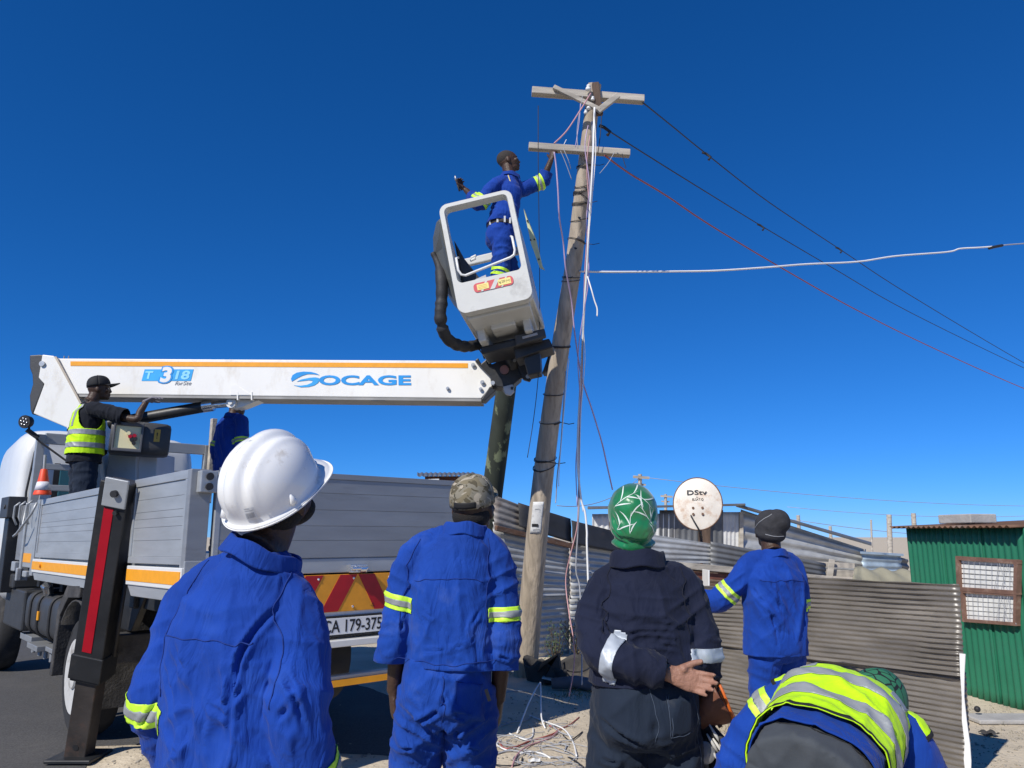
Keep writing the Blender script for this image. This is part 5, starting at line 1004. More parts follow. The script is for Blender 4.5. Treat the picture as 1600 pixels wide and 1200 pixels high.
def head_parts(mb, c, f, u, s=1., prof=True):
    f = Vector(f).normalized(); u = Vector(u); u = (u - f * u.dot(f)).normalized(); r = f.cross(u); B3 = Matrix((r, f, u)).transposed(); c = Vector(c); e = lambda o, rad: mb.ell(c + (r * o[0] + f * o[1] + u * o[2]) * s, [k * s for k in rad], B3, 20, 14)
    e((0, 0, 0), (.076, .098, .092)); e((0, .03, -.035), (.064, .068, .08)); e((0, .042, -.09), (.050, .050, .036)); e((0, .078, -.106), (.024, .020, .020))
    e((0, .080, .006), (.050, .020, .017)); e((0, .100, -.042), (.019, .021, .015)); e((0, .093, -.022), (.011, .018, .026)); e((0, .090, -.072), (.026, .018, .010)); e((0, .088, -.086), (.023, .018, .010))
    for sx in (-1, 1): e((sx * .043, .074, -.036), (.026, .020, .022)); e((sx * .076, -.006, -.03), (.011, .019, .031))
    return r, f, u
def eyes(parent, c, f, u, s=1.):
    f = Vector(f).normalized(); u = Vector(u); u = (u - f * u.dot(f)).normalized(); r = f.cross(u); c = Vector(c)
    for sx in (-1, 1):
        q = MB(); p = c + (r * sx * .032 + f * .083 - u * .018) * s; q.ell(p, (.011 * s,) * 3, None, 10, 8); o = link_mesh('eye', q.v, q.f, M('eye_white', (.55, .5, .45), .3), parent, True)
        q = MB(); q.ell(p + f * .0075 * s, (.005 * s,) * 3, None, 8, 6); link_mesh('pupil', q.v, q.f, M('pupil', (.01, .008, .006), .2), o, True)
def hand_parts(mb, w, d, n, t, curl=(.3, .35, .4, .45), s=1., thumb=(.55, .75, .3), spread=.06, pinch=.0):
    """w wrist, d towards the fingers, n palm side, t thumb side"""
    w = Vector(w); d = Vector(d).normalized(); n = Vector(n); n = (n - d * n.dot(d)).normalized(); t = Vector(t); t = (t - d * t.dot(d) - n * t.dot(n)).normalized()
    limb(mb, [w - d * .03 * s, w, w + d * .03 * s, w + d * .065 * s, w + d * .095 * s], [(.028 * s, .021 * s), (.029 * s, .020 * s), (.036 * s, .018 * s), (.041 * s, .016 * s), (.037 * s, .011 * s)], 14, t, 3)
    mb.ell(w + d * .035 * s + t * .026 * s + n * .008 * s, (.018 * s, .018 * s, .018 * s), None, 10, 8)
    for i, (o, L, r) in enumerate(((.030, .074, .0092), (.0105, .083, .0095), (-.0095, .077, .0092), (-.0285, .060, .0082))):
        b = w + d * (.086 - .004 * abs(i - 1)) * s + t * o * s; dr = (d + t * spread * (1.5 - i)).normalized(); p = [b - dr * .015 * s]; cu = curl[i]; ang = 0
        p.append(b.copy())
        for k, seg in enumerate((.44, .32, .24)):
            ang += cu * (1 if k else .8); v = dr * math.cos(ang) + n * math.sin(ang); p.append(p[-1] + v * L * seg * s)
        limb(mb, p, [r * s, r * s, r * .97 * s, r * .92 * s, r * .74 * s], 10, t, 3)
    b = w + d * .028 * s + t * .026 * s; v1 = (d * thumb[0] + t * thumb[1] + n * thumb[2]).normalized(); v2 = (v1 + d * .35 - t * .1 + n * pinch).normalized()
    limb(mb, [b - v1 * .01 * s, b + v1 * .030 * s, b + v1 * .052 * s, b + v1 * .052 * s + v2 * .03 * s], [.0135 * s, .0125 * s, .0112 * s, .0085 * s], 10, None, 3)
def body(P, J, voxel, skin, name='body', hands=(), headdir=((0, 1, 0), (0, 0, 1)), headscale=1., palm=None):
    mb = MB(); h = J['head']; head_parts(mb, h, headdir[0], headdir[1], headscale)
    f, u = Vector(headdir[0]).normalized(), Vector(headdir[1]); hb = Vector(h) - u * .07 - f * .01
    limb(mb, [hb + u * .04, lerp(hb, Vector(J['neck']), .6), J['neck']], [.060, .058, .070])
    limb(mb, [J['neck'], J['chest'], J['belly'], J['pelvis']], [(.07, .06), (.125, .08), (.125, .08), (.13, .085)], 18, J.get('right', (1, 0, 0)))
    for s in ('l', 'r'):
        sh = lerp(Vector(J['sh_' + s]), Vector(J['chest']), .22); limb(mb, [lerp(Vector(J['chest']), sh, .5), sh, lerp(sh, Vector(J['el_' + s]), .5), J['el_' + s], lerp(Vector(J['el_' + s]), Vector(J['wr_' + s]), .4), J['wr_' + s]], [.034, .036, .036, .034, .034, .027])
        limb(mb, [lerp(Vector(J['pelvis']), Vector(J['hip_' + s]), .7), J['hip_' + s], lerp(Vector(J['hip_' + s]), Vector(J['kn_' + s]), .5), J['kn_' + s], lerp(Vector(J['kn_' + s]), Vector(J['an_' + s]), .35), J['an_' + s]], [.075, .07, .062, .05, .048, .034])
        a = Vector(J['an_' + s]); fd = Vector(J.get('foot_' + s, (0, 1, 0))).normalized()
        limb(mb, [a - fd * .05 - Vector((0, 0, .04)), a + fd * .06 - Vector((0, 0, .045)), a + fd * .16 - Vector((0, 0, .06))], [.036, .040, .026])
    for hd in hands: hand_parts(mb, *hd[:4], **hd[4])
    me = fuse(mb, voxel, 3); ob = finish(me, name, [skin] + ([palm[0]] if palm else []), P)
    if palm:
        bm = bmesh.new(); bm.from_mesh(me); c, r, n = Vector(palm[1]), palm[2], Vector(palm[3]).normalized()
        for q in bm.faces:
            if (q.calc_center_median() - c).length < r and q.normal.dot(n) > .05: q.material_index = 1
        bm.to_mesh(me); bm.free()
    return ob
def boots(P, J):
    for s in ('l', 'r'):
        a = Vector(J['an_' + s]); fd = Vector(J.get('foot_' + s, (0, 1, 0))).normalized(); g0 = a.z - .085; mb = MB()
        sd = fd.cross(Vector((0, 0, 1))); limb(mb, [a + Vector((0, 0, .10)), a + Vector((0, 0, .02)), a - Vector((0, 0, .045)) + fd * .0], [.052, .05, .05])
        limb(mb, [a - fd * .085 + Vector((0, 0, -.045)), a + Vector((0, 0, -.04)), a + fd * .10 + Vector((0, 0, -.05)), a + fd * .20 + Vector((0, 0, -.06))], [(.035, .036), (.046, .045), (.052, .036), (.036, .022)], 14, sd)
        o = finish(fuse(mb, .010, 2), 'boot', BOOT, P)
def std(H=1.73, sw=.19):
    """upright stance, facing +y, metres above the ground"""
    k = H / 1.73
    J = dict(pelvis=(0, 0, .95), belly=(0, .0, 1.08), chest=(0, .0, 1.28), neck=(0, -.02, 1.46), head=(0, .03, 1.625), sh_l=(-sw, 0, 1.41), sh_r=(sw, 0, 1.41), el_l=(-sw - .06, -.02, 1.12), el_r=(sw + .06, -.02, 1.12), wr_l=(-sw - .06, .06, .87), wr_r=(sw + .06, .06, .87),
             hip_l=(-.095, 0, .91), hip_r=(.095, 0, .91), kn_l=(-.11, .02, .50), kn_r=(.11, .02, .50), an_l=(-.12, -.01, .09), an_r=(.12, -.01, .09))
    return {a: tuple(Vector(b) * k) for a, b in J.items()}
def collar(P, c, rx, ry, h, tilt, mat, flare=.012, th=.006, gap=.0, name='collar'):
    """a standing collar round the neck, folded over"""
    q = MB(); c = Vector(c); R3 = Matrix.Rotation(tilt[0], 3, 'X') @ Matrix.Rotation(tilt[1], 3, 'Y'); n = 40; a0 = R_(90) + gap; span = 2 * math.pi - 2 * gap
    prof = [(0, 0), (.004, h * .35), (.006, h * .75), (.008, h), (flare * .7 + .008, h * 1.02), (flare + .008, h * .85), (flare * 1.6 + .008, h * .30), (flare * 2.0 + .008, -h * .05)]
    def fn(u, v):
        i = min(int(v * (len(prof) - 1)), len(prof) - 2); t = v * (len(prof) - 1) - i; d = prof[i][0] + (prof[i + 1][0] - prof[i][0]) * t; z = prof[i][1] + (prof[i + 1][1] - prof[i][1]) * t
        a = a0 + span * u; w = .004 * math.sin(5 * a + v * 3); return c + R3 @ Vector(((rx + d) * math.cos(a), (ry + d) * math.sin(a), z + w))
    q.grid(fn, n, 21); o = link_mesh(name, q.v, q.f, mat, P, True, solid=th); return o
def sleeve(mb, pts, rads, ext=.035):
    pts = [Vector(p) for p in pts]; d = (pts[-1] - pts[-2]).normalized(); limb(mb, pts + [pts[-1] + d * ext], list(rads) + [rads[-1]], 18)
    return pts[-1], d
# ------------------------------------------------------------------ garments
def person(label, x, y, yaw, z=0., group=None):
    P = thing('person', label, 'person', (x, y, z), group, -R_(yaw)); P['_'] = 0; del P['_']
    P_INV[P.name] = (Matrix.Translation((x, y, z)) @ Matrix.Rotation(-R_(yaw), 4, 'Z')).inverted(); return P
P_INV = {}
def Lc_(P, px, py, Y): return P_INV[P.name] @ U(px, py, Y)
WROT = np.array(Matrix.Rotation(.5, 3, 'Y') @ Matrix.Rotation(.35, 3, 'X'))
def garment(P, name, mat, build, cuts, voxel, folds=(), dents=(), solid=.004, smooth=3, wr=(1., 1.)):
    mb = MB(); build(mb); me = fuse(mb, voxel, smooth); V, N = arr(me)
    q = V + .05 * np.c_[pnoise(V * 5 + 3), pnoise(V * 5 + 11), pnoise(V * 5 + 23)]
    big = 1 - np.abs(pnoise(q @ WROT * np.array([8, 8, 3.2]) * wr[1])) * 2.4; mid = 1 - np.abs(pnoise(q @ WROT.T * np.array([16, 16, 6.]) * wr[1] + 5)) * 2.4
    V = V + N * (wr[0] * (.0075 * np.clip(big, 0, 1) ** 4 + .0034 * np.clip(mid, 0, 1) ** 5 + .0018 * pnoise(q * np.array([4.5, 4.5, 3.]) + 40)))[:, None]
    for i, f in enumerate(folds): f = list(f); f[4] *= 1.7; V = fold(V, N, *f, seed=i + 1 + len(name))
    for d in dents: V = dent(V, N, d[0], d[1] * .8, d[2] * 1.9)
    setv(me, V)
    for c in cuts: cut(me, *c)
    return finish(me, name, mat, P, solid)
X, Y_, Z = Vector((1, 0, 0)), Vector((0, 1, 0)), Vector((0, 0, 1))
def legs_build(J, rw=.175, rd=.125, thick=1., waist=None, bag=1., hemz=.06):
    def f(mb):
        pz = J['pelvis'][2]; px, py = J['pelvis'][0], J['pelvis'][1]; w = waist or pz + .12
        loft(mb, [((px, py, w), rw * .93, rd * .92, 0, 2.3), ((px, py - .01, pz + .02), rw, rd * 1.06, 0, 2.4), ((px, py - .01, pz - .06), rw * 1.0, rd * 1.08, 0, 2.4), ((px, py, pz - .12), rw * .86, rd * .86, 0, 2.2)])
        for s in ('l', 'r'):
            h, k, a = Vector(J['hip_' + s]), Vector(J['kn_' + s]), Vector(J['an_' + s]); d = (a - k).normalized()
            limb(mb, [h + Z * .05, h - Z * .06, lerp(h, k, .5), k, lerp(k, a, .5), a - d * (hemz - .06), a + d * .03], [.088 * thick, .098 * thick, .086 * thick * bag, .074 * thick * bag, .074 * bag, .074 * bag, .074 * bag], 18)
    return f
def leg_folds(J, a=.010):
    out = []
    for s in ('l', 'r'):
        h, k, an = Vector(J['hip_' + s]), Vector(J['kn_' + s]), Vector(J['an_' + s])
        out += [(k, (.13, .13, .13), (k - h) + X * .25, 16, a, ), (lerp(k, an, .7), (.12, .12, .16), an - k, 18, a * 1.2), (lerp(h, k, .35), (.12, .12, .17), (X * (.5 if s == 'l' else -.5) + Z), 13, a)]
    return out
# ================================================================== 1. man in the white helmet, close to the viewer
P = person('man in blue work jacket and white hard hat, back turned, nearest the viewer', -.690, 2.12, 22)
J = std(1.72, .185); J.update(sh_l=(-.115, -.005, 1.32), sh_r=(.105, -.01, 1.31), head=(.036, .025, 1.612), neck=(.022, -.02, 1.45), el_l=(-.255, -.03, 1.10), el_r=(.20, -.05, 1.08), wr_l=(-.25, .08, .86), wr_r=(.20, .03, .83))
hf, hu = Vector((.10, 1, .82)), Vector((.05, -.82, 1))
body(P, J, .007, SKIN, hands=[(J['wr_l'], (0, .2, -1), (1, 0, 0), (0, 1, .2), {}), (J['wr_r'], (0, .2, -1), (-1, 0, 0), (0, 1, .2), {})], headdir=(hf, hu))
boots(P, J)
tr_ = garment(P, 'trousers', BLUE, legs_build(J), [((0, 0, 1.065), Z)] + [((J['an_' + s]), (0, 0, -1), J['an_' + s], .16) for s in 'lr'], .012, leg_folds(J))
sl1 = [(-.03, -.01, 1.405), (-.150, -.005, 1.365), (-.218, -.01, 1.27), (-.240, -.02, 1.15), (-.258, -.03, 1.07), (-.25, .06, .90)]; sl2 = [(.06, -.01, 1.38), (.132, -.01, 1.325), (.176, -.025, 1.24), (.194, -.04, 1.15), (.200, -.05, 1.06), (.20, .02, .86)]
def bj(mb):
    loft(mb, [((0, 0, .74), .225, .155, 0, 2.6), ((0, 0, .90), .213, .148, 0, 2.6), ((-.015, -.005, 1.08), .190, .142, 0, 2.7), ((-.012, -.01, 1.22), .188, .144, 0, 2.7), ((-.005, -.012, 1.31), .174, .130, 0, 2.4), ((.008, -.015, 1.385), .138, .108, 0, 2.2), ((.02, -.02, 1.435), .088, .084, 0, 2.1), ((.025, -.02, 1.458), .072, .076, 0, 2)])
    for s_ in (sl1, sl2): sleeve(mb, s_, [.055, .064, .072, .074, .076, .076])
jk = garment(P, 'jacket', BLUE, bj, [((0, 0, .78), -Z)] + [(s_[-1], Vector(s_[-1]) - Vector(s_[-2]), s_[-1], .11) for s_ in (sl1, sl2)], .006,
    [((-.05, -.15, 1.0), (.28, .2, .26), (1, 0, .35), 6, .006), ((.08, -.15, 1.18), (.2, .15, .2), (1, 0, -.8), 7, .005), ((.21, -.05, 1.12), (.10, .12, .2), (.35, 0, 1), 13, .008), ((-.27, -.03, 1.12), (.10, .12, .2), (-.35, 0, 1), 13, .008), ((0, -.15, 1.36), (.24, .14, .10), (.2, 0, 1), 11, .005), ((.16, -.1, 1.0), (.10, .14, .22), (.6, 0, 1), 14, .008)],
    [([(.15, -.08, 1.33), (.11, -.13, 1.26), (.085, -.15, 1.17), (.08, -.15, 1.02)], .010, .010), ([(-.165, -.08, 1.41), (-.19, -.12, 1.32), (-.18, -.13, 1.2), (-.17, -.12, 1.1)], .008, .007), ([(.15, -.13, 1.19), (.08, -.16, 1.11), (.0, -.17, 1.04)], .012, .008), ([(-.15, -.13, 1.18), (-.09, -.16, 1.06), (-.04, -.17, .95)], .012, .007), ([(.0, -.17, 1.25), (.015, -.17, 1.1), (.0, -.17, .95)], .014, .007), ([(.18, -.13, 1.13), (.12, -.16, 1.02), (.06, -.17, .94)], .010, .009), ([(.29, -.1, 1.2), (.24, -.13, 1.12), (.2, -.12, 1.08)], .010, .009), ([(.31, -.1, 1.1), (.25, -.13, 1.05), (.21, -.12, .98)], .010, .008), ([(-.12, -.15, 1.24), (-.05, -.165, 1.16), (.03, -.165, 1.10), (.1, -.15, 1.07)], .009, .006), ([(.12, -.15, 1.24), (.05, -.165, 1.19), (-.03, -.17, 1.17)], .007, .004), ([(-.06, -.17, 1.24), (-.07, -.17, 1.08), (-.05, -.17, .92)], .012, .007), ([(.07, -.16, 1.22), (.085, -.16, 1.06), (.07, -.16, .92)], .010, .006), ([(-.15, -.14, 1.02), (-.06, -.17, .985), (.04, -.17, .99)], .008, .006), ([(.19, -.12, 1.20), (.24, -.12, 1.13), (.26, -.1, 1.05)], .009, .008), ([(-.22, -.08, 1.22), (-.27, -.07, 1.14), (-.29, -.05, 1.08)], .009, .008), ([(-.19, -.1, 1.1), (-.24, -.1, 1.03), (-.3, -.03, 1.0)], .008, .008)])
collar(P, (.030, -.016, 1.432), .080, .086, .042, (-.20, .34), BLUE, .010)
seam(jk, [(-.19, -.14, 1.26), (-.1, -.18, 1.255), (0, -.19, 1.25), (.09, -.18, 1.25), (.135, -.16, 1.255)], 'seam', SEAM, P, .0016)
for s_ in (1, -1): seam(jk, [(.125 * s_ + .012, -.02, 1.41), (.155 * s_, -.08, 1.36), (.18 * s_, -.14, 1.28), (.185 * s_, -.15, 1.2), (.175 * s_, -.12, 1.1)], 'seam', SEAM, P, .0018)
armband(jk, sl1[4], Vector(sl1[5]) - Vector(sl1[3]), .062, P, .14); armband(jk, lerp(Vector(sl2[4]), Vector(sl2[5]), .62), Vector(sl2[5]) - Vector(sl2[4]), .06, P, .13)
# ears, beard, hard hat
hc = Vector(J['head']); f, u = hf.normalized(), hu; u = (u - f * u.dot(f)).normalized(); r = f.cross(u)
q = MB(); q.ell(hc + f * .045 - u * .088, (.056, .054, .036), Matrix((r, f, u)).transposed(), 18, 12); q.ell(hc - f * .02 - u * .045, (.079, .080, .050), Matrix((r, f, u)).transposed(), 18, 12); link_mesh('hair', fuse_v(q) if False else q.v, q.f, HAIR, P, True)
def helmet(P, c, f, u, r, a=.117, b=.144, h=.155, mat=HELM):
    q = MB(); nu, nv = 72, 22; vs = []
    def shell(th, s):
        x, y = math.cos(th), math.sin(th)     # x right, y front
        ph = s * math.pi / 2; rad = math.sin(ph) ** .92; z = h * max(0, math.cos(ph)) ** .80
        px, py = a * rad * x, b * rad * y
        k = 0.
        if z > .02: # three crown ribs running front to back
            env = min(1, (z - .02) / .04) * (1 if y < .9 else 1)
            k += .011 * math.exp(-(px / .020) ** 4) * env + .005 * (math.exp(-((abs(px) - .052) / .010) ** 2)) * env - .004 * math.exp(-((abs(px) - .034) / .008) ** 2) * env
        nrm = Vector((px / a ** 2, py / b ** 2, z / h ** 2 + 1e-6)).normalized(); v = Vector((px, py, z)) + nrm * k
        return c + r * v.x + f * v.y + u * v.z
    for i in range(nv + 1):
        for j in range(nu): vs.append(shell(2 * math.pi * j / nu, max(.001, i / nv)))
    for ring in range(1, 5):
        for j in range(nu):
            th = 2 * math.pi * j / nu; pk = max(0, math.sin(th)) ** 2; x, y = math.cos(th), math.sin(th); t = (0, .35, .75, 1., 1.02)[ring]; o = (.012 + .040 * pk) * t
            zz = -.004 - .003 * t - .020 * pk * t ** 1.6 + (.004 if ring == 4 else 0) - (.006 if ring >= 3 else 0)
            nn = Vector((x / a, y / b, 0)).normalized(); v = Vector((a * x, b * y, zz)) + nn * o; vs.append(c + r * v.x + f * v.y + u * v.z)
    n = nv + 5; fs = [(i * nu + j, i * nu + (j + 1) % nu, (i + 1) * nu + (j + 1) % nu, (i + 1) * nu + j) for i in range(n - 1) for j in range(nu)]
    o = link_mesh('hard_hat', vs, fs, mat, P, True, solid=.003)
    return o, shell
hcn = hc + u * .016 - f * .006
ho, shell = helmet(P, hcn, f, u, r)
def hpt(th, s, o=.0025): p = shell(th, s); return p + (p - hcn).normalized() * o
q = MB(); th0 = R_(-68); q.grid(lambda U_, V_: hpt(th0 + (U_ - .5) * .24, .965 - V_ * .11), 6, 4); lb = link_mesh('label', q.v, q.f, M('clear_label', (.70, .71, .71), .3), ho, True)
for k in range(9):
    w = .012 + .010 * random.random(); x0 = -.095 + k * .021; q = MB(); q.grid(lambda U_, V_: hpt(th0 + x0 + U_ * w, .955 - V_ * .05, .0032), 1, 2); link_mesh('barcode', q.v, q.f, m_greyc, lb)
for s0, x1 in ((.885, .10), (.865, .02)): q = MB(); q.grid(lambda U_, V_: hpt(th0 - .10 + U_ * (x1 + .1), s0 - V_ * .006, .0032), 4, 1); link_mesh('print', q.v, q.f, m_greyc, lb)
for th in (R_(-20), R_(-118)): q = MB(); p = hpt(th, .97, .0); nn = (p - hcn).normalized(); q.tube([p - u * .012 - nn * .004, p + nn * .006, p + u * .022 - nn * .003], [(.013, .006), (.010, .008), (.003, .003)], 8, True, 1, nn.cross(u)); link_mesh('slot_boss', q.v, q.f, HELM, ho, True)

# ================================================================== 2. man in the camouflage cap
P = person('man in blue overalls and camouflage cap standing behind the truck tail', -.235, 3.06, 3)
J = std(1.74, .145); J.update(head=(.075, .05, 1.625), neck=(.05, .0, 1.49), el_l=(-.19, -.03, 1.15), wr_l=(-.218, .03, .92), el_r=(.205, -.03, 1.13), wr_r=(.18, .04, .89), kn_l=(-.15, .07, .50), an_l=(-.20, .02, .09), kn_r=(.065, .08, .50), an_r=(.05, .02, .09), pelvis=(-.01, -.01, .94), hip_l=(-.105, -.01, .90), hip_r=(.085, -.01, .90))
hf, hu = Vector((.22, 1, .30)), Vector((-.06, -.28, 1))
body(P, J, .0055, SKIN, hands=[(J['wr_l'], (.05, .1, -1), (1, .3, 0), (.2, 1, .1), dict(curl=(.45, .5, .55, .6))), (J['wr_r'], (-.1, .1, -1), (-1, .3, 0), (-.2, 1, .1), dict(curl=(.45, .5, .55, .6)))], headdir=(hf, hu))
boots(P, J)
tr_ = garment(P, 'trousers', BLUE2, legs_build(J, .164, .125, .98, 1.08, 1.08), [((0, 0, 1.07), Z)] + [((J['an_' + s]), (0, 0, -1), J['an_' + s], .16) for s in 'lr'], .008,
    leg_folds(J, .016) + [((0, -.13, .95), (.2, .1, .12), (.3, 0, 1), 14, .007), ((-.1, -.1, .80), (.14, .14, .12), (.7, 0, 1), 17, .014), ((.09, -.1, .80), (.14, .14, .12), (-.7, 0, 1), 17, .014)],
    [([(0, -.16, 1.04), (0, -.17, .95), (0, -.13, .86)], .010, .010), ([(.0, -.14, .90), (.08, -.15, .87), (.16, -.1, .86)], .010, .012), ([(.0, -.14, .90), (-.09, -.15, .85), (-.18, -.1, .83)], .010, .012), ([(-.02, -.1, .83), (-.09, -.12, .76), (-.19, -.08, .74)], .010, .012), ([(.02, -.1, .83), (.09, -.1, .75), (.17, -.06, .73)], .010, .012)])
q = MB(); q.grid(lambda a, b: Vector((.045 + .115 * a, -.152 + .02 * a * a, .985 - .13 * b)), 6, 6); pv = [tuple(p) for p in q.v]
def shrink(gar, pts, off):
    bm = bmesh.new(); bm.from_mesh(gar.data); bt = BVHTree.FromBMesh(bm); bm.free(); out = []
    for p in pts:
        c, n, i, d = bt.find_nearest(Vector(p)); out.append(c + n * off)
    return out
link_mesh('back_pocket', shrink(tr_, q.v, .003), q.f, BLUE2, P, True, solid=.002)
seam(tr_, [(.045, -.17, .987), (.10, -.17, .985), (.165, -.13, .983)], 'seam', SEAM, P); seam(tr_, [(0, -.2, 1.05), (0, -.2, .95), (0, -.16, .85)], 'seam', SEAM, P)
q = MB(); q.beam((.150, -.150, .965), (.163, -.147, .925), .012, .004, up=(0, -1, 0)); link_mesh('pocket_tag', q.v, q.f, m_dgrey, P)
sl1 = [(-.02, .0, 1.49), (-.12, 0, 1.455), (-.166, -.01, 1.36), (-.182, -.02, 1.24), (-.196, -.03, 1.14), (-.218, .01, 1.00)]; sl2 = [(.07, .0, 1.49), (.150, 0, 1.455), (.190, -.01, 1.35), (.203, -.02, 1.22), (.205, -.03, 1.11), (.192, .0, .985)]
def bj(mb):
    loft(mb, [((.01, -.01, .99), .172, .132, 0, 2.4), ((.01, -.01, 1.08), .167, .130, 0, 2.4), ((.01, -.01, 1.20), .168, .130, 0, 2.5), ((.015, -.01, 1.34), .166, .124, 0, 2.5), ((.022, -.005, 1.44), .143, .108, 0, 2.3), ((.035, 0, 1.49), .108, .092, 0, 2.1), ((.05, 0, 1.525), .07, .075, 0, 2)])
    sleeve(mb, sl1, [.050, .056, .062, .062, .064, .074]); sleeve(mb, sl2, [.050, .056, .062, .062, .062, .066])
jk = garment(P, 'jacket', BLUE2, bj, [((0, 0, 1.025), Vector((-.05, 0, -1)))], .007,
    [((0, -.14, 1.15), (.2, .12, .22), (1, 0, .15), 9, .007), ((-.20, -.04, 1.30), (.08, .12, .12), (.4, 0, 1), 16, .009), ((.20, -.04, 1.30), (.08, .12, .12), (-.4, 0, 1), 16, .009), ((-.25, 0, 1.12), (.09, .12, .10), (-.2, 0, 1), 18, .008), ((.24, 0, 1.12), (.09, .12, .10), (.2, 0, 1), 18, .008), ((0, -.12, 1.05), (.2, .12, .05), (0, 0, 1), 16, .007)],
    [([(-.15, -.08, 1.41), (-.168, -.11, 1.33), (-.165, -.12, 1.2), (-.165, -.1, 1.1)], .008, .007), ([(.16, -.08, 1.41), (.172, -.11, 1.33), (.165, -.12, 1.2), (.165, -.1, 1.1)], .008, .008), ([(-.07, -.15, 1.32), (-.075, -.16, 1.2), (-.06, -.16, 1.08)], .010, .006), ([(.055, -.15, 1.35), (.06, -.16, 1.22), (.07, -.16, 1.08)], .010, .006), ([(.13, -.12, 1.24), (.09, -.15, 1.16), (.1, -.15, 1.06)], .009, .006), ([(-.13, -.12, 1.27), (-.04, -.15, 1.20), (.03, -.15, 1.17)], .007, .005), ([(.12, -.13, 1.14), (.02, -.15, 1.10), (-.1, -.14, 1.09)], .007, .005), ([(-.01, -.15, 1.3), (.0, -.15, 1.2), (-.005, -.15, 1.06)], .007, .005), ([(-.12, -.12, 1.1), (-.165, -.1, 1.16), (-.19, -.06, 1.24)], .008, .007), ([(-.17, -.06, 1.1), (-.22, -.08, 1.07), (-.26, -.02, 1.06)], .007, .007), ([(.17, -.06, 1.09), (.21, -.09, 1.06), (.25, -.03, 1.06)], .007, .007)])
collar(P, (.050, .0, 1.492), .070, .076, .045, (-.18, .05), BLUE2, .006)
seam(jk, [(-.15, -.14, 1.345), (-.08, -.17, 1.35), (0, -.17, 1.35), (.08, -.17, 1.35), (.155, -.14, 1.345)], 'seam', SEAM, P, .0016)
for s_ in (1, -1): seam(jk, [(.125 * s_ + .015, -.02, 1.48), (.15 * s_ + .008, -.08, 1.44), (.165 * s_, -.13, 1.34), (.165 * s_, -.13, 1.18)], 'seam', SEAM, P, .0018)
seam(jk, [(-.19, -.1, 1.052), (-.1, -.15, 1.052), (0, -.17, 1.05), (.1, -.15, 1.052), (.18, -.1, 1.052)], 'seam', SEAM, P, .0015)
kL = lambda c: c.x < -.135; kR = lambda c: c.x > .152
armband(jk, (-.184, -.02, 1.255), Vector((-.22, -.0, -1)), .054, P, .15, keep=kL); armband(jk, (.203, -.025, 1.215), Vector((.03, .0, -1)), .052, P, .14, keep=kR)
m_camo = bpy.data.materials.new('camouflage'); m_camo.use_nodes = True; MATS['camo'] = m_camo
n_, l_ = m_camo.node_tree.nodes, m_camo.node_tree.links; tc = n_.new('ShaderNodeTexCoord'); base = None
n_['Principled BSDF'].inputs['Roughness'].default_value = .9; n_['Principled BSDF'].inputs['Specular IOR Level'].default_value = .2
for i, (sc, th, cl) in enumerate(((11, .50, (.20, .17, .11)), (17, .55, (.10, .085, .055)), (13, .575, (.40, .35, .27)), (22, .61, (.05, .045, .03)))):
    mp = n_.new('ShaderNodeMapping'); mp.inputs['Location'].default_value = (i * 3.1, i * 1.7, 0); mp.inputs['Scale'].default_value = (1, 1, 1.5); nz = n_.new('ShaderNodeTexNoise'); nz.inputs['Scale'].default_value = sc; nz.inputs['Detail'].default_value = 3; nz.inputs['Distortion'].default_value = 1.5
    rp = n_.new('ShaderNodeMapRange'); rp.inputs[1].default_value = th; rp.inputs[2].default_value = th + .03; mx = n_.new('ShaderNodeMix'); mx.data_type = 'RGBA'; mx.inputs[7].default_value = (*cl, 1); mx.inputs[6].default_value = (.23, .21, .16, 1)
    l_.new(tc.outputs['Object'], mp.inputs[0]); l_.new(mp.outputs[0], nz.inputs['Vector']); l_.new(nz.outputs[0], rp.inputs[0]); l_.new(rp.outputs[0], mx.inputs[0])
    if base: l_.new(base, mx.inputs[6])
    base = mx.outputs[2]
l_.new(base, n_['Principled BSDF'].inputs['Base Color'])
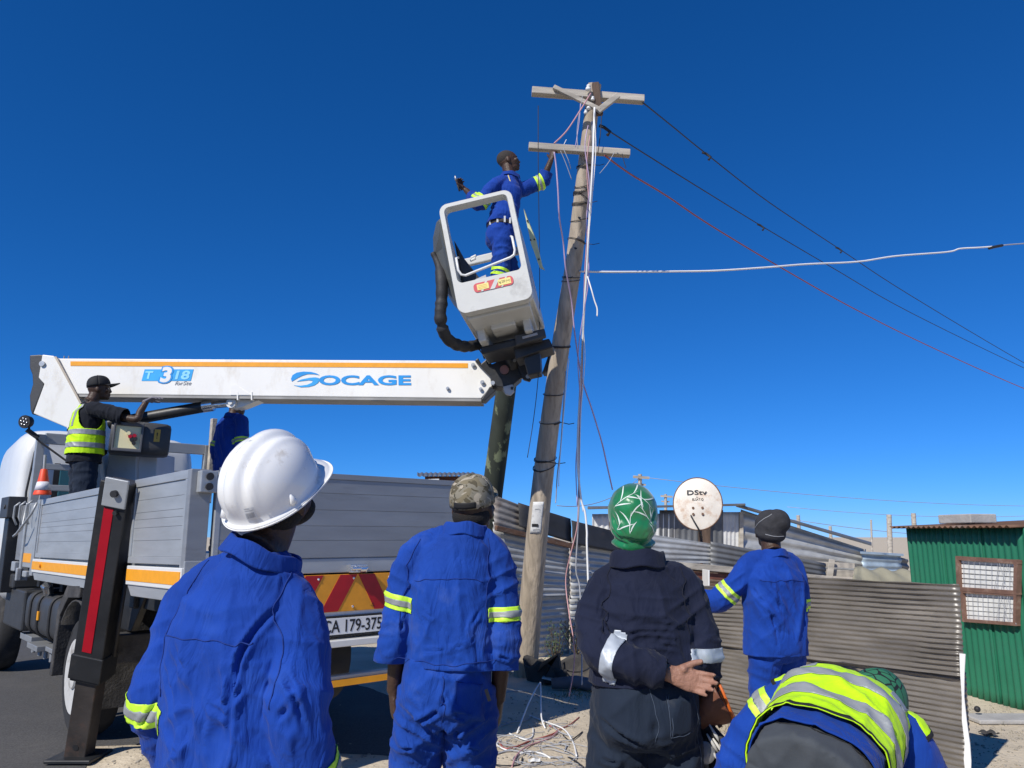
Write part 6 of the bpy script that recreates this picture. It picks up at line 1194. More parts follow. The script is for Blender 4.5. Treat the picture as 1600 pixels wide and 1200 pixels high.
def cap(P, c, f, u, mat, peakmat, a=.092, b=.110, h=.118, peak=.075, drop=.03, up_tilt=.0, strap=True):
    """baseball cap: six-gore crown, peak, back strap, top button"""
    c = Vector(c); f = Vector(f).normalized(); u = Vector(u); u = (u - f * u.dot(f)).normalized(); r = f.cross(u); q = MB(); nu, nv = 48, 14
    def pt(th, s):
        ph = s * math.pi / 2; rad = math.sin(ph) ** .85; z = h * max(0, math.cos(ph)) ** .75 - drop * (s ** 3) * .3
        g = 1 - .018 * abs(math.cos(3 * th)) ** 14 * math.sin(ph); return c + r * a * rad * g * math.cos(th) + f * b * rad * g * math.sin(th) + u * z * (1 - .01 * abs(math.cos(3 * th)) ** 14)
    q.grid(lambda U_, V_: pt(2 * math.pi * U_, max(.01, V_)), nu, nv); o = link_mesh('cap', q.v, q.f, mat, P, True, solid=.003)
    q = MB()
    def pk(U_, V_):
        th = R_(90) + (U_ - .5) * R_(118); e = math.cos((U_ - .5) * math.pi * .92) ** .55; p0 = pt(th, 1.0); d = (f * (1 - .35 * abs(U_ - .5)) + r * math.cos(th) * .22).normalized()
        return p0 + d * peak * V_ * e + u * (.004 + up_tilt * V_ - .03 * V_ * V_ * (abs(U_ - .5) * 2) ** 2)
    q.grid(pk, 24, 8); link_mesh('peak', q.v, q.f, peakmat, o, True, solid=.004)
    q = MB(); q.ell(c + u * h, (.009, .009, .006), None, 10, 6); link_mesh('button', q.v, q.f, peakmat, o, True)
    if strap:
        q = MB(); q.grid(lambda U_, V_: pt(R_(270) + (U_ - .5) * 1.1, .90 + .09 * V_) - f * .004, 12, 3); link_mesh('strap', q.v, q.f, BLK, o, True, solid=.002)
    return o
f, u = hf.normalized(), hu; cap(P, Vector(J['head']) + u.normalized() * .012, f, u, m_camo, m_camo, .088, .106, .108, .075, .03, .03)
q = MB(); hc = Vector(J['head']); u = (u - f * u.dot(f)).normalized(); q.ell(hc - f * .024 - u * .038, (.077, .078, .055), Matrix((f.cross(u), f, u)).transposed(), 18, 12); link_mesh('hair', q.v, q.f, HAIR, P, True)

# ================================================================== 3. woman in navy with the green headscarf
P = person('woman in navy workwear and green patterned headscarf, one hand behind her back', .475, 2.86, 2)
J = std(1.66, .185); J.update(head=(-.03, .03, 1.575), neck=(-.02, 0, 1.415), sh_l=(-.14, 0, 1.33), sh_r=(.15, 0, 1.33), el_l=(-.17, -.075, 1.13), wr_l=(.055, -.185, 1.055), el_r=(.190, -.03, 1.11), wr_r=(.197, .03, .96), hip_l=(-.105, 0, .88), hip_r=(.078, 0, .88), pelvis=(-.012, -.01, .92), kn_l=(-.115, 0, .49), kn_r=(.080, 0, .49), an_l=(-.11, -.02, .085), an_r=(.11, -.02, .085))
hf, hu = Vector((.05, 1, .22)), Vector((0, -.22, 1))
pw = Vector(J['wr_l']); pn_ = Vector((.18, -1, .12))
body(P, J, .0045, SKIN2, hands=[(pw, (1, -.10, -.28), pn_, (.2, 0, 1), dict(curl=(.42, .40, .38, .36), thumb=(.80, .62, .18), spread=.07, s=.96)), (Vector(J['wr_r']) + Vector((-.01, .01, -.02)), (-.1, .1, -1), (-.3, -1, 0), (1, -.2, 0), dict(curl=(.5, .6, .6, .6)))], headdir=(hf, hu), palm=(SKINP, pw + Vector((.09, -.02, -.02)), .125, pn_))
boots(P, J)
tr_ = garment(P, 'trousers', NAVYT, legs_build(J, .178, .148, 1.05, 1.05, 1.2), [((0, 0, 1.045), Z)] + [((J['an_' + s]), (0, 0, -1), J['an_' + s], .16) for s in 'lr'], .008,
    leg_folds(J, .010) + [((-.10, -.12, .80), (.13, .12, .07), (.55, 0, 1), 15, .012), ((.10, -.12, .80), (.13, .12, .07), (-.55, 0, 1), 15, .012)],
    [([(.0, -.19, .96), (.0, -.19, .90), (.0, -.14, .82)], .016, .006), ([(-.01, -.15, .83), (-.09, -.17, .845), (-.18, -.12, .90)], .010, .010), ([(.01, -.15, .83), (.09, -.17, .82), (.18, -.12, .85)], .010, .010), ([(.01, -.13, .80), (.09, -.14, .775), (.18, -.1, .79)], .009, .010), ([(-.01, -.13, .79), (-.09, -.14, .76), (-.18, -.1, .77)], .009, .010)])
q = MB(); q.grid(lambda a, b: Vector((.055 + .11 * a, -.2 + .03 * a * a, .985 - .135 * b)), 7, 7); bpk = link_mesh('back_pocket', shrink(tr_, q.v, .003), q.f, NAVYT, P, True, solid=.002)
seam(tr_, [(.052, -.2, 1.0), (.052, -.2, .85)], 'seam', NSEAM, P, .0012, .004); seam(tr_, [(.060, -.2, 1.0), (.060, -.2, .85)], 'seam', NSEAM, P, .0012, .004); seam(tr_, [(.055, -.2, .85), (.11, -.2, .845), (.168, -.17, .85)], 'seam', NSEAM, P, .0012, .004); seam(tr_, [(.0, -.21, 1.03), (.002, -.21, .93), (0, -.18, .84)], 'seam', NSEAM, P, .0012, .001); seam(tr_, [(.17, -.13, .99), (.19, -.1, .8), (.175, -.06, .6)], 'seam', NSEAM, P, .0012, .001)
sl1 = [(-.04, .0, 1.37), (-.135, .0, 1.325), (-.172, -.02, 1.24), (-.178, -.06, 1.155), (-.160, -.11, 1.110), (-.07, -.165, 1.083), (.035, -.185, 1.058)]; sl2 = [(.03, .0, 1.37), (.135, .0, 1.335), (.170, -.01, 1.24), (.186, -.025, 1.15), (.193, -.03, 1.10), (.197, .02, .985)]
def bj(mb):
    loft(mb, [((0, -.01, .97), .202, .158, 0, 2.4), ((0, -.01, 1.05), .195, .150, 0, 2.4), ((0, -.005, 1.14), .176, .134, 0, 2.4), ((0, -.005, 1.24), .174, .130, 0, 2.4), ((0, 0, 1.31), .155, .114, 0, 2.3), ((-.01, 0, 1.375), .108, .092, 0, 2.1), ((-.018, 0, 1.415), .078, .08, 0, 2)])
    limb(mb, sl1 + [(.05, -.187, 1.055)], [.050, .058, .064, .066, .064, .058, .044, .043], 18); sleeve(mb, sl2, [.050, .058, .064, .062, .060, .056])
jk = garment(P, 'jacket', NAVY, bj, [((0, 0, 1.005), Vector((.03, 0, -1)), (0, -.04, .97), .23), ((.035, -.185, 1.058), (1, -.1, -.2), (.062, -.20, 1.05), .052, .004), (sl2[-1], Vector(sl2[-1]) - Vector(sl2[-2]), sl2[-1], .09)], .0065,
    [((0, -.13, 1.20), (.16, .1, .12), (.15, 0, 1), 13, .008), ((-.06, -.16, 1.09), (.12, .1, .08), (1, 0, .1), 19, .007), ((.15, -.1, 1.24), (.08, .1, .1), (-.6, 0, 1), 15, .008), ((-.19, -.06, 1.20), (.08, .1, .12), (.3, 0, 1), 17, .010), ((.22, 0, 1.08), (.08, .1, .1), (.1, 0, 1), 18, .010), ((.015, -.18, 1.06), (.035, .06, .06), (1, 0, -.2), 55, .0045), ((.0, -.14, 1.03), (.2, .1, .04), (1, 0, .2), 14, .005)],
    [([(-.13, -.1, 1.38), (-.155, -.12, 1.3), (-.16, -.13, 1.2), (-.14, -.13, 1.13)], .008, .008), ([(.14, -.1, 1.38), (.162, -.12, 1.3), (.16, -.13, 1.2), (.165, -.12, 1.08)], .008, .009), ([(-.12, -.14, 1.16), (.0, -.15, 1.185), (.13, -.14, 1.17)], .010, .008), ([(-.1, -.14, 1.21), (.02, -.15, 1.225), (.12, -.14, 1.215)], .010, .006), ([(.12, -.14, 1.12), (.04, -.15, 1.14), (-.02, -.15, 1.15)], .009, .007), ([(-.2, -.12, 1.17), (-.17, -.15, 1.13), (-.13, -.15, 1.13)], .009, .008)])
q = MB(); n_cuff = 40
collar(P, (-.02, .0, 1.385), .080, .082, .055, (-.12, 0), NAVY, .008)
armband(jk, (-.125, -.135, 1.10), Vector((1, -.50, -.28)), .048, P, .12, col=SILV2, grey=False, keep=lambda c: (c - Vector((-.125, -.135, 1.10))).length < .088)
armband(jk, (.192, -.03, 1.10), Vector((-.02, .02, -1)), .046, P, .12, col=SILV2, grey=False, keep=lambda c: c.x > .136)
for s_ in (1, -1): seam(jk, [(.125 * s_, -.04, 1.4), (.150 * s_, -.1, 1.36), (.16 * s_, -.14, 1.27), (.155 * s_, -.14, 1.17)], 'seam', SEAM if False else M('navy_seam', (.006, .008, .02), .9), P, .0016)
# headscarf: a smooth wrap gathered at the nape, leaf print as pale strokes
m_scarf = M('green_satin', (.005, .155, .050), .34, 0, .3, 10, .35, 24, spec=.6, sheen=.3, bdist=.01); m_leaf = M('white_print', (.66, .74, .68), .45)
hc = Vector(J['head']) + Vector((0, -.01, .012)); f, u = hf.normalized(), hu; u = (u - f * u.dot(f)).normalized(); r = f.cross(u); B3 = Matrix((r, f, u)).transposed()
mb = MB(); mb.ell(hc, (.092, .112, .106), B3, 24, 18); mb.ell(hc + u * .028 - f * .02, (.084, .094, .078), B3, 20, 14); mb.ell(hc - f * .068 - u * .050 + r * .006, (.058, .048, .062), B3, 18, 12); limb(mb, [hc - f * .02 - u * .105 - r * .075, hc - f * .075 - u * .108 - r * .045, hc - f * .09 - u * .112, hc - f * .075 - u * .108 + r * .045, hc - f * .02 - u * .105 + r * .075], [.010, .014, .017, .014, .010], 12); mb.ell(hc - f * .03 - u * .04, (.086, .09, .075), B3, 18, 12)
me = fuse(mb, .006, 6); V, N = arr(me); V = fold(V, N, hc - f * .085 - u * .075, (.07, .06, .06), r, 40, .003, seed=5); V = fold(V, N, hc - f * .02 + u * .02, (.11, .12, .1), u * 1. + f * .6 + r * .5, 16, .0045, seed=8)
nap = hc - f * .105 - u * .085
for dx_, dz_, dw_, da_ in ((-.085, .0, .008, .010), (-.06, .06, .009, .008), (-.015, .075, .010, .006), (.035, .065, .009, .008), (.075, .02, .008, .010), (.08, -.04, .007, .009), (-.085, -.05, .007, .009)):
    V = dent(V, N, [nap + r * dx_ * .12, nap + r * dx_ * .5 + u * (dz_ + .085) * .45 + f * .01, hc + r * dx_ + u * dz_ - f * .06], dw_, da_)
setv(me, V); sc_ = finish(me, 'headscarf', m_scarf, P)
def print_stroke(x, z, a, L_, cv, w):
    pts = []; wd = []
    for k in range(11):
        t = k / 10; s_ = L_ * t; xx = x + s_ * math.cos(a) - cv * L_ * t * t * math.sin(a); zz = z + s_ * math.sin(a) + cv * L_ * t * t * math.cos(a)
        pts.append(hc + r * xx + u * zz - f * .125 * math.sqrt(max(.02, 1 - (xx / .1) ** 2 - (zz / .12) ** 2))); wd.append(w * math.sin(math.pi * (.05 + .93 * t)) ** .8)
    c2 = shrink(sc_, pts, .0012); vs = []; fs = []
    for k in range(11):
        d = (c2[min(k + 1, 10)] - c2[max(k - 1, 0)]); nn = (c2[k] - hc); sd = d.cross(nn).normalized(); vs += [c2[k] + sd * wd[k], c2[k] + nn.normalized() * .0006, c2[k] - sd * wd[k]]
    vs = shrink(sc_, vs, .0012)
    for k in range(10): fs += [(3 * k, 3 * k + 1, 3 * k + 4, 3 * k + 3), (3 * k + 1, 3 * k + 2, 3 * k + 5, 3 * k + 4)]
    link_mesh('leaf_print', vs, fs, m_leaf, sc_, True)
for x, z, a, L_, cv, nl in ((-.075, .03, .95, .105, -.35, 4), (.0, .085, -.35, .085, -.35, 3), (.065, -.03, 1.9, .085, .25, 3), (-.015, -.06, 1.75, .085, -.2, 3), (-.065, -.06, 1.1, .055, .2, 2), (.055, -.09, 1.4, .04, -.2, 2)):
    print_stroke(x, z, a, L_, cv, .0013)
    for k in range(nl):
        t = (k + .3) / nl; px_ = x + L_ * t * math.cos(a) - cv * L_ * t * t * math.sin(a); pz_ = z + L_ * t * math.sin(a) + cv * L_ * t * t * math.cos(a)
        print_stroke(px_, pz_, a + 2 * cv * t + (.34 if k % 2 else -.30), .046 + .020 * ((k * 7 + nl) % 3) / 2, .34 if k % 2 else -.34, .0024)
# leather gauntlets and the tool in her right hand
m_lea = M('tan_leather', (.17, .062, .032), .55, 0, .2, 16, .25, 60); m_orim = M('orange_trim', (.62, .13, .012), .5); m_glv = M('black_glove', (.016, .016, .017), .7, 0, .2, 20, .3, 80); m_gwh = M('glove_stripe', (.55, .54, .50), .7)
gx = person_pt = lambda x, y, z: P_INV[P.name].inverted() @ Vector((x, y, z))
gl = thing('work_gloves', 'tan leather work gloves with orange rim and black fingers held by the navy-clad woman', 'gloves', gx(.225, .02, .80))
GW = P_INV[P.name].inverted()
q = MB(GW); c0, c1 = Vector((.195, .03, .87)), Vector((.255, .0, .965)); ax = (Vector((.262, 0, .93)) - Vector((.19, .02, .885))).normalized()
limb(q, [(.185, .03, .85), (.20, .02, .885), (.235, .01, .915), (.268, .0, .935)], [(.030, .040), (.036, .050), (.040, .068), (.046, .078)], 24, (0, 1, 0), 4); q.f = [f_ for f_ in q.f if len(f_) == 4]; q.build('gauntlet', m_lea, gl, True, solid=.004)
rim = [GW @ (Vector((.268, 0, .935)) + Vector((.0, 1, 0)) * .046 * math.cos(t) + (Vector((-.35, 0, 1)).normalized()) * .078 * math.sin(t)) for t in np.linspace(0, 2 * math.pi, 33)]
MB().tube(rim, .0055, 6).build('rim', m_orim, gl, True)
mb = MB(); hand_parts(mb, (.195, .02, .87), (.12, .0, -1), (-.6, -.8, 0), (.8, -.6, 0), curl=(.35, .4, .4, .45), s=1.15)
me = fuse(mb, .005, 3); V, N = arr(me); me.transform(GW); v_, n_a = arr(me); gm = link_mesh('glove', [tuple(p) for p in v_], [tuple(p.vertices) for p in me.polygons], m_glv, gl, True)
for i, (x, z, L) in enumerate(((.225, .83, .07), (.215, .80, .07), (.235, .79, .06), (.22, .765, .05))):
    q = MB(GW); q.tube([(x - .02, -.028, z + L / 2), (x, -.034, z), (x + .022, -.022, z - L / 2)], [.003, .006, .003], 6); q.build('stripe', m_gwh, gl, True)
tl = thing('hand_tool', 'small tool with grey disc and red handle hanging beside the navy-clad woman', 'tool', gx(.19, .0, .55))
q = MB(GW); q.lathe([(-.012, .001), (-.012, .026), (-.006, .036), (.006, .036), (.012, .026), (.012, .001)], (.185, -.03, .775), (.2, -1, .15), 24); q.build('disc', M('clear_grey', (.22, .22, .22), .25, coat=.4), tl, True, angle=40)
q = MB(GW); q.tube([(.188, -.02, .765), (.190, -.02, .66)], .011, 10); q.build('shaft', m_dgrey, tl, True, angle=40)
q = MB(GW); q.tube([(.190, -.02, .67), (.190, -.02, .655), (.192, -.02, .62), (.192, -.02, .56)], [.011, .019, .017, .014], 12); q.tube([(.192, -.02, .645), (.215, -.02, .64), (.226, -.02, .63)], [.012, .012, .006], 8); q.build('handle', M('red_plastic', (.55, .012, .02), .4), tl, True, angle=50)

# ================================================================== 4. man in the grey beanie
P = person('man in blue overalls and grey beanie facing the far shacks', 1.545, 4.72, -12)
J = std(1.66, .175); J.update(head=(.035, .04, 1.54), neck=(.02, 0, 1.395), el_l=(-.30, .08, 1.13), wr_l=(-.44, .28, 1.14), el_r=(.185, .03, 1.08), wr_r=(.15, .25, 1.06), hip_l=(-.08, 0, .88), hip_r=(.08, 0, .88), kn_l=(-.09, .02, .48), kn_r=(.09, .02, .48))
hf, hu = Vector((.30, 1, .25)), Vector((.05, -.25, 1))
body(P, J, .009, SKIN, hands=[(J['wr_l'], (-.5, .8, 0), (0, 0, -1), (.8, .5, 0), {}), (J['wr_r'], (-.1, 1, 0), (-1, 0, 0), (0, 0, 1), {})], headdir=(hf, hu)); boots(P, J)
garment(P, 'trousers', BLUE, legs_build(J, .165, .125, .95, 1.05), [((0, 0, 1.0), Z)] + [((J['an_' + s]), (0, 0, -1), J['an_' + s], .16) for s in 'lr'], .011, leg_folds(J, .012))
sl1 = [(-.05, .0, 1.37), (-.14, .0, 1.33), (-.215, .02, 1.23), (-.295, .07, 1.14), (-.33, .12, 1.12), (-.43, .27, 1.135)]; sl2 = [(.05, .0, 1.37), (.135, .0, 1.335), (.17, .0, 1.24), (.185, .03, 1.10), (.185, .07, 1.07), (.15, .23, 1.06)]
def bj(mb):
    loft(mb, [((0, -.0, .79), .190, .135, 0, 2.4), ((0, -.005, .95), .182, .132, 0, 2.4), ((0, -.01, 1.12), .178, .130, 0, 2.5), ((0, -.01, 1.25), .178, .128, 0, 2.6), ((.0, 0, 1.325), .158, .112, 0, 2.4), ((.01, 0, 1.375), .105, .088, 0, 2.1), ((.018, 0, 1.41), .068, .07, 0, 2)])
    sleeve(mb, sl1, [.052, .060, .064, .066, .066, .064]); sleeve(mb, sl2, [.052, .058, .060, .060, .060, .056])
jk = garment(P, 'jacket', BLUE, bj, [((0, 0, .825), -Z)] + [(s_[-1], Vector(s_[-1]) - Vector(s_[-2]), s_[-1], .09) for s_ in (sl1, sl2)], .009,
    [((-.05, -.12, 1.08), (.18, .12, .2), (1, 0, .5), 10, .013), ((.08, -.12, 1.0), (.14, .12, .2), (1, 0, -.3), 9, .012), ((-.23, .02, 1.2), (.1, .12, .12), (-.5, 0, 1), 15, .012), ((.05, -.12, 1.25), (.15, .1, .08), (.4, 0, 1), 14, .007)],
    [([(-.14, -.1, 1.30), (-.06, -.13, 1.18), (-.02, -.14, 1.05)], .014, .012), ([(-.17, -.08, 1.2), (-.1, -.13, 1.08), (-.06, -.13, .95)], .012, .012), ([(.15, -.1, 1.3), (.14, -.12, 1.15), (.12, -.12, 1.0)], .010, .009)])
collar(P, (.018, .0, 1.372), .068, .074, .04, (-.15, 0), BLUE, .006)
armband(jk, lerp(Vector(sl1[2]), Vector(sl1[3]), .55), Vector(sl1[3]) - Vector(sl1[2]), .06, P, .10, keep=lambda c: c.x < -.19); armband(jk, (.185, .02, 1.11), Vector((.02, .1, -1)), .06, P, .13, keep=lambda c: c.x > .15)
seam(jk, [(-.17, -.14, 1.245), (-.08, -.17, 1.25), (0, -.17, 1.25), (.08, -.17, 1.25), (.17, -.14, 1.245)], 'seam', SEAM, P, .002)
hc = Vector(J['head']); f, u = hf.normalized(), hu; u = (u - f * u.dot(f)).normalized(); r = f.cross(u); B3 = Matrix((r, f, u)).transposed()
mb = MB(); mb.ell(hc + u * .018, (.092, .112, .105), B3, 24, 16); mb.ell(hc + u * .06 - f * .035 + r * .03, (.075, .085, .075), B3, 20, 14); mb.ell(hc - f * .01 - u * .02, (.092, .106, .055), B3, 20, 14); me = fuse(mb, .008, 5); V, N = arr(me); V = fold(V, N, hc + u * .05, (.12, .12, .1), u + r * .6, 17, .006, seed=2); setv(me, V); bn = finish(me, 'beanie', BEAN, P)
seam(bn, [hc - f * .12 - r * .07 - u * .005, hc - f * .13 - u * .012, hc - f * .10 + r * .08 - u * .01], 'seam', m_greyc, bn, .0018); seam(bn, [hc - r * .10 + u * .0, hc - r * .09 - f * .06 + u * .06, hc - f * .07 - r * .02 + u * .11], 'seam', m_greyc, bn, .0018)

# ================================================================== 5. person bending over in the hi-vis vest
P = person('person bending down in yellow hi-vis vest, grey trousers and green patterned cap', .762, 2.13, 33)
pv = Vector((0, 0, .885)); BEND = Matrix.Translation(pv) @ Matrix.Rotation(R_(13), 4, 'Y') @ Matrix.Rotation(-R_(79), 4, 'X')
bt = lambda x, y, z: BEND @ Vector((x, y, z))
J = std(1.60, .175); J.update(pelvis=tuple(pv), belly=tuple(bt(0, 0, .13)), chest=tuple(bt(0, 0, .33)), neck=tuple(bt(0, .01, .52)), head=tuple(bt(0.05, .035, .67)), sh_l=tuple(bt(-.175, 0, .45)), sh_r=tuple(bt(.175, 0, .45)), kn_l=(-.12, .0, .48), kn_r=(.12, .0, .48), an_l=(-.13, -.02, .09), an_r=(.13, -.02, .09), right=tuple(BEND.to_3x3() @ X))
shl, shr = Vector(J['sh_l']), Vector(J['sh_r']); J.update(el_l=tuple(shl + Vector((-.135, -.07, -.21))), wr_l=tuple(shl + Vector((-.20, -.12, -.43))), el_r=tuple(shr + Vector((.05, .02, -.26))), wr_r=tuple(shr + Vector((.02, .12, -.49))))
hf, hu = BEND.to_3x3() @ Vector((0, .9, .5)), BEND.to_3x3() @ Vector((0, -.5, .9))
body(P, J, .008, SKIN, hands=[(J['wr_l'], (0, .1, -1), (1, 0, 0), (0, 1, .2), {}), (J['wr_r'], (0, .3, -1), (-1, 0, 0), (0, 1, .2), {})], headdir=(hf, hu)); boots(P, J)
def bl5(mb):
    legs_build(J, .152, .128, .92, .90)(mb); mb.m = BEND; loft(mb, [((0, .0, -.06), .150, .128, 0, 2.3), ((0, 0, .06), .150, .128, 0, 2.4), ((0, 0, .17), .142, .118, 0, 2.4), ((0, 0, .22), .15, .11, 0, 2.3)]); mb.m = Matrix()
tr_ = garment(P, 'trousers', GREYT, bl5, [((J['an_' + s]), (0, 0, -1), J['an_' + s], .16) for s in 'lr'], .009, leg_folds(J, .008), [([bt(-.15, -.13, .02), bt(0, -.15, .0), bt(.15, -.13, .02)], .008, .004), ([bt(-.13, -.13, -.02), bt(-.05, -.15, -.05), bt(.02, -.13, -.12)], .010, .006), ([bt(.14, -.12, -.01), bt(.07, -.14, -.06), bt(.03, -.13, -.13)], .010, .006), ([bt(0, -.15, .0), bt(0, -.15, -.07), bt(0, -.12, -.15)], .012, .007)])
seam(tr_, [bt(-.16, -.14, .03), bt(-.08, -.17, .025), bt(0, -.18, .02), bt(.08, -.17, .025), bt(.16, -.14, .03)], 'seam', BLK, P, .002)
el_l, wl5, el_r, wr5 = (Vector(J[k]) for k in ('el_l', 'wr_l', 'el_r', 'wr_r'))
sl1 = [bt(-.05, 0, .44), bt(-.15, .0, .43), lerp(shl, el_l, .45) + Vector((-.02, -.01, 0)), el_l, lerp(el_l, wl5, .35)]; sl2 = [bt(.05, 0, .44), bt(.15, .0, .43), lerp(shr, el_r, .45), el_r, lerp(el_r, wr5, .8)]
def bj(mb):
    mb.m = BEND; loft(mb, [((0, 0, -.03), .164, .142, 0, 2.4), ((0, -.005, .15), .156, .134, 0, 2.5), ((0, -.01, .32), .158, .132, 0, 2.6), ((0, -.01, .42), .148, .118, 0, 2.5), ((0, 0, .48), .105, .095, 0, 2.2), ((0, 0, .52), .07, .07, 0, 2)]); mb.m = Matrix()
    sleeve(mb, sl1, [.058, .070, .072, .078, .084]); sleeve(mb, sl2, [.058, .070, .070, .070, .066])
jk = garment(P, 'jacket', BLUE, bj, [(bt(0, 0, .015), BEND.to_3x3() @ -Z, bt(0, 0, -.02), .24)] + [(s_[-1], Vector(s_[-1]) - Vector(s_[-2]), s_[-1], .11) for s_ in (sl1, sl2)], .008,
    [(el_l, .13, el_l - shl, 15, .011), (el_r, .13, el_r - shr, 15, .011), (bt(0, -.13, .18), (.2, .2, .2), BEND.to_3x3() @ X, 9, .005)])
armband(jk, lerp(Vector(sl1[1]), Vector(sl1[2]), .62), Vector(sl1[2]) - Vector(sl1[1]), .07, P, .13)
def bv(mb):
    mb.m = BEND; loft(mb, [((0, .003, .02), .182, .158, 0, 2.4), ((0, -.002, .18), .174, .152, 0, 2.5), ((0, -.01, .33), .178, .152, 0, 2.6), ((0, -.01, .42), .168, .138, 0, 2.6), ((0, -.008, .475), .140, .116, 0, 2.5), ((0, 0, .52), .10, .09, 0, 2.2), ((0, 0, .545), .09, .08, 0, 2)]); mb.m = Matrix()
    for s_, x in ((sl1, -1), (sl2, 1)): limb(mb, [bt(.10 * x, 0, .455), bt(.165 * x, .0, .445), lerp(Vector(s_[1]), Vector(s_[2]), .40)], [.064, .066, .074])
RB = BEND.to_3x3()
vs_ = garment(P, 'vest', HIVIS, bv, [(bt(0, 0, .07), RB @ Vector((0, -.1, -1)), bt(0, 0, .02), .26), (bt(0, 0, .515), RB @ Vector((0, .25, 1)), bt(0, 0, .56), .12)] + [(lerp(Vector(s_[1]), Vector(s_[2]), .16), Vector(s_[2]) - Vector(s_[1]), lerp(Vector(s_[1]), Vector(s_[2]), .35), .13) for s_ in (sl1, sl2)], .008,
    [(bt(0, -.14, .3), (.22, .22, .2), RB @ Vector((.4, 0, 1)), 10, .006), (bt(.1, -.14, .22), (.12, .12, .1), RB @ Vector((1, 0, .3)), 12, .006)], solid=.003)
for s0 in (.170, .295): slab(vs_, bt(0, 0, s0), RB @ Z, 0, .045, 'reflective_band', SILV, P, .003, bt(0, 0, s0), .34)
for x in (-.135, .115): slab(vs_, bt(x, 0, .45), RB @ X, 0, .042, 'reflective_band', SILV, P, .0025, bt(x, -.1, .46), .14, keep=lambda c: (BEND.inverted() @ c).z > .38 and (BEND.inverted() @ c).y < .02)
slab(vs_, bt(0, 0, .07), RB @ Vector((0, -.1, -1)), -.012, .02, 'trim', BLK, P, .0025, bt(0, 0, .075), .3)
for s_ in (sl1, sl2): slab(vs_, lerp(Vector(s_[1]), Vector(s_[2]), .16), Vector(s_[2]) - Vector(s_[1]), -.012, .02, 'trim', BLK, P, .0025, lerp(Vector(s_[1]), Vector(s_[2]), .16), .14)
m_gcap = bpy.data.materials.new('green_print_cloth'); m_gcap.use_nodes = True; n_, l_ = m_gcap.node_tree.nodes, m_gcap.node_tree.links
tc = n_.new('ShaderNodeTexCoord'); vo = n_.new('ShaderNodeTexVoronoi'); vo.feature = 'DISTANCE_TO_EDGE'; vo.inputs['Scale'].default_value = 26; mp = n_.new('ShaderNodeMapping'); mp.inputs['Scale'].default_value = (1, 1.7, .8); rp = n_.new('ShaderNodeMapRange'); rp.inputs[1].default_value = .05; rp.inputs[2].default_value = .07
mx = n_.new('ShaderNodeMix'); mx.data_type = 'RGBA'; mx.inputs[6].default_value = (.008, .012, .011, 1); mx.inputs[7].default_value = (.025, .15, .075, 1)
l_.new(tc.outputs['Object'], mp.inputs[0]); l_.new(mp.outputs[0], vo.inputs['Vector']); l_.new(vo.outputs['Distance'], rp.inputs[0]); l_.new(rp.outputs[0], mx.inputs[0]); l_.new(mx.outputs[2], n_['Principled BSDF'].inputs['Base Color']); n_['Principled BSDF'].inputs['Roughness'].default_value = .7
hc = Vector(J['head']); f, u = hf.normalized(), hu; u = (u - f * u.dot(f)).normalized(); r = f.cross(u); B3 = Matrix((r, f, u)).transposed()
mb = MB(); mb.ell(hc + u * .012, (.092, .112, .102), B3, 24, 16); mb.ell(hc - u * .03 - f * .02, (.088, .098, .06), B3, 20, 12); me = fuse(mb, .008, 4); V, N = arr(me); V = fold(V, N, hc, .14, u + r * .3, 16, .006, seed=3); setv(me, V); finish(me, 'head_wrap', m_gcap, P)

# ================================================================== 6. man in vest and black cap up on the load bed
FZ = 1.327
def small_person(label, px, Yd, yaw, z):
    p = U(px, 700, Yd); return person(label, p.x, Yd, yaw, z)
P = small_person('man in yellow hi-vis vest and black cap on the load bed reaching to the controls', 133, 7.42, 52, FZ)
J = std(1.76, .17); J.update(head=(.0, .06, 1.615), neck=(0, .0, 1.455))
INV = P_INV[P.name]
L = lambda px, py, Y: tuple(INV @ U(px, py, Y))
J['sh_r'] = (.18, .02, 1.37); J['el_r'] = L(212, 655, 7.25); J['wr_r'] = L(229, 627, 7.28); J['el_l'] = (-.27, -.10, 1.13); J['wr_l'] = (-.20, .10, 1.02)
hf, hu = Vector((.20, 1, .08)), Vector((0, -.06, 1))
wr = Vector(J['wr_r']); fd = (Vector(L(252, 618, 7.25)) - wr).normalized()
body(P, J, .007, SKIN, hands=[(J['wr_l'], (.4, .8, -.3), (.6, -.4, 0), (0, 0, 1), {})], headdir=(hf, hu)); boots(P, J); eyes(P, J['head'], hf, hu)
mb = MB(); hand_parts(mb, wr, fd, Vector((0, 0, -1)) + fd * .2, fd.cross(Vector((0, 0, 1))) * -1, curl=(.25, .3, .35, .4), s=1.05); finish(fuse(mb, .006, 2), 'glove', M('grey_glove', (.16, .15, .17), .8), P)
legs6 = garment(P, 'trousers', NAVYT, legs_build(J, .168, .128, 1.05, 1.06, 1.12), [((0, 0, 1.06), Z)] + [((J['an_' + s]), (0, 0, -1), J['an_' + s], .16) for s in 'lr'], .010, leg_folds(J, .014))
er = Vector(J['el_r']); el6 = Vector(J['el_l']); sr = Vector(J['sh_r'])
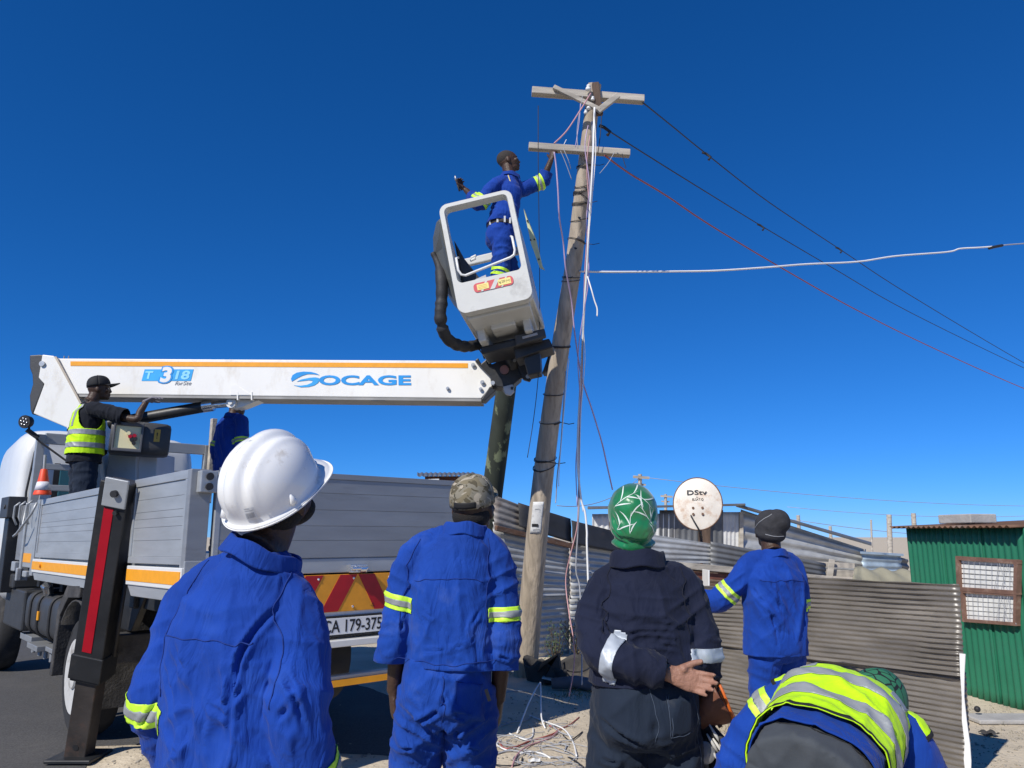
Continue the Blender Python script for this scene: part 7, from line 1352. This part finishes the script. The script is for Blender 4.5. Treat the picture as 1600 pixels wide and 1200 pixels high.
def bt6(mb):
    loft(mb, [((0, 0, .83), .200, .150, 0, 2.4), ((0, 0, 1.05), .185, .140, 0, 2.4), ((0, 0, 1.2), .17, .126, 0, 2.5), ((0, 0, 1.33), .165, .12, 0, 2.5), ((0, 0, 1.40), .11, .09, 0, 2.2), ((0, 0, 1.45), .066, .066, 0, 2)])
    limb(mb, [(.06, .0, 1.38), sr, lerp(sr, er, .5), lerp(sr, er, .80)], [.055, .070, .072, .076]); limb(mb, [(-.06, 0, 1.38), (-.155, 0, 1.34), lerp(Vector((-.165, 0, 1.35)), el6, .6), lerp(Vector((-.165, 0, 1.35)), el6, .85)], [.055, .066, .066, .066])
tee = garment(P, 'shirt', DKNAVY, bt6, [((0, 0, .865), -Z), (lerp(sr, er, .74), er - sr, lerp(sr, er, .8), .10), (lerp(Vector((-.165, 0, 1.35)), el6, .8), el6 - Vector((-.165, 0, 1.35)), lerp(Vector((-.165, 0, 1.35)), el6, .84), .09)], .009, [((.1, -.1, 1.0), .18, (1, 0, .3), 12, .010), (lerp(sr, er, .5), .12, er - sr, 16, .010)])
def bv6(mb):
    loft(mb, [((0, 0, .90), .212, .168, 0, 2.5), ((0, 0, 1.08), .206, .162, 0, 2.5), ((0, 0, 1.22), .198, .150, 0, 2.6), ((0, 0, 1.34), .178, .136, 0, 2.5), ((0, .0, 1.405), .115, .098, 0, 2.3), ((0, .0, 1.44), .08, .08, 0, 2)])
def armhole(me):
    bm = bmesh.new(); bm.from_mesh(me)
    kill = [q for q in bm.faces if (abs(q.calc_center_median().x) > .138 and q.calc_center_median().z > 1.30 + 0) or (abs(q.calc_center_median().x) > .138 + (1.30 - q.calc_center_median().z) * .45 and q.calc_center_median().z > 1.18)]
    bmesh.ops.delete(bm, geom=kill, context='FACES'); bm.to_mesh(me); bm.free()
mb = MB(); bv6(mb); me = fuse(mb, .006, 4); V, N = arr(me); V = fold(V, N, (0, -.1, 1.1), (.2, .15, .14), (.35, 0, 1), 15, .010, seed=4); V = fold(V, N, (.1, -.1, 1.05), (.12, .15, .1), (.8, 0, 1), 16, .010, seed=6); setv(me, V); armhole(me); cut(me, (0, 0, .945), -Z); cut(me, (0, 0, 1.425), Z)
v6 = finish(me, 'vest', HIVIS, P, .003)
for z in (1.00, 1.125): slab(v6, (0, 0, z), Z + X * .0, 0, .048, 'reflective_band', SILV, P, .003, (0, 0, z), .3)
for x in (-.105, .065): slab(v6, (x, 0, 1.3), X, 0, .042, 'reflective_band', SILV, P, .003, (x, 0, 1.3), .20, keep=lambda c: c.z > 1.205)
cap(P, Vector(J['head']) + Vector((0, .0, .018)), hf + Vector((0, 0, .10)), hu, M('black_cap', (.008, .009, .012), .8, 0, .15, 20), M('black_cap', (0, 0, 0)), .088, .106, .100, .085, .03, .012, False)

# ================================================================== 7. man in blue behind the boom
P = small_person('man in dark-shaded blue jacket on the load bed, head hidden by the boom', 361, 8.45, 38, FZ)
J = std(1.73, .18); INV = P_INV[P.name]
body(P, J, .009, SKIN, hands=[(J['wr_l'], (0, .2, -1), (1, 0, 0), (0, 1, .2), {}), (J['wr_r'], (0, .2, -1), (-1, 0, 0), (0, 1, .2), {})]); boots(P, J); eyes(P, J['head'], (0, 1, 0), (0, 0, 1))
q = MB(); q.ell(Vector(J['head']) + Vector((0, -.015, .015)), (.079, .10, .088), None, 18, 12); link_mesh('hair', q.v, q.f, HAIR, P, True)
garment(P, 'trousers', BLUE, legs_build(J), [((0, 0, 1.1), Z)] + [((J['an_' + s]), (0, 0, -1), J['an_' + s], .16) for s in 'lr'], .012, leg_folds(J))
def std_jacket(P, J, voxel, mat, hem=.86, k=1.04, open_=True):
    s1 = [(-.06 * k, 0, 1.44 * k), (-.17 * k, 0, 1.405 * k), lerp(Vector(J['sh_l']), Vector(J['el_l']), .5), J['el_l'], lerp(Vector(J['el_l']), Vector(J['wr_l']), .9)]; s2 = [(.06 * k, 0, 1.44 * k), (.17 * k, 0, 1.405 * k), lerp(Vector(J['sh_r']), Vector(J['el_r']), .5), J['el_r'], lerp(Vector(J['el_r']), Vector(J['wr_r']), .9)]
    def b(mb):
        loft(mb, [((0, 0, hem - .04), .2, .145, 0, 2.4), ((0, 0, 1.05), .188, .138, 0, 2.4), ((0, 0, 1.2 * k), .19, .14, 0, 2.5), ((0, 0, 1.33 * k), .185, .13, 0, 2.6), ((0, 0, 1.40 * k), .14, .11, 0, 2.3), ((0, 0, 1.455 * k), .09, .085, 0, 2.1), ((0, 0, 1.485 * k), .07, .074, 0, 2)])
        for s_ in (s1, s2): sleeve(mb, s_, [.058, .068, .070, .070, .066])
    g_ = garment(P, 'jacket', mat, b, [((0, 0, hem), -Z)] + [(Vector(s_[-1]), Vector(s_[-1]) - Vector(s_[-2]), s_[-1], .09) for s_ in (s1, s2)], voxel, [((0, -.12, 1.1), (.2, .2, .25), (1, 0, .3), 9, .012), (J['el_l'], .13, Z, 15, .012), (J['el_r'], .13, Z, 15, .012)])
    for s_, kp in ((s1, lambda c: c.x < -.16), (s2, lambda c: c.x > .16)): armband(g_, lerp(Vector(s_[2]), Vector(s_[3]), .55), Vector(s_[3]) - Vector(s_[2]), .055, P, .13, keep=kp)
    return g_
std_jacket(P, J, .010, BLUE, k=1.0); collar(P, (0, 0, 1.455), .072, .078, .045, (-.1, 0), BLUE, .008, gap=.0)

# ================================================================== 8. worker in the bucket
fw = B(.10, .74, -.455)
P = person('worker in blue overalls standing in the lift bucket, holding the lower crossarm', fw.x, fw.y, 78, fw.z)
INV = P_INV[P.name]; L = lambda px, py, Y: Vector(INV @ U(px, py, Y))
yb = fw.y
J = std(1.74, .17); hd = L(793, 250, yb + .05); pe = L(783, 368, yb); nk = L(797, 276, yb + .03); ch = L(793, 305, yb)
J.update(head=tuple(hd), neck=tuple(nk - Vector((0, 0, .01))), chest=tuple(ch), belly=tuple(lerp(ch, pe, .6)), pelvis=tuple(pe))
J['sh_l'] = tuple(L(812, 297, yb + .17)); J['sh_r'] = tuple(L(772, 292, yb - .13)); J['el_l'] = tuple(L(848, 283, yb + .18)); J['wr_l'] = tuple(L(861, 250, yb + .12)); J['el_r'] = tuple(L(748, 318, yb - .12)); J['wr_r'] = tuple(L(728, 297, yb + .02))
J['hip_l'] = tuple(pe + Vector((-.08, .04, -.04))); J['hip_r'] = tuple(pe + Vector((.08, .0, -.04))); al, ar = L(797, 430, yb + .12), L(765, 436, yb - .08); gz = .088
J['an_l'] = (al.x, al.y, gz); J['an_r'] = (ar.x, ar.y, gz); J['kn_l'] = tuple(lerp(Vector(J['hip_l']), Vector(J['an_l']), .5) + Vector((0, .05, 0))); J['kn_r'] = tuple(lerp(Vector(J['hip_r']), Vector(J['an_r']), .5) + Vector((0, .04, 0)))
hf, hu = (.12, 1, .22), (-.05, -.2, 1)
wl8, wr8 = Vector(J['wr_l']), Vector(J['wr_r']); gp = L(865, 238, pole_pt(on_pole(905, 235)).y - .13)
dl = (L(866, 226, yb + .1) - wl8).normalized(); dr8 = (L(716, 286, yb + .05) - wr8).normalized()
body(P, J, .0055, SKIN, hands=[(wl8, dl, Vector(INV.to_3x3() @ Vector((.6, .8, 0))), Vector(INV.to_3x3() @ Vector((-.5, -.6, .2))), dict(curl=(.7, .8, .85, .9), s=.95)), (wr8, dr8, Vector(INV.to_3x3() @ Vector((.5, -.6, .6))), Vector(INV.to_3x3() @ Vector((0, -.4, .8))), dict(curl=(.6, .8, .85, .9), s=1.0))], headdir=(hf, hu)); boots(P, J); eyes(P, J['head'], hf, hu)
f, u = Vector(hf).normalized(), Vector(hu); u = (u - f * u.dot(f)).normalized(); r = f.cross(u)
q = MB(); q.ell(hd - f * .012 + u * .014, (.0785, .0945, .083), Matrix((r, f, u)).transposed(), 22, 14); link_mesh('hair', q.v, q.f, M('shaved_hair', (.035, .028, .024), .9, 0, .2, 90, .3, 260), P, True)
tr8 = garment(P, 'trousers', BLUE, legs_build(J, .160, .125, .97, pe.z + .10, 1.02), [((0, 0, pe.z + .10), Z)] + [((J['an_' + s]), (0, 0, -1), J['an_' + s], .16) for s in 'lr'], .009, leg_folds(J, .014))
for s in 'lr':
    a, k = Vector(J['an_' + s]), Vector(J['kn_' + s]); c = Vector((lerp(a, k, .62).x, lerp(a, k, .62).y, .43)); 
    for dz in (0, .05): slab(tr8, c + Z * dz, (a - k), -.014, .014, 'reflective_band', LIME, P, .003, c, .14)
q = MB(); q.tube([pe + Vector((.163 * math.cos(t), .130 * math.sin(t), .095)) for t in np.linspace(0, 2 * math.pi, 33)], [(.028, .006)] * 33, 8, False, 1, (0, 0, 1)); bl8 = link_mesh('tool_belt', q.v, q.f, M('dark_belt', (.045, .035, .03), .7, 0, .2, 14), P, True)
for t in (.4, .0, -.5, -1.1): q = MB(); c = pe + Vector((.168 * math.cos(t), .135 * math.sin(t), .095)); q.box(c - Vector((.008, .008, .030)), c + Vector((.008, .008, .030))); link_mesh('belt_loop', q.v, q.f, m_tw, bl8)
s1 = [lerp(nk, Vector(J['sh_l']), .4), J['sh_l'], lerp(Vector(J['sh_l']), Vector(J['el_l']), .5), J['el_l'], lerp(Vector(J['el_l']), wl8, .45)]; s2 = [lerp(nk, Vector(J['sh_r']), .4), J['sh_r'], lerp(Vector(J['sh_r']), Vector(J['el_r']), .5), J['el_r'], lerp(Vector(J['el_r']), wr8, .55)]
rt = Vector(J['sh_r']) - Vector(J['sh_l']); shc = lerp(Vector(J['sh_r']), Vector(J['sh_l']), .5)
def bj(mb):
    loft(mb, [(pe + Vector((0, 0, .06)), .165, .128, 0, 2.4), (pe + Vector((0, 0, .14)), .172, .134, 0, 2.4), (lerp(ch, pe, .45), .168, .132, 0, 2.4), (ch, .170, .125, 0, 2.5), (lerp(ch, shc, .75), .155, .112, 0, 2.4), (lerp(shc, nk, .55), .10, .085, 0, 2.2), (nk, .07, .07, 0, 2)])
    sleeve(mb, s1, [.058, .068, .068, .066, .060]); sleeve(mb, s2, [.058, .068, .068, .066, .060])
jk = garment(P, 'jacket', BLUE, bj, [((0, 0, pe.z + .10), -Z)] + [(Vector(s_[-1]), Vector(s_[-1]) - Vector(s_[-2]), s_[-1], .08) for s_ in (s1, s2)], .008,
    [(lerp(ch, pe, .5), (.2, .2, .2), (.2, .3, 1), 12, .016), (J['el_l'], .12, Vector(J['el_l']) - Vector(J['sh_l']), 16, .010), (J['el_r'], .12, Vector(J['el_r']) - Vector(J['sh_r']), 16, .010)])
collar(P, nk - Vector((0, 0, .025)), .068, .070, .04, (-.15, 0), BLUE, .012, gap=.45)
for s_ in (s1, s2):
    a, b = Vector(s_[2]), Vector(s_[3])
    for t in (.45, .85): slab(jk, lerp(a, b, t), b - a, -.015, .015, 'reflective_band', LIME, P, .004, lerp(a, b, t), .10)
    slab(jk, lerp(a, b, .65), b - a, -.015, .015, 'silver_stripe', SILV, P, .004, lerp(a, b, .65), .10)
pc = thing('pliers', 'black pliers gripped in the bucket worker\'s left-side hand', 'pliers', U(715, 290, yb + .05))
q = MB(); q.tube([U(722, 297, yb + .06), U(716, 288, yb + .05), U(713, 281, yb + .04)], [.010, .009, .012], 8); q.tube([U(718, 298, yb + .0), U(715, 289, yb + .03), U(713, 281, yb + .04)], [.010, .009, .010], 8); q.build('handle', m_blackc, pc, True)
MB().tube([U(713, 282, yb + .04), U(711.5, 277, yb + .04), U(711, 274, yb + .04)], [.012, .010, .003], 8).build('jaw', m_steel, pc, True)
pe_ = MB(); pe_.tube([U(794, 274, yb - .10), U(799, 288, yb - .12), U(808, 302, yb - .10)], .006, 6); o = pe_.build('neck_cord', M('yellow_cord', (.6, .5, .2), .6), P if False else None, True); tag(o, 'thin yellow cord across the bucket worker\'s chest', 'cord')

# ------------------------------------------------------------------ ground clutter
m_twig = M('dry_twigs', (.09, .07, .05), .9); m_leafg = M('shrub_leaf', (.07, .11, .045), .7, 0, .35, 40); m_leafd = M('shrub_leaf_dry', (.16, .15, .08), .8, 0, .3, 40); m_grass = M('dry_grass', (.20, .18, .075), .9, 0, .35, 30); m_rub = M('old_rubber', (.05, .047, .045), .85, 0, .25, 8, .4, 40, dirt=(.17, .15, .125), damt=.42, dscale=6, dsharp=.25)
def gz_(p): return float(ground_h(p.x, p.y)[0])
ty = thing('scrap_mat', 'old grey rubber sheet curled round debris at the foot of the shrub', 'rubber sheet', G(885, 1058))
c = G(890, 1046, .12); q = MB()
def _rs(u_, v_):
    a = R_(-35 + 300 * u_); rr_ = .33 + .05 * math.sin(3 * a); return c + Vector((rr_ * 1.25 * math.cos(a), rr_ * .55 * math.sin(a), -.14 + .22 * v_ + .05 * math.sin(5 * a + 1) * v_)) + Vector((math.cos(a), .5 * math.sin(a), 0)) * .05 * v_
q.grid(_rs, 36, 6); q.build('curled_sheet', m_rub, ty, True, solid=.012)
q = MB(); q.tube([G(862, 1068, .06), G(900, 1066, .07), G(936, 1072, .07), G(965, 1085, .06)], [.05, .065, .06, .05], 14); q.build('roll', M('mauve_grey_cloth', (.17, .145, .15), .9, 0, .2, 8, .4, 30), ty, True)
q = MB(); q.prism([G(846, 1036, .30), G(872, 1022, .30), G(878, 1064, .04), G(846, 1068, .02), G(836, 1056, .02)], (.02, .05, .01)); o = q.build('black_flap', m_rub, ty, bevel=.01)
q = MB(); q.beam(G(848, 1058, .08), G(866, 1062, .06), .09, .015); q.build('white_scrap', m_paper, ty)
q = MB(); q.beam(G(897, 1030, .16), G(920, 1022, .18), .035, .02); t = q.build('timber_offcut', M('fresh_timber', (.50, .30, .12), .8, 0, .2, 14), None, bevel=.004); tag(t, 'short yellow timber offcut lying in the rubber sheet', 'timber')
for k in range(1): q = MB(); q.tube([G(900 + 22 * math.cos(a), 1040 + 10 * math.sin(a), .14 + .03 * math.sin(2 * a)) for a in np.linspace(0, 9, 40)], .008, 6); t = q.build('wire_coil', m_blackc, None, True); tag(t, 'loose coil of dark wire lying in the rubber sheet', 'wire')
def shrub(px, py, Y, h, w, n, lab, mat):
    t = thing('shrub', lab, 'shrub', G(px, py)); b = G(px, py); b = Vector((b.x, b.y, gz_(b) - .01)); st = MB(); lf = MB(); rnd = random.Random(px)
    for i in range(n):
        a = rnd.uniform(0, 6.28); tip = b + Vector((math.cos(a) * w * rnd.uniform(.2, 1), math.sin(a) * w * .6 * rnd.uniform(.2, 1), h * rnd.uniform(.55, 1.05))); mid = lerp(b, tip, .5) + Vector((rnd.uniform(-.05, .05), rnd.uniform(-.05, .05), .05)); pts = crom([b, mid, tip], 5); st.tube(pts, [.006 - .004 * j / (len(pts) - 1) for j in range(len(pts))], 5)
        for j in range(16):
            p = pts[rnd.randrange(3, len(pts))] + Vector((rnd.gauss(0, .03), rnd.gauss(0, .03), rnd.gauss(0, .03))); d = Vector((rnd.gauss(0, 1), rnd.gauss(0, 1), rnd.gauss(.4, .8))).normalized(); s = d.orthogonal().normalized(); L_ = rnd.uniform(.018, .045)
            lf.add([p, p + d * L_ * .5 + s * L_ * .22, p + d * L_, p + d * L_ * .5 - s * L_ * .22], [(0, 1, 2, 3)])
    st.build('stem', m_twig, t, True); o = lf.build('foliage', mat, t); o['kind'] = 'stuff'
shrub(868, 1040, 9.5, .46, .22, 16, 'dark twiggy shrub growing right of the pole foot', m_leafg); shrub(902, 1030, 9.9, .52, .28, 20, 'paler leafy shrub behind the rubber sheet', m_leafd)
gr = MB(); rnd = random.Random(3)
def tuft(px, py, n, h, sp):
    b = G(px, py); z = gz_(b)
    for i in range(n):
        p = Vector((b.x + rnd.gauss(0, sp), b.y + rnd.gauss(0, sp), z - .01)); d = Vector((rnd.gauss(0, .5), rnd.gauss(0, .5), 1)).normalized(); L_ = h * rnd.uniform(.4, 1.1); s = d.orthogonal().normalized() * .003; m_ = p + d * L_ * .6; t_ = p + d * L_ + Vector((d.x, d.y, -.2)) * L_ * .3
        gr.add([p - s, p + s, m_ + s * .7, t_, m_ - s * .7], [(0, 1, 2, 3, 4)])
for px, py, n, h, sp in ((800, 1052, 60, .16, .12), (790, 1045, 40, .14, .12), (895, 1088, 90, .07, .10), (905, 1080, 40, .08, .06), (880, 1095, 40, .05, .12), (1145, 1145, 40, .08, .05), (1150, 1139, 25, .07, .05), (1530, 1125, 30, .05, .10), (1570, 1128, 40, .05, .15), (1555, 1110, 30, .05, .15), (1595, 1150, 25, .05, .1), (1320, 1180, 20, .05, .1), (1128, 1160, 15, .05, .1), (905, 1150, 25, .04, .2), (850, 1130, 25, .04, .2), (870, 1180, 20, .04, .2)): tuft(px, py, n, h, sp)
t = gr.build('dry_grass', m_grass, None); tag(t, 'sparse dry grass tufts growing from the sand', 'grass', kind='stuff')
# pebbles and litter
m_peb = M('pebble', (.30, .27, .22), .9, 0, .3, 9); pb = MB(); rnd = random.Random(5)
for i in range(1400):
    px = rnd.choice([rnd.uniform(740, 930), rnd.uniform(1080, 1180), rnd.uniform(1520, 1600), rnd.uniform(140, 320), rnd.uniform(500, 760)]); py = rnd.uniform(1085, 1215); b = G(px, py); r_ = rnd.choice([.004, .005, .006, .008, .012]); z = gz_(b)
    if inside_dist(np.array([b.x]), np.array([b.y]), road_poly)[0] > 0 and rnd.random() < .8: continue
    pb.ell((b.x, b.y, z + r_ * .2), (r_ * rnd.uniform(.7, 1.4), r_ * rnd.uniform(.7, 1.4), r_ * .6), Matrix.Rotation(rnd.uniform(0, 3), 3, 'Z'), 6, 4)
t = pb.build('pebbles', m_peb, None, True); tag(t, 'small pebbles scattered over the sand', 'pebbles', kind='stuff')
q = MB(); p = G(1584, 1127); q.box(p + Vector((-.35, -.12, .0)), p + Vector((.5, .14, .035))); t = q.build('paving_slab', m_conc, None, bevel=.01); tag(t, 'flat grey slab lying in the sand by the green shack', 'slab')
q = MB(); q.ell(G(1527, 1108, .08), (.025, .025, .025)); t = q.build('rubber_knob', m_blackc, None, True); tag(t, 'small black knob sticking out beside the panel fence edge', 'knob')
# tangle of stripped wires on the sand
def ground_wire(lst, r_, mat, lab, lift=None):
    pts = []
    for i, (x, y) in enumerate(lst): p = G(x, y); z = gz_(p) + r_ + (lift[i] if lift else .004 * (i % 3)); pts.append(Vector((p.x, p.y, z)))
    return wire('ground_wire', pts, r_, mat, lab, 'wire', 'tangle of stripped wires on the sand')
ground_wire([(808, 1146), (826, 1120), (843, 1099), (845, 1104), (846, 1130), (852, 1138)], .0065, m_whitec, 'white wire loop sticking up from the tangle', [0, .10, .17, .16, .05, 0])
ground_wire([(828, 1119), (850, 1128), (880, 1142), (895, 1160), (901, 1185)], .0065, m_whitec, 'thick white wire curving down beside the navy trousers')
ground_wire([(838, 1122), (858, 1132), (875, 1146), (895, 1152)], .006, m_greyc, 'grey wire lying along the thick white one')
ground_wire([(796, 1146), (808, 1152), (822, 1158), (832, 1150), (833, 1138)], .006, m_whitec, 'white wire curled under the standing loop')
ground_wire([(780, 1160), (788, 1172), (806, 1170), (830, 1158), (850, 1154), (868, 1147), (870, 1140), (858, 1135)], .006, m_redc, 'dark red wire winding through the tangle')
ground_wire([(800, 1200), (808, 1183), (825, 1168), (845, 1160), (862, 1154), (872, 1144)], .006, m_pinkc, 'pink wire crossing the tangle to the lower left')
ground_wire([(768, 1190), (775, 1182), (800, 1177), (830, 1181), (860, 1185), (880, 1186)], .0055, m_greyc, 'long grey wire at the front of the tangle')
ground_wire([(768, 1190), (772, 1196), (790, 1200), (812, 1196), (816, 1186)], .005, m_blackc, 'black wire end looping at the front left')
ground_wire([(783, 1158), (776, 1165), (786, 1174), (800, 1176)], .0055, m_whitec, 'short white wire bow on the left edge of the tangle')
ground_wire([(812, 1180), (830, 1177), (848, 1182), (860, 1186)], .006, m_whitec, 'straight white wire near the front')
ground_wire([(905, 1120), (890, 1132), (875, 1142), (862, 1150)], .005, m_redc, 'thin dark red wire running up to the right')
ground_wire([(880, 1150), (890, 1158), (900, 1154), (910, 1145)], .005, m_blackc, 'thin black wire right of the tangle')
ground_wire([(846, 1170), (868, 1167), (884, 1168), (882, 1176)], .005, m_greyc, 'thin grey bow near the navy trousers')
ground_wire([(888, 1184), (898, 1192), (912, 1203)], .006, m_blackc, 'dark wire end by the navy trousers at the bottom edge')
ground_wire([(780, 1135), (800, 1130), (820, 1128), (830, 1120)], .005, m_greyc, 'grey wire lying in the truck shadow')
ground_wire([(786, 1084), (805, 1081), (830, 1084), (850, 1095)], .005, m_greyc, 'grey wire at the foot of the pole in shadow')

for (px, py, sx, sy, mm, lab) in ((908, 1078, .05, .04, M('blue_plastic', (.05, .16, .30), .5), 'crumpled blue plastic scrap by the foot of the hanging wires'), (848, 1062, .05, .02, m_paper, 'white paper scrap beside the black flap at the pole foot'), (1112, 1090, .05, .05, m_paper, 'pale paper scrap on the sand beside the work gloves'), (835, 1192, .04, .012, m_paper, 'short white strip on the sand in front of the tangle'), (1546, 1150, .05, .03, m_rub, 'small dark rubber scrap on the sand right of the panel')):
    b = G(px, py); z = gz_(b); rnd = random.Random(px); q = MB()
    def _sc(u_, v_): return Vector((b.x + (u_ - .5) * 2 * sx, b.y + (v_ - .5) * 2 * sy * 2, z + .012 + .03 * sx / .05 * abs(math.sin(5 * u_ + px) * math.cos(4 * v_ + py))))
    q.grid(_sc, 6, 5); o = q.build('plastic_scrap' if mm is not m_paper else 'paper_scrap', mm, None, solid=.003); tag(o, lab, 'scrap', 'scraps on the sand')

tw = MB(); rnd = random.Random(11)
for i in range(26):
    b = G(rnd.uniform(775, 905), rnd.uniform(1125, 1200)); a = rnd.uniform(0, 6.28); p = Vector((b.x, b.y, 0)); pts = []; cv = rnd.uniform(-.5, .5)
    for k in range(rnd.randrange(7, 16)):
        pts.append(Vector((p.x, p.y, gz_(p) + .004 + .012 * abs(math.sin(k * .7 + i))))); p = p + Vector((math.cos(a), math.sin(a), 0)) * .05; a += cv + rnd.gauss(0, .25)
    tw.tube(crom(pts, 3), rnd.choice([.0022, .003, .0035]), 5)
t = tw.build('wire_offcuts', m_greyc, None, True); tag(t, 'fine grey wire offcuts strewn through the tangle on the sand', 'wire', kind='stuff')
